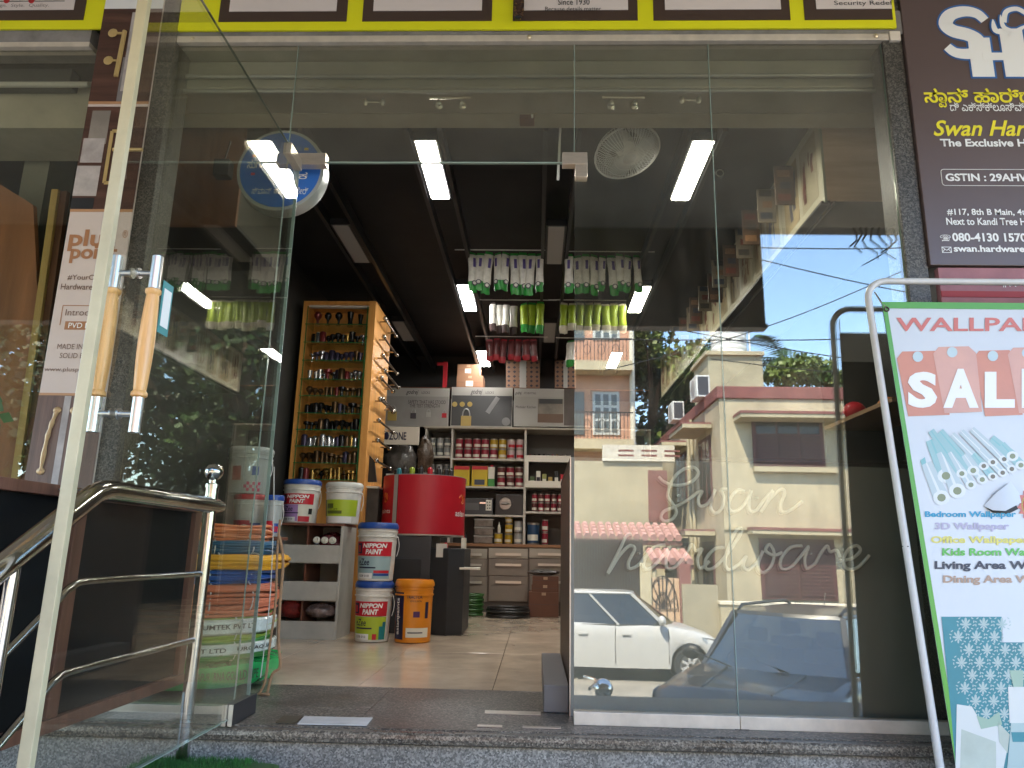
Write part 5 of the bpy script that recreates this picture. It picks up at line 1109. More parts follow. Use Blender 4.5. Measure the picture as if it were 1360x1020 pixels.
NS = {
 'S': [(303, 118), (325, 140), (365, 157), (420, 157), (470, 135), (493, 100), (470, 74), (425, 82), (380, 118), (356, 165), (347, 210), (372, 250), (388, 285), (370, 318), (335, 330), (314, 312), (330, 282), (380, 262), (440, 230), (485, 195)],
 'w': [(485, 195), (510, 188), (492, 225), (500, 256), (530, 250), (560, 212), (572, 178), (556, 225), (552, 268), (575, 292), (605, 265), (612, 215), (600, 180), (630, 178)],
 'a': [(712, 188), (680, 182), (648, 215), (636, 258), (655, 285), (700, 262), (738, 200), (742, 186), (732, 235), (738, 278), (765, 280), (800, 235)],
 'n': [(800, 235), (845, 182), (825, 230), (790, 285), (835, 220), (885, 178), (903, 196), (885, 245), (888, 285), (925, 280), (985, 236)],
 'h': [(175, 392), (150, 400), (120, 460), (65, 570), (75, 560), (120, 490), (165, 447), (190, 462), (162, 520), (165, 555), (205, 540), (240, 495)],
 'a1': [(335, 443), (290, 450), (245, 495), (232, 545), (262, 555), (320, 500), (358, 448), (340, 505), (345, 555), (385, 545), (430, 490)],
 'r': [(430, 490), (462, 440), (478, 470), (510, 462), (488, 505), (500, 555), (545, 520)],
 'd': [(615, 455), (570, 462), (528, 510), (530, 556), (575, 545), (640, 470), (695, 385), (690, 362), (665, 385), (630, 470), (618, 530), (640, 560), (690, 530), (720, 495)],
 'w1': [(720, 495), (705, 540), (730, 560), (775, 520), (800, 470), (775, 540), (800, 575), (840, 540), (852, 480), (830, 440), (812, 470), (850, 492), (890, 478)],
 'a2': [(985, 447), (930, 455), (885, 510), (890, 556), (935, 545), (1000, 470), (1015, 452), (998, 510), (1008, 555), (1050, 530)],
 'r1': [(1050, 530), (1080, 475), (1105, 448), (1118, 475), (1150, 468), (1165, 500)],
 'e': [(1165, 520), (1225, 505), (1262, 470), (1245, 446), (1205, 465), (1182, 515), (1200, 556), (1250, 550), (1305, 492)]}
def neo(nm, pts, word):
    P_ = curve([PY(790 + a / 3.579, 600 + b / 3.579, cy0 - .03) for a, b in pts], 5)
    MB().tube(P_, .0062, 8).build('tube_letter', neon, t)
    MB().tube([p + Vector((-.004, .024, -.010)) for p in P_], .0042, 6).build('tube_shadow_line', neons, t)  # drawn shadow of the letter: a duller tube, shifted down and back
t = thing('neon_sign', 'unlit white tube lettering reading Swan hardware on the grey panel', 'neon sign', tuple(PY(975, 760, cy0 - .03)))
for k, v in NS.items(): neo(k, v, '')
for px, py in ((902, 658), (1006, 661), (849, 735), (1077, 735)):
    q = PY(px, py, cy0 - .03); MB().lathe((q.x, cy0, q.z), [(.005, 0), (.005, .03), (.002, .034)], 10, (0, -1, 0)).build('stud', WHT, t)
# right side of the shop: wall cabinet with printed sample boards
fx = PY(1095, 265, .55).x; z0_ = PY(1095, 265, .55).z; zct_ = PY(1085, 153, .55).z; lam = wood('laminate_pale', (.82, .60, .43), (.66, .45, .30), .4, 0, 9)
t = thing('wall_cabinet', 'wall hung cabinet with a pale wood end panel, upper right inside', 'cabinet', (fx, .55, z0_))
MB().box((fx + .012, .55, z0_), (RX1 - .002, .57, zct_)).build('end_panel', lam, t); MB().box((fx + .012, .57, zct_ - .018), (RX1 - .002, 5.4, zct_)).build('top_panel', mat('cab_bottom', (.1, .095, .09)), t)
MB().box((fx + .012, .57, z0_), (RX1 - .002, 5.4, z0_ + .018)).build('bottom_panel', mat('cab_bottom', (.10, .095, .09), .5), t)
MB().box((fx, .545, z0_ - .012), (fx + .012, .56, zct_)).build('corner_trim', mat('cab_trim', (.50, .50, .38), .4), t)
MB().box((fx - .012, .56, z0_ - .016), (fx + .03, 5.4, z0_ - .002)).build('bottom_trim', DARKM, t); MB().box((fx + .05, .56, z0_ - .012), (fx + .06, 5.4, z0_ - .002)).build('bottom_trim', STEEL, t)
cf = mat('cab_face', (.60, .56, .42), .3, var=.15, vs=3)
dd = [.56 + k * .60 for k in range(8)]
prm = [mat('cabprint_%d' % i, c, .5, var=.4, vs=18) for i, c in enumerate(((.20, .05, .03), (.04, .05, .08), (.30, .16, .08), (.06, .05, .04)))]
for k, y0 in enumerate(dd):
    MB().box((fx, y0 + .003, z0_), (fx + .012, y0 + .597, zct_)).build('door', cf, t, .001)
    r_ = random.Random(k + 40)
    for q in range(2):
        a_ = y0 + .05 + q * .27; H2 = zct_ - z0_
        MB().box((fx - .0012, a_, z0_ + .05), (fx, a_ + .22, zct_ - .05)).build('print_ground', [mat('print_sand', (.50, .44, .30), .4, var=.25, vs=6), mat('print_ochre', (.42, .33, .18), .4, var=.4, vs=9)][(k + q) % 2], t)
        sh = MB()
        for w_ in range(7):
            u_ = a_ + .02 + r_.random() * .15; v_ = z0_ + .07 + r_.random() * (H2 - .24); wd = .012 + r_.random() * .03; ht = .04 + r_.random() * .12
            sh.add([(fx - .0018 - w_ * .0001, u_, v_), (fx - .0018 - w_ * .0001, u_ + wd * .3, v_ + ht * .5), (fx - .0018 - w_ * .0001, u_ - wd * .2, v_ + ht), (fx - .0018 - w_ * .0001, u_ + wd * .7, v_ + ht * 1.1), (fx - .0018 - w_ * .0001, u_ + wd * 1.3, v_ + ht * .6), (fx - .0018 - w_ * .0001, u_ + wd, v_)], [(0, 1, 2, 3, 4, 5)])
        sh.build('figure_print', prm[(k + q) % 4], t, kind='stuff')
for k in range(13):
    y0 = .80 + k * .26; xx = fx - .15 - .015 * (k % 3); zh_ = 2.43 + .02 * (k % 2)
    t2 = thing('sample_board', 'printed sample board hanging before the right wall cabinet, %s from the street' % (ORD[k] if k < 12 else 'thirteenth'), 'sample board', (xx, y0, zh_), 'sample boards before the right wall cabinet')
    MB().box((xx, y0, zh_), (xx + .10, y0 + .012, 2.655)).build('board', [mat('sb_a', (.12, .07, .045), .5, var=.5, vs=9), mat('sb_b', (.22, .18, .13), .5, var=.4, vs=9)][k % 2], t2)
    for q in range(3): MB().box((xx + .012 + .015 * (q % 2), y0 - .002, zh_ + .02 + q * .07), (xx + .08, y0, zh_ + .06 + q * .07)).build('sample', prm[(k + q) % 4], t2)
for k, (px, py) in enumerate(((956, 209), (956, 230))):
    q = PY(px, py, 1.2); t2 = thing('spot_lamp', ('upper' if k == 0 else 'lower') + ' small round spot lamp beside the right hand ceiling lamp', 'spot lamp', tuple(q), 'small spot lamps'); MB().lathe(q, [(.026, .0), (.026, -.02)], 18, (0, -1, 0)).build('body', DARKM, t2); MB().tube([(q.x + .022 * math.cos(a_), q.y - .002, q.z + .022 * math.sin(a_)) for a_ in [2 * PI * i / 20 for i in range(20)]], .004, 5, closed=True).build('ring', cream, t2)
    MB().tube([(q.x, q.y + .02, q.z), (q.x + .0, q.y + .03, 2.86)], .004, 5).build('stem', DARKM, t2)
# goods hung low on the right wall, seen through the edge of the glass
t = thing('tool_shelf', 'dark shelf with coloured tools near the right pillar', 'shelf', (1.85, .6, .9))
MB().box((1.62, .5, .86), (RX1 - .002, 1.3, .88)).build('board', wood('shelf_oak', (.3, .17, .08), (.2, .1, .04), .5, 1, 9), t); MB().box((1.62, .5, 1.30), (RX1 - .002, 1.3, 1.32)).build('board', MATS['shelf_oak'], t); MB().box((1.62, 1.3, .0), (RX1 - .002, 1.32, 1.7)).build('upright', wall_d, t)
for k in range(5):
    o = MB().sphere((1.70 + (k % 2) * .12, .56 + k * .13, .93 if k < 3 else 1.37), .05, 12, 8, (1.2, .8, 1)).build('tool', [mat('tool_red', (.5, .05, .02), .4), mat('tool_yellow', (.6, .42, .04), .4), BLK, mat('tool_orange', (.55, .18, .03), .4), labr][k]); tag(o, ['red', 'yellow', 'black', 'orange', 'dark red'][k] + ' rounded tool on the dark shelf by the right pillar', 'tool', 'tools on the right shelf')
# left side: wood panel and hung cabinet
a = PY(262, 150, .5); b = PY(312, 300, .5)
t = thing('wall_cabinet', 'hung cabinet with brown wood end panel, upper left inside', 'cabinet', (a.x, .5, b.z)); MB().box((RX0 + .002, .5, b.z), (b.x, .52, 2.84)).build('end_panel', ply, t); MB().box((RX0 + .002, .52, b.z), (b.x, 1.1, b.z + .02)).build('bottom_panel', wall_d, t); MB().box((b.x - .012, .52, b.z + .02), (b.x, 1.1, 2.84)).build('face', mat('left_face', (.06, .055, .04), .5, var=.4), t)
c = PY(298, 225, .46); t2 = thing('junction_box', 'small dark box fixed on the brown wood end panel', 'box', tuple(c)); MB().box((c.x - .05, .44, c.z - .04), (c.x + .03, .499, c.z + .05)).build('body', BLK, t2, .006); MB().tube([(c.x, .45, c.z + .04), (c.x + .02, .45, c.z + .15)], .004, 5).build('wire', DARKM, t2)
# ---------------------------------------------------------------- stainless stair railing and the framed black board
rx = -1.12; ss = mat('stainless', (.60, .58, .55), .10, 1, var=.06, vs=12)
t = thing('stair_railing', 'stainless steel stair railing with ball topped post left of the doorway', 'railing', (rx, -.31, -.165))
MB().cyl((rx, -.31, -.165), (rx, -.31, .79), .021, 20).build('post', ss, t)
MB().cyl((rx, -1.24, -.165 - .0), (rx, -1.24, .58), .017, 16).build('post', ss, t)
MB().lathe((rx, -.31, .79), [(.024, 0), (.024, .012), (.013, .016), (.013, .026)], 18).build('ball_neck', ss, t); MB().sphere((rx, -.31, .845), .031, 22, 14).build('ball', CHROME, t)
def rail(z0, r, y1, y2, dz, nm):
    P_ = [(rx, -.275, z0), (rx, y1 + .05, z0)] + [(rx, y1 + .05 - .10 * u, z0 - dz * .10 * u * u * .6) for u in (.33, .66, 1)]
    P_.append((rx, y2, P_[-1][2] - (abs(y2 - P_[-1][1])) * dz)); MB().tube(P_, r, 14).build(nm, ss, t)
rail(.730, .028, -.973, -2.2, .60, 'handrail'); rail(.502, .0095, -1.02, -2.2, .66, 'middle_rail'); rail(.292, .0095, -1.03, -2.2, .66, 'middle_rail')
MB().tube([(rx, -.275, .73), (rx, -.225, .73)], .019, 12).build('end_stub', ss, t)
t = thing('black_board', 'black canvas board with brown wood frame behind the stair railing', 'board', (-1.3, -.6, .10))
fb = wood('frame_brown', (.16, .065, .04), (.09, .035, .02), .5, 2, 12); cv = mat('black_canvas', (.008, .008, .008), .8, var=.4, vs=3, spec=.12)
MB().box((-1.302, -1.45, .135), (-1.292, -.04, .72)).build('canvas', cv, t)
MB().box((-1.300, -1.5, .105), (-1.272, -.0 - .025, .14)).build('bottom_rail', fb, t, .002); MB().box((-1.300, -1.5, .715), (-1.272, -.025, .745)).build('top_rail', fb, t, .002)
for y0 in (-.80, -.075, -1.48): MB().box((-1.299, y0, .1405), (-1.274, y0 + .048, .7145)).build('upright', fb, t, .002)
for y0 in (-.9, -.36): MB().tube([(-1.275, y0, .732), (-1.14, y0, .732)], .002, 5).build('hanging_wire', STEEL, t)
t = thing('turf_mat', 'corner of a green artificial grass mat beside the railing foot', 'grass mat', (-1.0, -.32, -.165))
a = PZ(238, 1018, -.07); b = PZ(335, 1018, -.07)
g = MB().box((-1.25, -.52, -.165), (-.80, -.285, -.075)); g.build('mat_body', mat('turf_base', (.02, .06, .01), .9), t, .03)
gr = MB(); r_ = random.Random(5)
for k in range(5200):
    x = r_.uniform(-1.24, -.81); y = r_.uniform(-.51, -.29); z = -.077 - max(0, (x + .90)) * .35; an = r_.uniform(0, 6.28); h = r_.uniform(.010, .02); w = .0014
    gr.add([(x - w * math.cos(an), y - w * math.sin(an), z), (x + w * math.cos(an), y + w * math.sin(an), z), (x + r_.uniform(-.008, .008), y + r_.uniform(-.008, .008), z + h)], [(0, 1, 2)])
gr.build('turf_blades', mat('turf_green', (.03, .14, .015), .7, var=.5, vs=40), t, kind='stuff')
# potted plant beyond the railing
def leaves(center, rad, n, size, seed=0, shell=.3, flat=0.0, ar=.45):
    r_ = random.Random(seed); mb = MB(); c = Vector(center)
    for k in range(n):
        while True:
            p = Vector((r_.uniform(-1, 1), r_.uniform(-1, 1), r_.uniform(-1, 1)))
            if shell < p.length < 1: break
        p = Vector((p.x * rad[0], p.y * rad[1], p.z * rad[2])) + c
        d = Vector((r_.gauss(0, 1), r_.gauss(0, 1), r_.gauss(0, .7) - .3)).normalized(); s_ = d.cross(Vector((r_.gauss(0, 1), r_.gauss(0, 1), r_.gauss(0, 1)))).normalized(); L = size * r_.uniform(.6, 1.3); w = L * ar
        mb.add([p, p + d * L * .5 + s_ * w, p + d * L, p + d * L * .5 - s_ * w], [(0, 1, 2, 3)])
    return mb
lf = [mat('leaf_dark', (.018, .045, .010), .5, var=.4, vs=3), mat('leaf_mid', (.045, .095, .018), .5, var=.4, vs=3), mat('leaf_light', (.12, .17, .03), .5, var=.35, vs=3)]
bark = mat('bark', (.09, .06, .04), .9, var=.5, vs=5, bump=.5, bs=20)
pq = MY(272, 612, .9); t = thing('potted_plant', 'small leafy plant in a clay pot mirrored in the left pane', 'plant', (pq.x, pq.y, -.165))
MB().lathe((pq.x, pq.y, -.165), [(.11, 0), (.15, .24), (.165, .24), (.165, .28), (.14, .28), (.135, .25), (.001, .25)], 20).build('pot', mat('clay', (.30, .12, .06), .8, var=.3), t)
for k in range(5):
    a_ = k * 1.3; MB().tube([(pq.x, pq.y, .1), (pq.x + .05 * math.cos(a_), pq.y + .05 * math.sin(a_), .5), (pq.x + .14 * math.cos(a_), pq.y + .14 * math.sin(a_), pq.z + .02 * k)], .006, 6).build('stem', bark, t)
leaves((pq.x, pq.y, pq.z - .12), (.20, .20, .34), 1100, .036, 3, 0).build('leaves', lf[1], t, kind='stuff')

# ---------------------------------------------------------------- SALE banner on its tube stand
tb = mat('tube_white', (.62, .60, .57), .3, var=.08, vs=20)
zt3 = 1.60; 
def lean(z): return -.165 - (1.62 - z) * .085
def xl(z): return 1.240 + (1.62 - z) * .014
t = thing('banner_stand', 'white bent tube stand holding the wallpaper sale banner', 'stand', (1.7, -.3, -.165))
R_ = .075; XR_ = 2.36; ztt = PX(1200, 373, 1.33).z; ztt = PY(1200, 373, -.17).z
pts = [(xl(-.16), lean(-.16), -.16)] + [(xl(z), lean(z), z) for z in (.3, .8, 1.2, ztt - R_)]
pts += [(xl(ztt - R_) + R_ - R_ * math.cos(a_), lean(ztt - R_ + R_ * math.sin(a_)), ztt - R_ + R_ * math.sin(a_)) for a_ in [PI / 2 * k / 6 for k in range(1, 7)]]
pts += [(XR_ - R_, lean(ztt), ztt), (XR_, lean(ztt - R_), ztt - R_), (XR_ + .02, lean(-.16), -.16)]
MB().tube(pts, .0125, 12).build('tube_frame', tb, t)
q = PY(1209, 727, lean(.62)); MB().tube([(xl(.64) - .013, lean(.64), .64), (xl(.64), lean(.64) - .013, .64), (xl(.64) + .013, lean(.64), .64)], .002, 5).build('wire_tie', BLK, t)
# the banner: own plane, leaning like the frame
def BP(px, py, off=0):                                   # photo pixel met with the leaning banner plane
    d = ray(px, py); n = Vector((0, 1, -.085)); p0 = Vector((0, -.19 - 1.62 * .085 - off, 0)); return CAMP + d * ((p0 - CAMP).dot(n) / d.dot(n))
c00 = BP(1271, 1030); c01 = BP(1171, 401)
def bl(z): return c00.x + (c01.x - c00.x) * (z - c00.z) / (c01.z - c00.z)
zt4 = c01.z; zb4 = -.10; BW = 1.02
def by_(z): return -.19 - (1.62 - z) * .085
ban = thing('sale_banner', 'large white and green wallpaper sale banner at the far right', 'banner', (bl(zb4), by_(zb4), zb4))
bw = mat('banner_white', (.60, .62, .64), .33, var=.05, vs=2.5, bump=.25, bs=4); bgr = mat('banner_green', (.10, .34, .04), .35)
r_ = random.Random(2)
def sheet(u0, u1, z0, z1, m, nm, off=0, nu=10, nz=24, th=0):
    v = []; f = []
    for j in range(nz + 1):
        z = z0 + (z1 - z0) * j / nz
        for i in range(nu + 1):
            x = bl(z) + u0 + (u1 - u0) * i / nu; v.append((x, by_(z) - off + wv(x, z), z))
    for j in range(nz):
        for i in range(nu): k = j * (nu + 1) + i; f.append((k, k + 1, k + nu + 2, k + nu + 1))
    return MB().add(v, f, True).build(nm, m, ban)
def wv(x, z): return .0
sheet(0, BW, zb4, zt4, bw, 'sheet', 0)
sheet(0, BW, zb4, zt4, mat('banner_back', (.035, .037, .042), .45, var=.4, vs=5), 'back_sheet', -.004)
def bgeo(px, py, off): p = BP(px, py); return Vector((p.x, by_(p.z) - off + wv(p.x, p.z), p.z))
def bpoly(pts, m, nm, off=.0015):
    P_ = [bgeo(*q, off) for q in pts]; v = P_; 
    o = MB().add(P_, [tuple(range(len(P_)))]).build(nm, m, ban); return o
for k in range(1):
    n = 14; v = []
    for j in range(n + 1):
        z = zb4 + (zt4 - zb4) * j / n
        for u in (0, .016): x = bl(z) + u; v.append((x, by_(z) - .0015 + wv(x, z), z))
    MB().add(v, [(2 * j, 2 * j + 1, 2 * j + 3, 2 * j + 2) for j in range(n)]).build('green_border', bgr, ban)
n = 16; v = []
for i in range(n + 1):
    for z in (zt4 - .026, zt4): x = bl(z) + BW * i / n; v.append((x, by_(z) - .0018 + wv(x, z), z))
MB().add(v, [(2 * i, 2 * i + 2, 2 * i + 3, 2 * i + 1) for i in range(n)]).build('green_border', bgr, ban)
q = BP(1177, 411); MB().tube([(q.x + .008 * math.cos(a_), q.y - .003, q.z + .008 * math.sin(a_)) for a_ in [2 * PI * k / 14 for k in range(14)]], .003, 6, closed=True).build('eyelet', mat('eyelet_dark', (.08, .06, .05), .4, .5), ban)
MB().tube([(xl(ztt) + .028, lean(ztt - .05), ztt - .045), (q.x - .012, q.y + .004, q.z + .025), (q.x, q.y - .002, q.z + .008)], .003, 6).build('spring_hook', STEEL, ban)
def btext(s, px0, py0, px1, py1, m, off=.002, grow=0, **k):
    o = text(s, (0, 0, 0), XU, YU, 1, 1, m, None, lift=0, **k); w = wpos(ban)
    bm = bmesh.new(); bm.from_mesh(o.data); bmesh.ops.triangulate(bm, faces=bm.faces); bm.to_mesh(o.data); bm.free()
    for vtx in o.data.vertices:
        g_ = bgeo(px0 + (px1 - px0) * vtx.co.x, py1 + (py0 - py1) * vtx.co.y, off); vtx.co = g_ - w
    o.parent = ban; return o
sal = mat('banner_salmon', (.62, .25, .16), .4, var=.12, vs=5); sal2 = mat('banner_salmon_pale', (.66, .36, .28), .4, var=.12, vs=5); red2 = mat('banner_red', (.60, .16, .12), .4)
btext('WALLPAPER', 1190, 422, 1426, 440, red2, bold=.02)
tags = [(1194, 466, 1255, 553, 0), (1242, 460, 1298, 549, 1), (1296, 465, 1352, 553, 0), (1341, 461, 1398, 549, 1)]
for (x0, y0, x1, y1, k) in tags:
    bpoly([(x0 - 3, y0 + 10), (x0 + 4, y0 + 1), (x1 - 12, y0), (x1 - 2, y0 + 9), (x1 + 6, y1 - 2), (x0 + 12, y1)], (sal, sal2)[k], 'tag_print', .0015 + .0006 * k)
    c_ = BP((x0 + x1) / 2 - 6, y0 + 8)
    cc = ((x0 + x1) / 2 - 6, y0 + 8); bpoly([(cc[0] + 7 * math.cos(a_), cc[1] + 7 * math.sin(a_)) for a_ in [-2 * PI * i / 14 for i in range(14)]], mat('banner_aqua_pale', (.50, .60, .62), .4), 'tag_hole', .003)
for s_, a, b in (('S', 1205, 1244), ('A', 1252, 1299), ('L', 1307, 1347), ('E', 1356, 1396)):
    btext(s_, a, 494 - (4 if s_ in 'AE' else 0), b, 542, FTXT_W, .0035, bold=.05)
# printed wallpaper rolls
rollw = mat('roll_white', (.46, .53, .54), .4); rolla2 = mat('roll_pale_aqua', (.30, .47, .47), .4); rollend = mat('roll_end_white', (.66, .68, .66), .4); rolla = mat('roll_aqua', (.22, .45, .45), .4); hole = mat('roll_hole', (.22, .24, .12), .4); hole2 = mat('roll_hole_dark', (.16, .13, .08), .4)
rl = [(1256, 632, 8, 1236, 584, 1), (1250, 661, 8, 1230, 615, 0), (1271, 652, 8, 1250, 600, 0), (1277, 629, 5, 1236, 572, 1), (1289, 644, 5, 1262, 600, 0), (1292, 625, 5.5, 1248, 573, 1), (1304, 637, 5, 1280, 604, 0), (1306, 619, 4.5, 1264, 577, 0), (1318, 633, 4.5, 1292, 603, 1), (1318, 614, 4.5, 1276, 573, 0), (1331, 628, 4.5, 1300, 598, 0), (1333, 610, 4.5, 1290, 570, 0), (1343, 623, 4.5, 1315, 592, 0), (1344, 606, 5.5, 1316, 582, 1), (1355, 618, 5, 1330, 590, 1)]
for i, (x, y, r, x2, y2, k) in enumerate(rl):
    r *= 1.3
    d = math.atan2(y - y2, x - x2); nx, ny = -math.sin(d) * r, math.cos(d) * r; o_ = .0016 + .00012 * i
    bpoly([(x + nx, y + ny), (x - nx, y - ny), (x2 - nx * .7, y2 - ny * .7), (x2 + nx * .7, y2 + ny * .7)], (rollw, rolla2)[k], 'printed_roll', o_)
    bpoly([(x + nx * .2, y + ny * .2), (x - nx * .2, y - ny * .2), (x2 - nx * .1, y2 - ny * .1), (x2 + nx * .1, y2 + ny * .1)], (rollend, rolla)[k], 'roll_streak', o_ + .00005)
    bpoly([(x + (r + 1) * math.cos(a_), y + (r - .5) * math.sin(a_)) for a_ in [-2 * PI * j / 12 for j in range(12)]], rollend, 'roll_end', o_ + .0002)
    bpoly([(x + r * .55 * math.cos(a_), y + r * .5 * math.sin(a_)) for a_ in [-2 * PI * j / 12 for j in range(12)]], hole if r > 6 else hole2, 'roll_hole', o_ + .0003)
for (x, y) in ((1222, 612), (1226, 620), (1235, 640), (1241, 650), (1233, 628)):
    bpoly([(x, y), (x + 6, y - 5), (x + 8, y + 3), (x + 3, y + 8)], rolla, 'wallpaper_fleck')
cols = [('Bedroom Wallpaper', 1228, 679, 1349, 689, (.02, .28, .45)), ('3D Wallpaper', 1241, 694, 1340, 706, (.42, .38, .50)), ('Office Wallpaper', 1236, 712, 1366, 724, (.66, .58, .12)), ('Kids Room Wallpaper', 1251, 728, 1410, 741, (.10, .42, .06)), ('Living Area Wallpaper', 1241, 745, 1430, 759, (.02, .02, .04)), ('Dining Area Wallpaper', 1252, 764, 1430, 777, (.40, .26, .18))]
for i, (s_, a, y0, b, y1, c_) in enumerate(cols): btext(s_, a, y0, b, y1, mat('banner_ink_%d' % i, c_, .4), bold=.035)
def blob(cx_, cy_, R, n, depth, off, m, nm):
    bpoly([(cx_ + R * (1 if i % 2 else depth) * math.cos(-PI * i / n), cy_ + R * (1 if i % 2 else depth) * math.sin(-PI * i / n)) for i in range(2 * n)], m, nm, off)
blob(1374, 670, 24, 18, .82, .002, red2, 'seal_burst'); blob(1374, 670, 18, 18, 1, .0025, mat('seal_gold', (.5, .3, .05), .4), 'seal_ring'); blob(1374, 670, 16, 18, 1, .003, labr, 'seal_core')
# peeled flap above the list
o = bpoly([(1309, 674), (1318, 681), (1338, 683), (1352, 676), (1348, 668), (1330, 672)], mat('tear_dark', (.02, .02, .02), .6), 'tear_gap', .0016)
fl = [bgeo(1306, 672, .002), bgeo(1320, 655, .012), bgeo(1340, 640, .010), bgeo(1352, 655, .006), bgeo(1352, 668, .018), bgeo(1330, 679, .022), bgeo(1315, 678, .014)]
cen = sum(fl, Vector((0, 0, 0))) / 7 - Vector((0, .012, 0)); MB().add(fl + [cen], [(i, (i + 1) % 7, 7) for i in range(7)], True).build('peeled_flap', bw, ban)
# teal damask panel with a chair in front, lower right
teal = mat('damask_teal', (.03, .22, .26), .4, var=.15, vs=6); tl2 = mat('damask_pale', (.38, .48, .46), .4)
def uvp(u0, v0, u1, v1, m, nm, off): return bpoly([(u0, v0), (u0, v1), (u1, v1), (u1, v0)], m, nm, off)
bpoly([(1250, 819), (1258, 900), (1264, 960), (1270, 1030), (1440, 1030), (1440, 853), (1330, 853), (1330, 819)], teal, 'damask_panel', .0016)
bpoly([(1330, 819), (1332, 853), (1440, 853), (1440, 819)], bw, 'panel_notch', .002)
dm = MB()
for r in range(9):
    for c_ in range(6):
        x = 1258 + c_ * 24 + (12 if r % 2 else 0) + r * 2.2; y = 829 + r * 17
        if x < 1252 + (y - 819) * .13 + 6 or x > 1400 or (x > 1330 and y < 858): continue
        ell = lambda ex, ey, ra_, rb_, an_, lv: dm.add([bgeo(x + ex + math.cos(an_) * ra_ * math.cos(q_) - math.sin(an_) * rb_ * math.sin(q_), y + ey + math.sin(an_) * ra_ * math.cos(q_) + math.cos(an_) * rb_ * math.sin(q_), .0022 + lv) for q_ in [-2 * PI * i / 8 for i in range(8)]], [tuple(range(8))])
        for j_, (ex, ey, ra_, rb_, an_) in enumerate(((0, -5, 4.2, 1.8, 1.57), (-3.4, -3.4, 3.6, 1.3, 1.0), (3.4, -3.4, 3.6, 1.3, 2.14), (-4.6, .3, 3.2, 1.3, .2), (4.6, .3, 3.2, 1.3, 2.94), (-2.6, 3.4, 3, 1.1, 2.4), (2.6, 3.4, 3, 1.1, .74), (0, 5.6, 3, 1.3, 1.57), (0, 0, 2.4, 2.4, 0))):
            ell(ex, ey, ra_, rb_, an_, .00004 * j_)
        for sg in (-1, 1):
            for q in range(4): ell(sg * (8.5 + 2.4 * math.sin(q * 1.05)), -8 + q * 4.6, 1.9, .8, .6 * sg + q, .0005 + .00003 * q)
dm.build('damask_motif', tl2, ban, kind='stuff')
ch1 = mat('chair_print', (.48, .52, .44), .4, var=.15, vs=9); ch2 = mat('chair_print_green', (.30, .42, .32), .4); ch3 = mat('chair_print_white', (.62, .62, .58), .4)
bpoly([(1270, 935), (1268, 1030), (1330, 1030), (1338, 990), (1332, 968), (1300, 955), (1290, 938)], ch3, 'chair_back_print', .003)
bpoly([(1276, 968), (1274, 1030), (1322, 1030), (1322, 985)], ch1, 'chair_seat_print', .0033)
bpoly([(1296, 950), (1302, 968), (1330, 962), (1326, 945), (1312, 955)], ch2, 'cushion_print', .0036); bpoly([(1324, 958), (1340, 975), (1337, 1000), (1326, 985)], ch1, 'chair_arm_print', .0036)
bpoly([(1338, 912), (1340, 960), (1440, 960), (1440, 912)], ch3, 'bed_print', .003); bpoly([(1342, 960), (1336, 1030), (1440, 1030), (1440, 960)], tl2, 'rug_print', .003); bpoly([(1342, 972), (1344, 985), (1440, 985), (1440, 972)], teal, 'rug_band', .0034); bpoly([(1340, 890), (1345, 912), (1358, 912), (1358, 890)], ch2, 'cushion_print', .0036)
# ---------------------------------------------------------------- across the street (seen mirrored in the panes)
cr = mat('plaster_cream', (.51, .44, .30), .85, var=.30, vs=1.1, bump=.1, stretch=(1.6, 1.6, .5)); wfr = mat('frame_maroon', (.10, .035, .035), .6); mar = mat('maroon_trim', (.23, .085, .075), .7, var=.25, vs=2); shut = mat('shutter_maroon', (.04, .015, .015), .5); crd = mat('plaster_cream_dull', (.46, .40, .27), .85, var=.2, vs=1)
FY = -17.0; c0 = MY(954, 514, 17); FX = c0.x; FZ = c0.z; BKY = -28.6
t = thing('cream_house', 'cream two storey house with maroon parapet and shutters, mirrored in the panes', 'house', (FX, FY, ST))
pz = MY(1040, 530, 17).z
MB().box((FX, BKY, ST), (FX + 9, FY, pz)).build('wall', cr, t)
MB().box((FX - .06, BKY, pz), (FX + 9, FY + .06, FZ + .02)).build('parapet', mar, t, .02)
def fwin(px0, py0, px1, py1, cols_=3, top=True):
    a = MY(px0, py1, 17); b = MY(px1, py0, 17); w = MB().box((a.x, FY + .001, a.z), (b.x, FY + .05, b.z)).build('window', wfr, t)
    n = cols_
    for k in range(n):
        x0 = a.x + .07 + (b.x - a.x - .14) * k / n + .03; x1 = a.x + .07 + (b.x - a.x - .14) * (k + 1) / n - .03
        zt_2 = b.z - (.45 if top else .07)
        MB().box((x0, FY + .05, a.z + .07), (x1, FY + .065, zt_2)).build('shutter', shut, w)
        sl_ = MB(); m_ = int((zt_2 - a.z - .1) / .09)
        for q in range(m_): sl_.box((x0 + .03, FY + .065, a.z + .1 + q * .09), (x1 - .03, FY + .075, a.z + .15 + q * .09))
        sl_.build('louvre', mat('louvre_maroon', (.085, .03, .03), .6), w, kind='stuff')
        if top: MB().box((x0, FY + .05, b.z - .40), (x1, FY + .06, b.z - .08)).build('pane', mat('pane_dark', (.02, .02, .02), .15), w)
fwin(1001, 558, 1091, 619); fwin(1012, 717, 1106, 795, 2, False)
def awn(px0, px1, py, d=.75):
    a = MY(px0, py, 17 - d); b = MY(px1, py, 17 - d); MB().box((a.x, FY + .001, a.z), (b.x, FY + d, a.z + .10)).build('awning', crd, t); MB().box((a.x - .01, FY + .002, a.z + .10), (b.x + .01, FY + d + .02, a.z + .17)).build('awning_edge', mar, t)
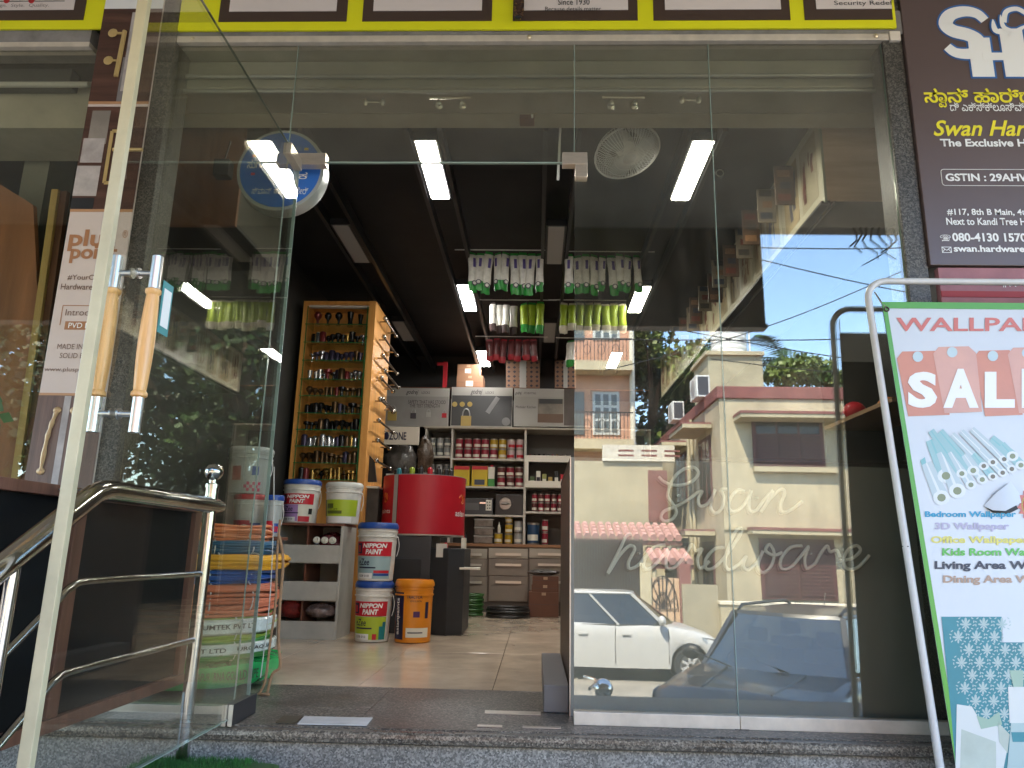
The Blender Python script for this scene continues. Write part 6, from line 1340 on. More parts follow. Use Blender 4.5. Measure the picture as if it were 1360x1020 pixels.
awn(984, 1150, 553); awn(1000, 1150, 709, .5)
a = MY(1000, 627, 17); b = MY(1110, 622, 17); MB().box((a.x, FY + .001, a.z), (b.x, FY + .18, b.z)).build('sill', crd, t)
a = MY(968, 704, 17); MB().box((FX - .02, FY + .001, a.z), (FX + 9, FY + .05, a.z + .06)).build('string_course', crd, t)
# side wall details along x = FX
def swin(ya, yb, z0, z1, dz=1.0):
    w = MB().box((FX - .04, yb, z0), (FX - .001, ya, z1)).build('window', wfr, t); MB().box((FX - .05, yb + .1, z0 + .1), (FX - .04, ya - .1, z1 - .1)).build('pane', mat('pane_dark', (.02, .02, .02)), w)
    for k in range(1, 3): y_ = yb + (ya - yb) * k / 3; MB().box((FX - .055, y_ - .03, z0 + .1), (FX - .05, y_ + .03, z1 - .1)).build('mullion', mar, w)
    MB().box((FX - .85, yb - .3, z1 + .15), (FX - .04, ya + .3, z1 + .26)).build('awning', crd, t); MB().box((FX - .88, yb - .3, z1 + .26), (FX - .04, ya + .3, z1 + .31)).build('awning_edge', mar, t)
swin(-18.1, -19.6, 2.1, 4.0); swin(-21.6, -23.2, 2.3, 4.0); swin(-18.2, -19.6, -1.0, 1.0); swin(-21.8, -23.4, -1.0, 1.0)
for y_ in (-20.3, -20.8): MB().tube([(FX - .08, y_, ST), (FX - .08, y_, pz)], .05, 8).build('drain_pipe', crd, t)
# things on the roof
for i, (px, py, yv_) in enumerate(((925, 531, 18.8), (890, 556, 22.6))):
    p = MX(px, py, FX - .1); p = Vector((FX - .15, -yv_ - 0, FZ + .02))
    t2 = thing('ac_unit', ('nearer' if i == 0 else 'farther') + ' white air conditioner box on the side edge of the cream house', 'air conditioner', tuple(p), 'air conditioners')
    MB().box((p.x - .15, p.y - .45, p.z), (p.x + .25, p.y + .45, p.z + .65)).build('case', mat('ac_white', (.62, .62, .60), .5), t2, .02); MB().box((p.x - .10, p.y + .45, p.z + .06), (p.x + .20, p.y + .46, p.z + .6)).build('grille', mat('ac_dark', (.05, .05, .06), .5), t2)
    MB().lathe((p.x - .15, p.y, p.z + .33), [(.26, 0), (.26, .01), (.06, .02)], 18, (-1, 0, 0)).build('fan_guard', mat('ac_grey', (.3, .3, .3), .5), t2)
tk0 = MY(942, 514, 19); tk1 = MY(1012, 473, 19)
t2 = thing('tank_base', 'pale concrete box base of the roof water tank', 'tank base', (tk0.x, -19, FZ)); MB().box((tk0.x, -21, FZ - .2), (tk1.x, -19, tk1.z)).build('box', mat('tank_conc', (.42, .38, .26), .85, var=.25, vs=1.5), t2); MB().box((tk0.x - .1, -21.1, tk1.z), (tk1.x + .05, -18.9, tk1.z + .12)).build('cap', crd, t2)
tx = (MY(945, 473, 20).x + MY(992, 473, 20).x) / 2; tr_ = (MY(992, 473, 20).x - MY(945, 473, 20).x) / 2; tzb = tk1.z + .12; tzt = tzb + 1.35
t2 = thing('water_tank', 'white ribbed plastic water tank on the cream house roof', 'water tank', (tx, -20, tzb)); pr_ = []
for k in range(8): z = (tzt - tzb) * k / 8; pr_ += [(tr_, z), (tr_ * .96, z + .06), (tr_, z + .12)]
pr_ += [(tr_, tzt - tzb), (tr_ * .4, tzt - tzb + .25), (tr_ * .4, tzt - tzb + .35), (.01, tzt - tzb + .35)]
MB().lathe((tx, -20, tzb), pr_, 28).build('tank', mat('tank_white', (.72, .72, .70), .5), t2); MB().tube([(tx + tr_ + .1, -20, FZ), (tx + tr_ + .1, -20, tzt)], .03, 6).build('pipe', WHT, t2)
# roof garden
def plant(px, py, yv_, rad, n, size, m, label, sd_):
    p = MY(px, py, yv_); t2 = thing('roof_plant', label, 'plant', tuple(p), 'plants over the cream house'); leaves(p, rad, n, size, sd_, 0).build('leaves', lf[m], t2, kind='stuff')
    MB().tube([(p.x, p.y, FZ - .1), (p.x, p.y, p.z)], .04, 6).build('stem', bark, t2)
plant(1040, 497, 19.5, (.7, .6, .35), 500, .16, 2, 'low yellow green bush on the roof beside the tank base', 1); plant(1070, 490, 19.5, (.9, .6, .5), 700, .16, 2, 'bright green bush in the middle of the roof garden', 2); plant(1098, 500, 19.2, (.6, .5, .3), 350, .14, 1, 'small bush at the right end of the roof garden', 3); plant(1122, 505, 19.0, (.5, .5, .3), 300, .14, 2, 'reddish green shrub near the far roof corner', 4)
def palm(px, py, yv_, s, label):
    p = MY(px, py, yv_); t2 = thing('palm_tree', label, 'palm', (p.x, p.y, ST)); MB().tube([(p.x, p.y, ST), (p.x + .2, p.y, p.z * .5), (p.x, p.y, p.z)], [.22, .16, .12], 10).build('trunk', bark, t2); r_ = random.Random(9); mb = MB()
    for k in range(14):
        an = k * .45 + r_.uniform(-.2, .2); el = r_.uniform(-.2, 1.1); L = s * r_.uniform(.8, 1.1); pts_ = [Vector(p) + Vector((math.cos(an) * math.cos(el) * L * u, math.sin(an) * math.cos(el) * L * u, math.sin(el) * L * u - .55 * L * u * u)) for u in [q / 8 for q in range(9)]]
        mb.tube(pts_, .02, 4, caps=False)
        for q in range(1, 9):
            for w_ in range(3):
                o_ = pts_[q - 1].lerp(pts_[q], w_ / 3); d_ = (pts_[q] - pts_[q - 1]).normalized(); sd2 = d_.cross(Vector((0, 0, 1))).normalized(); ln = L * .30 * math.sin(PI * (q + .5) / 10)
                for sg in (-1, 1): e_ = o_ + sd2 * sg * ln + d_ * ln * .5 - Vector((0, 0, ln * .4)); mb.add([o_, o_ + d_ * .07, e_], [(0, 1, 2)])
    mb.build('fronds', lf[1], t2, kind='stuff')
palm(1042, 478, 24, 2.6, 'palm crown rising over the cream house roof garden'); 
# trees behind
def tree(x, y, h, rad, n, size, label, seed, mats=(0, 1, 2), nb=5, group='trees across the street'):
    r_ = random.Random(seed); t2 = thing('leafy_tree', label, 'tree', (x, y, ST), group)
    top = Vector((x, y, ST + h)); MB().tube([(x, y, ST), (x + .15, y, ST + h * .3), (x - .1, y, ST + h * .55), (x, y, ST + h * .8)], [.32, .24, .17, .06], 10).build('trunk', bark, t2)
    for k in range(nb + 2):
        a_ = 6.28 * k / (nb + 2) + r_.uniform(-.3, .3); z0 = ST + h * r_.uniform(.35, .6); e_ = Vector((x + math.cos(a_) * rad * .8, y + math.sin(a_) * rad * .8, z0 + h * r_.uniform(.15, .35)))
        MB().tube([(x, y, z0), (x + math.cos(a_) * rad * .35, y + math.sin(a_) * rad * .35, z0 + h * .12), e_], [.11, .07, .02], 7).build('limb', bark, t2)
    for k in range(nb * 3):
        c_ = Vector((x + r_.uniform(-1, 1) * rad * .8, y + r_.uniform(-1, 1) * rad * .8, ST + h * r_.uniform(.45, 1.0))); rr_ = rad * r_.uniform(.28, .5)
        leaves(c_, (rr_, rr_, rr_ * .75), n // (nb * 3), size, seed * 31 + k, .2).build('leaf_clump', lf[mats[k % 3]], t2, kind='stuff')
tree(5.4, -31, 14.5, 3.4, 9000, .26, 'tall dark tree between the pink and cream buildings', 1, nb=7)
tree(7.6, -33.5, 12.0, 3.2, 6000, .26, 'dark tree behind the white water tank', 2)
tree(-7.5, -15.5, 8.6, 3.2, 8000, .19, 'spreading street tree mirrored in the left pane', 3, (0, 1, 1), nb=7)
tree(-4.6, -17.6, 8.2, 2.3, 5000, .19, 'second street tree mirrored beside the door edge', 4, (0, 1, 1))
tree(-12.5, -18, 9.5, 3.6, 6000, .22, 'large tree at the far left of the street', 5, (0, 1, 1))
tree(-10.6, -11.5, 8.0, 3.0, 7000, .17, 'dense street tree added to block mirrored sky nearest the far left window', 7, (0, 1, 0), nb=7)  # added to keep bright sky out of the far left glass
tree(-15.5, -13.5, 9.0, 3.4, 6000, .2, 'street tree added to block sky at the far left edge of the mirrored view', 8, (0, 1, 1), nb=7)  # also added, closes the remaining sky gap in the far left reflection
tree(-3.9, -6.6, 6.4, 1.9, 6500, .11, 'near roadside tree with dark leaves mirrored at the left', 6, (0, 0, 1), nb=6)
# pink flats
pk_ = mat('plaster_pink', (.52, .29, .20), .85, var=.12, vs=1); PYV = 24; a = MY(740, 700, PYV); b = MY(838, 430, PYV)
t = thing('pink_flats', 'pink block of flats with iron balconies, mirrored beside the doorway', 'flats', (b.x, -PYV, ST))
MB().box((b.x - 9, -PYV - 8, ST), (b.x, -PYV, 12)).build('wall', pk_, t); MB().tube([(b.x - .02, -PYV + .12, ST), (b.x - .02, -PYV + .12, 12)], .10, 8).build('drain_pipe', mat('pipe_cream', (.62, .58, .48), .6), t)
iron = mat('iron_dark', (.05, .035, .03), .6)
for (y_r, y_s, y_w0, y_w1) in ((450, 480, 412, 452), (547, 583, 521, 577), (653, 695, 625, 690)):
    z1 = MY(800, y_r, PYV - .8).z; z0 = MY(800, y_s, PYV - .8).z; x0, x1 = b.x - 4.6, b.x - .1
    MB().box((x0, -PYV + .001, z0 - .35), (x1, -PYV + .9, z0)).build('balcony', cr, t)
    rl_ = MB(); rl_.box((x0, -PYV + .84, z1 - .04), (x1, -PYV + .88, z1))
    for q in range(int((x1 - x0) / .13)): rl_.box((x0 + q * .13, -PYV + .85, z0), (x0 + q * .13 + .025, -PYV + .87, z1 - .04))
    for q in range(int((x1 - x0) / .52)): rl_.tube([(x0 + .26 + q * .52 + .12 * math.cos(a_), -PYV + .88, (z0 + z1) / 2 + .2 * math.sin(a_)) for a_ in [2 * PI * k / 10 for k in range(10)]], .012, 4, closed=True)
    rl_.build('railing', iron, t, kind='stuff')
    w0 = MY(787, y_w1, PYV); w1 = MY(822, y_w0, PYV); w = MB().box((w0.x, -PYV + .001, w0.z), (w1.x, -PYV + .04, w1.z)).build('window', mat('frame_offwhite', (.5, .52, .5), .6), t)
    for k in range(3):
        for j in range(3): MB().box((w0.x + .1 + k * (w1.x - w0.x - .1) / 3, -PYV + .04, w0.z + .1 + j * (w1.z - w0.z - .1) / 3), (w0.x + (k + 1) * (w1.x - w0.x - .1) / 3, -PYV + .05, w0.z + (j + 1) * (w1.z - w0.z - .1) / 3)).build('pane', mat('pane_grey', (.10, .12, .12), .2), w)
    w0 = MY(762, y_w1, PYV); w1 = MY(776, y_w0, PYV); MB().box((w0.x, -PYV + .001, w0.z), (w1.x, -PYV + .04, w1.z)).build('window', mat('pane_grey', (.1, .12, .12)), t)
# low house part between, louvred parapet, tiled porch and gate
a = MY(800, 700, 21); b = MY(893, 612, 21); p1 = MY(800, 612, 21); q1 = MY(895, 592, 21)
t = thing('low_house', 'low house with slotted white parapet, mirrored left of the cream house', 'house', (a.x, -21, ST)); MB().box((p1.x - 2, -25.5, ST), (FX - .9, -21, p1.z)).build('wall', crd, t)
MB().box((p1.x, -21.2, p1.z), (q1.x, -20.9, q1.z)).build('parapet', mat('parapet_white', (.66, .62, .52), .8, var=.1), t)
for k in range(3):
    for j in range(2): x_ = p1.x + .5 + k * .75; z_ = p1.z + (q1.z - p1.z) * (.35 + .3 * j); MB().box((x_, -20.905, z_ - .03), (x_ + .5, -20.895, z_ + .03)).build('slot', mar, t)
w0 = MY(862, 693, 20.95); w1 = MY(886, 625, 20.95); MB().box((w0.x, -20.99, w0.z), (w1.x, -20.95, w1.z)).build('window', mar, t)
tile_p = mat('roof_tile_pink', (.50, .28, .25), .75, var=.2, vs=3)
def porch(px0, px1, py0, py1, yv_, label):
    a = MY(px0, py1, yv_); b = MY(px1, py0, yv_); t2 = thing('tiled_porch', label, 'porch roof', ((a.x + b.x) / 2, -yv_, a.z), 'tiled porch roofs'); n = max(3, int((b.x - a.x) / .22))
    mb0 = None
    for k in range(n):
        for r_i in range(4):
            x_ = a.x + (b.x - a.x) * (k + .5) / n; y_ = -yv_ - r_i * .28; z_ = a.z + (b.z - a.z) * r_i / 3
            if mb0 is None: mb0 = MB().tube([(x_, y_ + .16, z_ - .02), (x_, y_ - .16, z_ + .06)], (b.x - a.x) / n * .46, 6).build('roof_tile', tile_p, t2); base = (x_, y_, z_)
            else: c_ = mb0.copy(); COL.objects.link(c_); c_.location = (x_ - base[0], y_ - base[1], z_ - base[2])
    MB().box((a.x, -yv_ - 1.1, a.z - .22), (b.x, -yv_ + .1, a.z - .10)).build('beam', mat('beam_brown', (.12, .05, .04), .7), t2)
    for x_ in (a.x + .1, b.x - .1): MB().tube([(x_, -yv_, ST), (x_, -yv_, a.z - .1)], .06, 8).build('post', crd, t2)
porch(752, 905, 700, 711, 18.5, 'longer pink tiled porch roof mirrored above the neon word'); porch(864, 920, 734, 744, 17.6, 'shorter pink tiled roof over the gate')
g0 = MY(857, 845, 16.2); g1 = MY(904, 768, 16.2)
t = thing('iron_gate', 'pale peach gate with dark fan shaped ironwork', 'gate', (g0.x, -16.2, ST)); MB().box((g0.x, -16.24, ST + .1), (g1.x, -16.2, g1.z)).build('panel', mat('gate_peach', (.56, .38, .24), .6), t)
ir = MB(); gx = (g0.x + g1.x) / 2; gz = ST + .9
for k in range(9): a_ = PI * k / 8; ir.tube([(gx, -16.17, gz), (gx + .34 * math.cos(a_), -16.17, gz + .8 * math.sin(a_))], .012, 4)
for r in (.18, .36): ir.tube([(gx + r * math.cos(PI * k / 12), -16.17, gz + 2.2 * r * math.sin(PI * k / 12)) for k in range(13)], .014, 4)
for k in range(6): ir.tube([(g0.x + (g1.x - g0.x) * k / 5, -16.17, ST + .1), (g0.x + (g1.x - g0.x) * k / 5, -16.17, g1.z)], .012, 4)
ir.build('ironwork', iron, t, kind='stuff')
g2 = MY(762, 800, 16.2); g3 = MY(853, 716, 16.2); t = thing('bar_gate', 'tall dark barred gate left of the peach gate', 'gate', (g2.x, -16.2, ST))
for k in range(26): x_ = g2.x + (g3.x - g2.x) * k / 25; MB().box((x_ - .02, -16.22, ST + .1), (x_ + .02, -16.18, g3.z)).build('bar', iron, t)
MB().box((g2.x, -16.3, ST + .1), (g3.x, -16.26, g3.z - .1)).build('backing', mat('gate_green', (.10, .12, .11), .6, var=.4, vs=3), t)
for x_, lb in ((g3.x + .06, 'between the two gates'), (g1.x + .1, 'right of the peach gate')): tag(MB().box((x_ - .14, -16.45, ST), (x_ + .14, -16.12, g1.z + .35)).build('gate_pillar', mar if x_ > g1.x else crd, None, .01), 'square gate pillar ' + lb, 'pillar', 'gate pillars')
w0 = MY(906, 776, 16.0); w1 = MY(953, 776, 16.0); t = thing('compound_wall', 'grey cream compound wall between gate and house corner', 'wall', (w0.x, -16, ST)); MB().box((w0.x, -16.2, ST), (w1.x, -16.0, w0.z)).build('wall', mat('wall_drab', (.34, .30, .21), .85, var=.25, vs=1.5), t)
w0 = MY(954, 798, 15.8); t = thing('compound_wall', 'cream compound wall with pale coping before the cream house', 'wall', (w1.x + 4, -15.8, ST)); MB().box((w1.x + .005, -16.0, ST), (w1.x + 9, -15.8, w0.z - .08)).build('wall', cr, t); MB().box((w1.x - .02, -16.03, w0.z - .08), (w1.x + 9, -15.76, w0.z)).build('coping', mat('coping', (.66, .60, .48), .8), t, .01)
# power lines
for k, (p, q, lb) in enumerate((((1015, 325), (1196, 314), 'topmost cable crossing the mirrored sky'), ((1015, 342), (1196, 372), 'second cable sagging across the mirrored sky'), ((845, 447), (1122, 436), 'cable running past the water tank top'), ((960, 445), (1122, 462), 'lower cable right of the water tank'), ((985, 478), (1122, 482), 'lowest cable over the roof garden'), ((840, 480), (960, 440), 'steep cable before the dark tree'))):
    yv_ = 10 + k * .8; A = MY(*p, yv_); B = MY(*q, yv_); d_ = (B - A); A = A - d_ * .3; B = B + d_ * 2.0; n = 20
    tag(MB().tube([A.lerp(B, i / n) - Vector((0, 0, .25 * math.sin(PI * i / n))) for i in range(n + 1)], .012, 4).build('power_cable', BLK), lb, 'cable', 'overhead cables')
# dry aerial strands hanging at the canopy edge
for k in range(7):
    px = 1133 + k * 8.5; A = MY(px, 303, yv - .05); r_ = random.Random(k); pts_ = [A + Vector((.03 * math.sin(u * 2.2 + k) * u, 0, -.085 * u)) for u in [q * .6 for q in range(4 + k % 4)]]
    tag(MB().tube(pts_, [.009 - .0009 * i for i in range(len(pts_))], 5).build('leaf_garland', mat('dry_leaf', (.06, .04, .02), .8)), 'dry leaf strand hanging from the canopy edge, %s from the left in the mirror' % ORD[k], 'leaf strand', 'dry leaf strands')

# ---------------------------------------------------------------- cars
def lerp_tab(tab, x):
    tab = sorted(tab); 
    if x <= tab[0][0]: return tab[0][1:]
    for a, b in zip(tab, tab[1:]):
        if x <= b[0]:
            u = (x - a[0]) / (b[0] - a[0]); u = u * u * (3 - 2 * u) * .35 + u * .65
            return [p + (q - p) * u for p, q in zip(a[1:], b[1:])]
    return tab[-1][1:]
def make_car(label, group, loc, rz, L, Wd, paint, tab, gh, wx, wr, glass, suv=False):
    root = thing('parked_car', label, 'car', (0, 0, 0), group)
    hl = L / 2; n = 90; hw = Wd / 2; ra = wr * 1.16
    def sec(x):
        zb, zm, zt, w = lerp_tab(tab, x)
        for xw in wx:
            if abs(x - xw) < ra: zb = max(zb, wr + math.sqrt(ra * ra - (x - xw) ** 2) * .98)
        w *= hw
        zm = max(zm, zb + .03)
        return [(0, zb), (w * .80, zb), (w * .97, zb + .015), (w * 1.0, zb + (zm - zb) * .5), (w * 1.0, zm), (w * .985, zm + (zt - zm) * .55), (w * .93, zt - .025), (w * .80, zt), (w * .4, zt + .02), (0, zt + .028)]
    xs = [-hl + L * i / n for i in range(n + 1)]; v = []; k = 10
    for x in xs: v += [(x, y, z) for y, z in sec(x)]
    f = [(i * k + j, (i + 1) * k + j, (i + 1) * k + j + 1, i * k + j + 1) for i in range(n) for j in range(k - 1)]
    v2 = [(x, -y, z) for x, y, z in v]; m_ = len(v)
    f2 = [tuple(reversed([q + m_ for q in ff])) for ff in f]
    b = MB().add(v + v2, f + f2, True); b.add([v[j] for j in range(k)] + [v2[j] for j in range(k - 1, -1, -1)], [tuple(range(2 * k))]); e = n * k; b.add([v[e + j] for j in range(k)] + [v2[e + j] for j in range(k - 1, -1, -1)], [tuple(range(2 * k - 1, -1, -1))])
    b.build('body', paint, root)
    xf, xt, xr, xrt, zbelt, zr, yb, yt = gh
    base = [(xf + .10, 0), (xf, yb * .55), (xf - .18, yb * .93), (0, yb), (xr + .25, yb * .97), (xr, yb * .75), (xr - .04, 0)]
    top = [(xt + .06, 0), (xt + .02, yt * .6), (xt - .06, yt * .95), ((xt + xrt) / 2, yt), (xrt + .12, yt * .96), (xrt, yt * .75), (xrt - .02, 0)]
    gb = MB()
    for sg in (1, -1):
        B_ = [(x, y * sg, zbelt) for x, y in base]; T_ = [(x, y * sg, zr - .03) for x, y in top]
        gb.add(B_ + T_, [((i, i + 1, i + 8, i + 7) if sg > 0 else (i, i + 7, i + 8, i + 1)) for i in range(6)], True)
    gb.build('windows', glass, root)
    rf = MB(); ring_ = [(x, y, zr - .03) for x, y in top] + [(x, -y, zr - .03) for x, y in top[::-1]]; ring2 = [(x * .97, y * .93, zr + .008) for x, y, z in ring_]; nn = len(ring_)
    rf.add(ring_ + ring2 + [((xt + xrt) / 2, 0, zr + .03)], [(i, (i + 1) % nn, nn + (i + 1) % nn, nn + i) for i in range(nn)] + [(nn + i, nn + (i + 1) % nn, 2 * nn) for i in range(nn)], True); rf.build('roof', paint, root)
    for sg in (1, -1):
        for i, w_ in ((2, .055), (4, .10)):
            MB().beam((base[i][0], base[i][1] * sg, zbelt - .02), (top[i][0], top[i][1] * sg * 1.01, zr - .02), w_, .05).build('pillar', paint, root)
        xm = .0 if not suv else .05; MB().beam((xm, yb * sg * 1.0, zbelt), ((xt + xrt) / 2 + .0, yt * sg * 1.01, zr - .03), .06, .03).build('pillar', paint if not suv else BLK, root)
        MB().tube([(top[i][0], top[i][1] * sg, zr - .012) for i in (2, 3, 4)], .022, 6).build('roof_edge', paint, root)
        MB().tube([(base[2][0], base[2][1] * sg + .005 * sg, zbelt), (0, yb * sg + .006 * sg, zbelt), (base[4][0], base[4][1] * sg, zbelt)], .012, 6).build('belt_trim', BLK if not suv else CHROME, root)
        # seams, handle, mirror, lights
        for xs_ in (wx[0] - wr * 1.25, -.02 * L, wx[1] + wr * .75 + .1):
            zb_, zm_, zt_3, w_3 = lerp_tab(tab, xs_); MB().box((xs_ - .004, sg * hw * w_3 * .996, zb_ + .1), (xs_ + .004, sg * (hw * w_3 + .003), zt_3 - .05)).build('door_seam', BLK, root)
        for xh in (-.02 * L + .12, wx[1] + wr * .75 + .22): MB().box((xh, sg * hw * .99, zbelt - .17), (xh + .16, sg * (hw + .025), zbelt - .13)).build('door_handle', paint if not suv else BLK, root, .008)
        mp = MB().sphere((xf - .28, sg * (yb + .14), zbelt + .10), 1, 12, 8, (.07, .12, .085)); mp.beam((xf - .26, sg * yb * .93, zbelt + .03), (xf - .28, sg * (yb + .1), zbelt + .06), .04); mp.build('mirror', paint if not suv else BLK, root)
        zb_, zm_, zt_3, w_3 = lerp_tab(tab, hl - .12)
        lp_ = []
        for u, z_ in ((0, .0), (.05, .11), (.20, .16), (.42, .15), (.36, .06), (.16, -.02)):
            xx = hl - .03 - u; zb_, zm_, zt_3, w_3 = lerp_tab(tab, xx); lp_.append((xx, sg * (hw * w_3 + .006), zm_ + (z_ - .04) * .9))
        cen_ = (hl + .0, sg * hw * .5, lp_[0][2]); lp_ = lp_ + [(hl + .004, sg * hw * .50, lp_[0][2] + .10), (hl + .006, sg * hw * .50, lp_[0][2] - .02)]
        MB().add(lp_, [(0, 1, 2, 3, 4, 5) if sg > 0 else (5, 4, 3, 2, 1, 0), (0, 7, 6, 1) if sg > 0 else (1, 6, 7, 0)]).build('headlight', mat('headlamp', (.30, .32, .34), .08, .2, coat=1), root)
        MB().box((hl - .004, sg * hw * .62, .36), (hl + .004, sg * hw * .82, .46)).build('fog_lamp', BLK, root, .01)
    MB().box((hl - .01, -hw * .48, tab_z(tab, hl) - .16), (hl + .012, hw * .48, tab_z(tab, hl) - .03)).build('grille', BLK, root, .01)
    MB().box((hl - .01, -hw * .6, .26), (hl + .010, hw * .6, .40)).build('lower_grille', BLK, root, .01)
    MB().box((hl + .011, -.26, .44), (hl + .02, .26, .55)).build('number_plate', FTXT_W, root)
    for xw in wx:
        for sg in (1, -1):
            wh = MB().lathe((xw, sg * (hw - .205), wr), [(wr * .6, 0), (wr * .93, .0), (wr, .03), (wr, .17), (wr * .93, .2), (wr * .66, .2), (wr * .62, .17)], 28, (0, sg, 0), cap=False).build('wheel', mat('tyre', (.02, .02, .02), .85), root)
            rm = MB().lathe((xw, sg * (hw - .05), wr), [(wr * .64, 0), (wr * .6, .03), (wr * .55, .01), (wr * .5, -.03), (.01, -.03)], 24, (0, sg, 0), cap=False); rm.build('rim', mat('rim_silver', (.50, .50, .50), .35, .3), wh)
            for q in range(7): a_ = q * .8976; MB().beam((xw, sg * (hw - .03), wr), (xw + math.cos(a_) * wr * .58, sg * (hw - .03), wr + math.sin(a_) * wr * .58), .045, .02, up=(0, 1, 0)).build('spoke', mat('rim_silver', (.25, .25, .25)), wh)
            MB().cyl((xw, sg * (hw * .3), wr), (xw, sg * (hw - .22), wr), ra * .99, 20).build('wheel_well', BLK, root)
    MB().box((-hl + .25, -hw * .75, .2), (hl - .3, hw * .75, .34)).build('underbody', BLK, root)
    # cabin behind the glass
    for sx in (.25, -.85):
        for sg in (-1, 1): MB().box((sx - .12, sg * .38 - .24, .5), (sx + .06, sg * .38 + .24, zbelt + .20)).build('seat', mat('seat_dark', (.05, .05, .055), .8), root, .05); MB().box((sx - .10, sg * .38 - .12, zbelt + .22), (sx + .0, sg * .38 + .12, zbelt + .38)).build('headrest', mat('seat_dark', (.05, .05, .055)), root, .04)
    MB().tube([(.72, .38 + .18 * math.cos(a_), zbelt - .0 + .18 * math.sin(a_)) for a_ in [2 * PI * i / 20 for i in range(20)]], .014, 6, closed=True).build('steering_wheel', BLK, root)
    MB().box((xf - .45, -yb * .85, zbelt - .25), (xf - .1, yb * .85, zbelt - .01)).build('dashboard', mat('dash', (.04, .04, .042), .7), root, .04)
    if suv:
        for sg in (1, -1):
            MB().tube([(xt - .1, sg * yt * .9, zr + .01), (xt - .25, sg * yt * .92, zr + .06), (xrt + .25, sg * yt * .92, zr + .06), (xrt + .1, sg * yt * .9, zr + .01)], .018, 8).build('roof_rail', BLK, root)
        MB().tube([(xrt + .5, 0, zr + .03), (xrt + .42, 0, zr + .18)], .006, 5).build('antenna', BLK, root)
        for sg, a0 in ((.35, 0), (-.25, 0)):
            MB().beam((xf + .06, sg, zbelt + .03), (xf - .14, sg + .55, zbelt + .13), .016, .012).build('wiper', BLK, root)
        for y_ in (-.45, .45): MB().tube([(xf + .05, y_ * .9, tab_z(tab, xf) + .02), (hl - .3, y_ * .75, tab_z(tab, hl - .3) + .015)], .016, 6).build('hood_crease', paint, root)
    root.location = loc; root.rotation_euler = (0, 0, rz); return root
def tab_z(tab, x): return lerp_tab(tab, x)[2]
wpaint = mat('car_white', (.50, .50, .49), .3, coat=.8); dpaint = mat('car_charcoal', (.045, .047, .05), .33, .2, var=.25, vs=3, coat=.6)
cgl = glassmat('car_glass', (.28, .31, .32), .24); cgl2 = glassmat('car_glass_dark', (.10, .11, .11), .10)
tw = [(-1.90, .42, .70, .92, .88), (-1.75, .28, .72, 1.0, .96), (-1.2, .22, .75, 1.01, 1), (0, .21, .74, .985, 1), (.9, .22, .72, .96, 1), (1.3, .22, .70, .90, .99), (1.62, .22, .66, .80, .95), (1.80, .24, .60, .70, .86), (1.90, .30, .52, .60, .74)]
make_car('white parked hatchback with dark side windows mirrored in the lower left pane', 'parked cars', (1.52, -11.75, ST + .01), 0, 3.8, 1.68, wpaint, tw, (1.02, .32, -1.72, -1.35, .95, 1.50, .79, .60), (1.24, -1.18), .30, cgl2)
td = [(-2.15, .45, .80, 1.05, .88), (-2.0, .32, .82, 1.10, .97), (-1.3, .28, .84, 1.08, 1), (0, .27, .84, 1.06, 1), (.95, .28, .84, 1.04, 1), (1.4, .28, .82, .99, .99), (1.85, .28, .78, .93, .95), (2.05, .30, .72, .84, .87), (2.15, .36, .62, .74, .78)]
hd = math.radians(127); cw_ = Vector((2.43, -5.30)); xc_ = .98
make_car('dark grey parked crossover with roof rails mirrored at the lower right', 'parked cars', (cw_.x - math.cos(hd) * xc_, cw_.y - math.sin(hd) * xc_, ST + .01), hd, 4.3, 1.80, dpaint, td, (1.05, .42, -1.95, -1.55, 1.03, 1.58, .82, .62), (1.38, -1.35), .34, cgl, True)
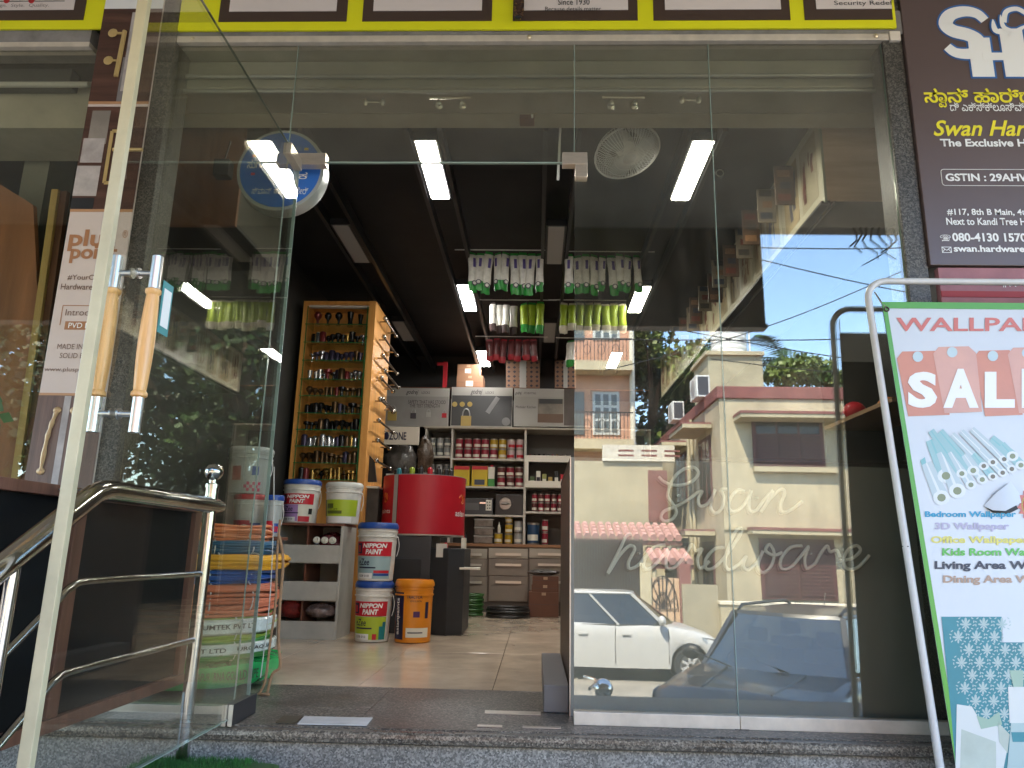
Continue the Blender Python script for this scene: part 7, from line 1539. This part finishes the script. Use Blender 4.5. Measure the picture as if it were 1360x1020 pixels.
# scooter at the kerb, partly mirrored left of the dark car
s0 = MY(772, 925, 4.3); sx_, sy_ = s0.x - .25, s0.y
t = thing('parked_scooter', 'parked scooter with chrome guard mirrored at the lower left corner', 'scooter', (sx_, sy_, ST))
sp_ = mat('scooter_grey', (.12, .13, .14), .25, coat=.8)
for x_ in (-.62, .62): w = MB().tube([(sx_ + x_ + .17 * math.cos(a_), sy_, ST + .23 + .17 * math.sin(a_)) for a_ in [2 * PI * i / 20 for i in range(20)]], .05, 8, closed=True).build('wheel', MATS['tyre'], t); MB().lathe((sx_ + x_, sy_ - .03, ST + .23), [(.13, 0), (.13, .06)], 16, (0, 1, 0)).build('rim', STEEL, w)
MB().sphere((sx_ - .42, sy_, ST + .58), 1, 16, 10, (.45, .17, .22)).build('rear_body', sp_, t); MB().slab([(sx_ + .32, sy_ - .2, ST + .3), (sx_ + .32, sy_ + .2, ST + .3), (sx_ + .48, sy_ + .2, ST + .95), (sx_ + .48, sy_ - .2, ST + .95)], (.05, 0, 0)).build('leg_shield', sp_, t, .03)
MB().box((sx_ - .2, sy_ - .15, ST + .25), (sx_ + .4, sy_ + .15, ST + .33)).build('floorboard', BLK, t, .02); MB().box((sx_ - .78, sy_ - .14, ST + .76), (sx_ - .05, sy_ + .14, ST + .86)).build('seat', BLK, t, .04)
MB().tube([(sx_ + .42, sy_, ST + .9), (sx_ + .38, sy_, ST + 1.05)], .03, 8).build('steering_stem', STEEL, t); MB().tube([(sx_ + .30, sy_ - .32, ST + 1.05), (sx_ + .38, sy_ - .1, ST + 1.06), (sx_ + .38, sy_ + .1, ST + 1.06), (sx_ + .30, sy_ + .32, ST + 1.05)], .014, 8).build('handlebar', CHROME, t)
MB().sphere((sx_ + .45, sy_, ST + 1.0), .09, 12, 8).build('headlight', CHROME, t); MB().tube([(sx_ + .62, sy_ + .11, ST + .25), (sx_ + .5, sy_ + .12, ST + .62), (sx_ + .42, sy_ + .0, ST + .7)], .02, 8).build('front_fork', STEEL, t); MB().tube([(sx_ + .82 - .42 * u * u, sy_ + .22, ST + .35 + .55 * u) for u in [q / 8 for q in range(9)]], .014, 6).build('crash_guard', CHROME, t)
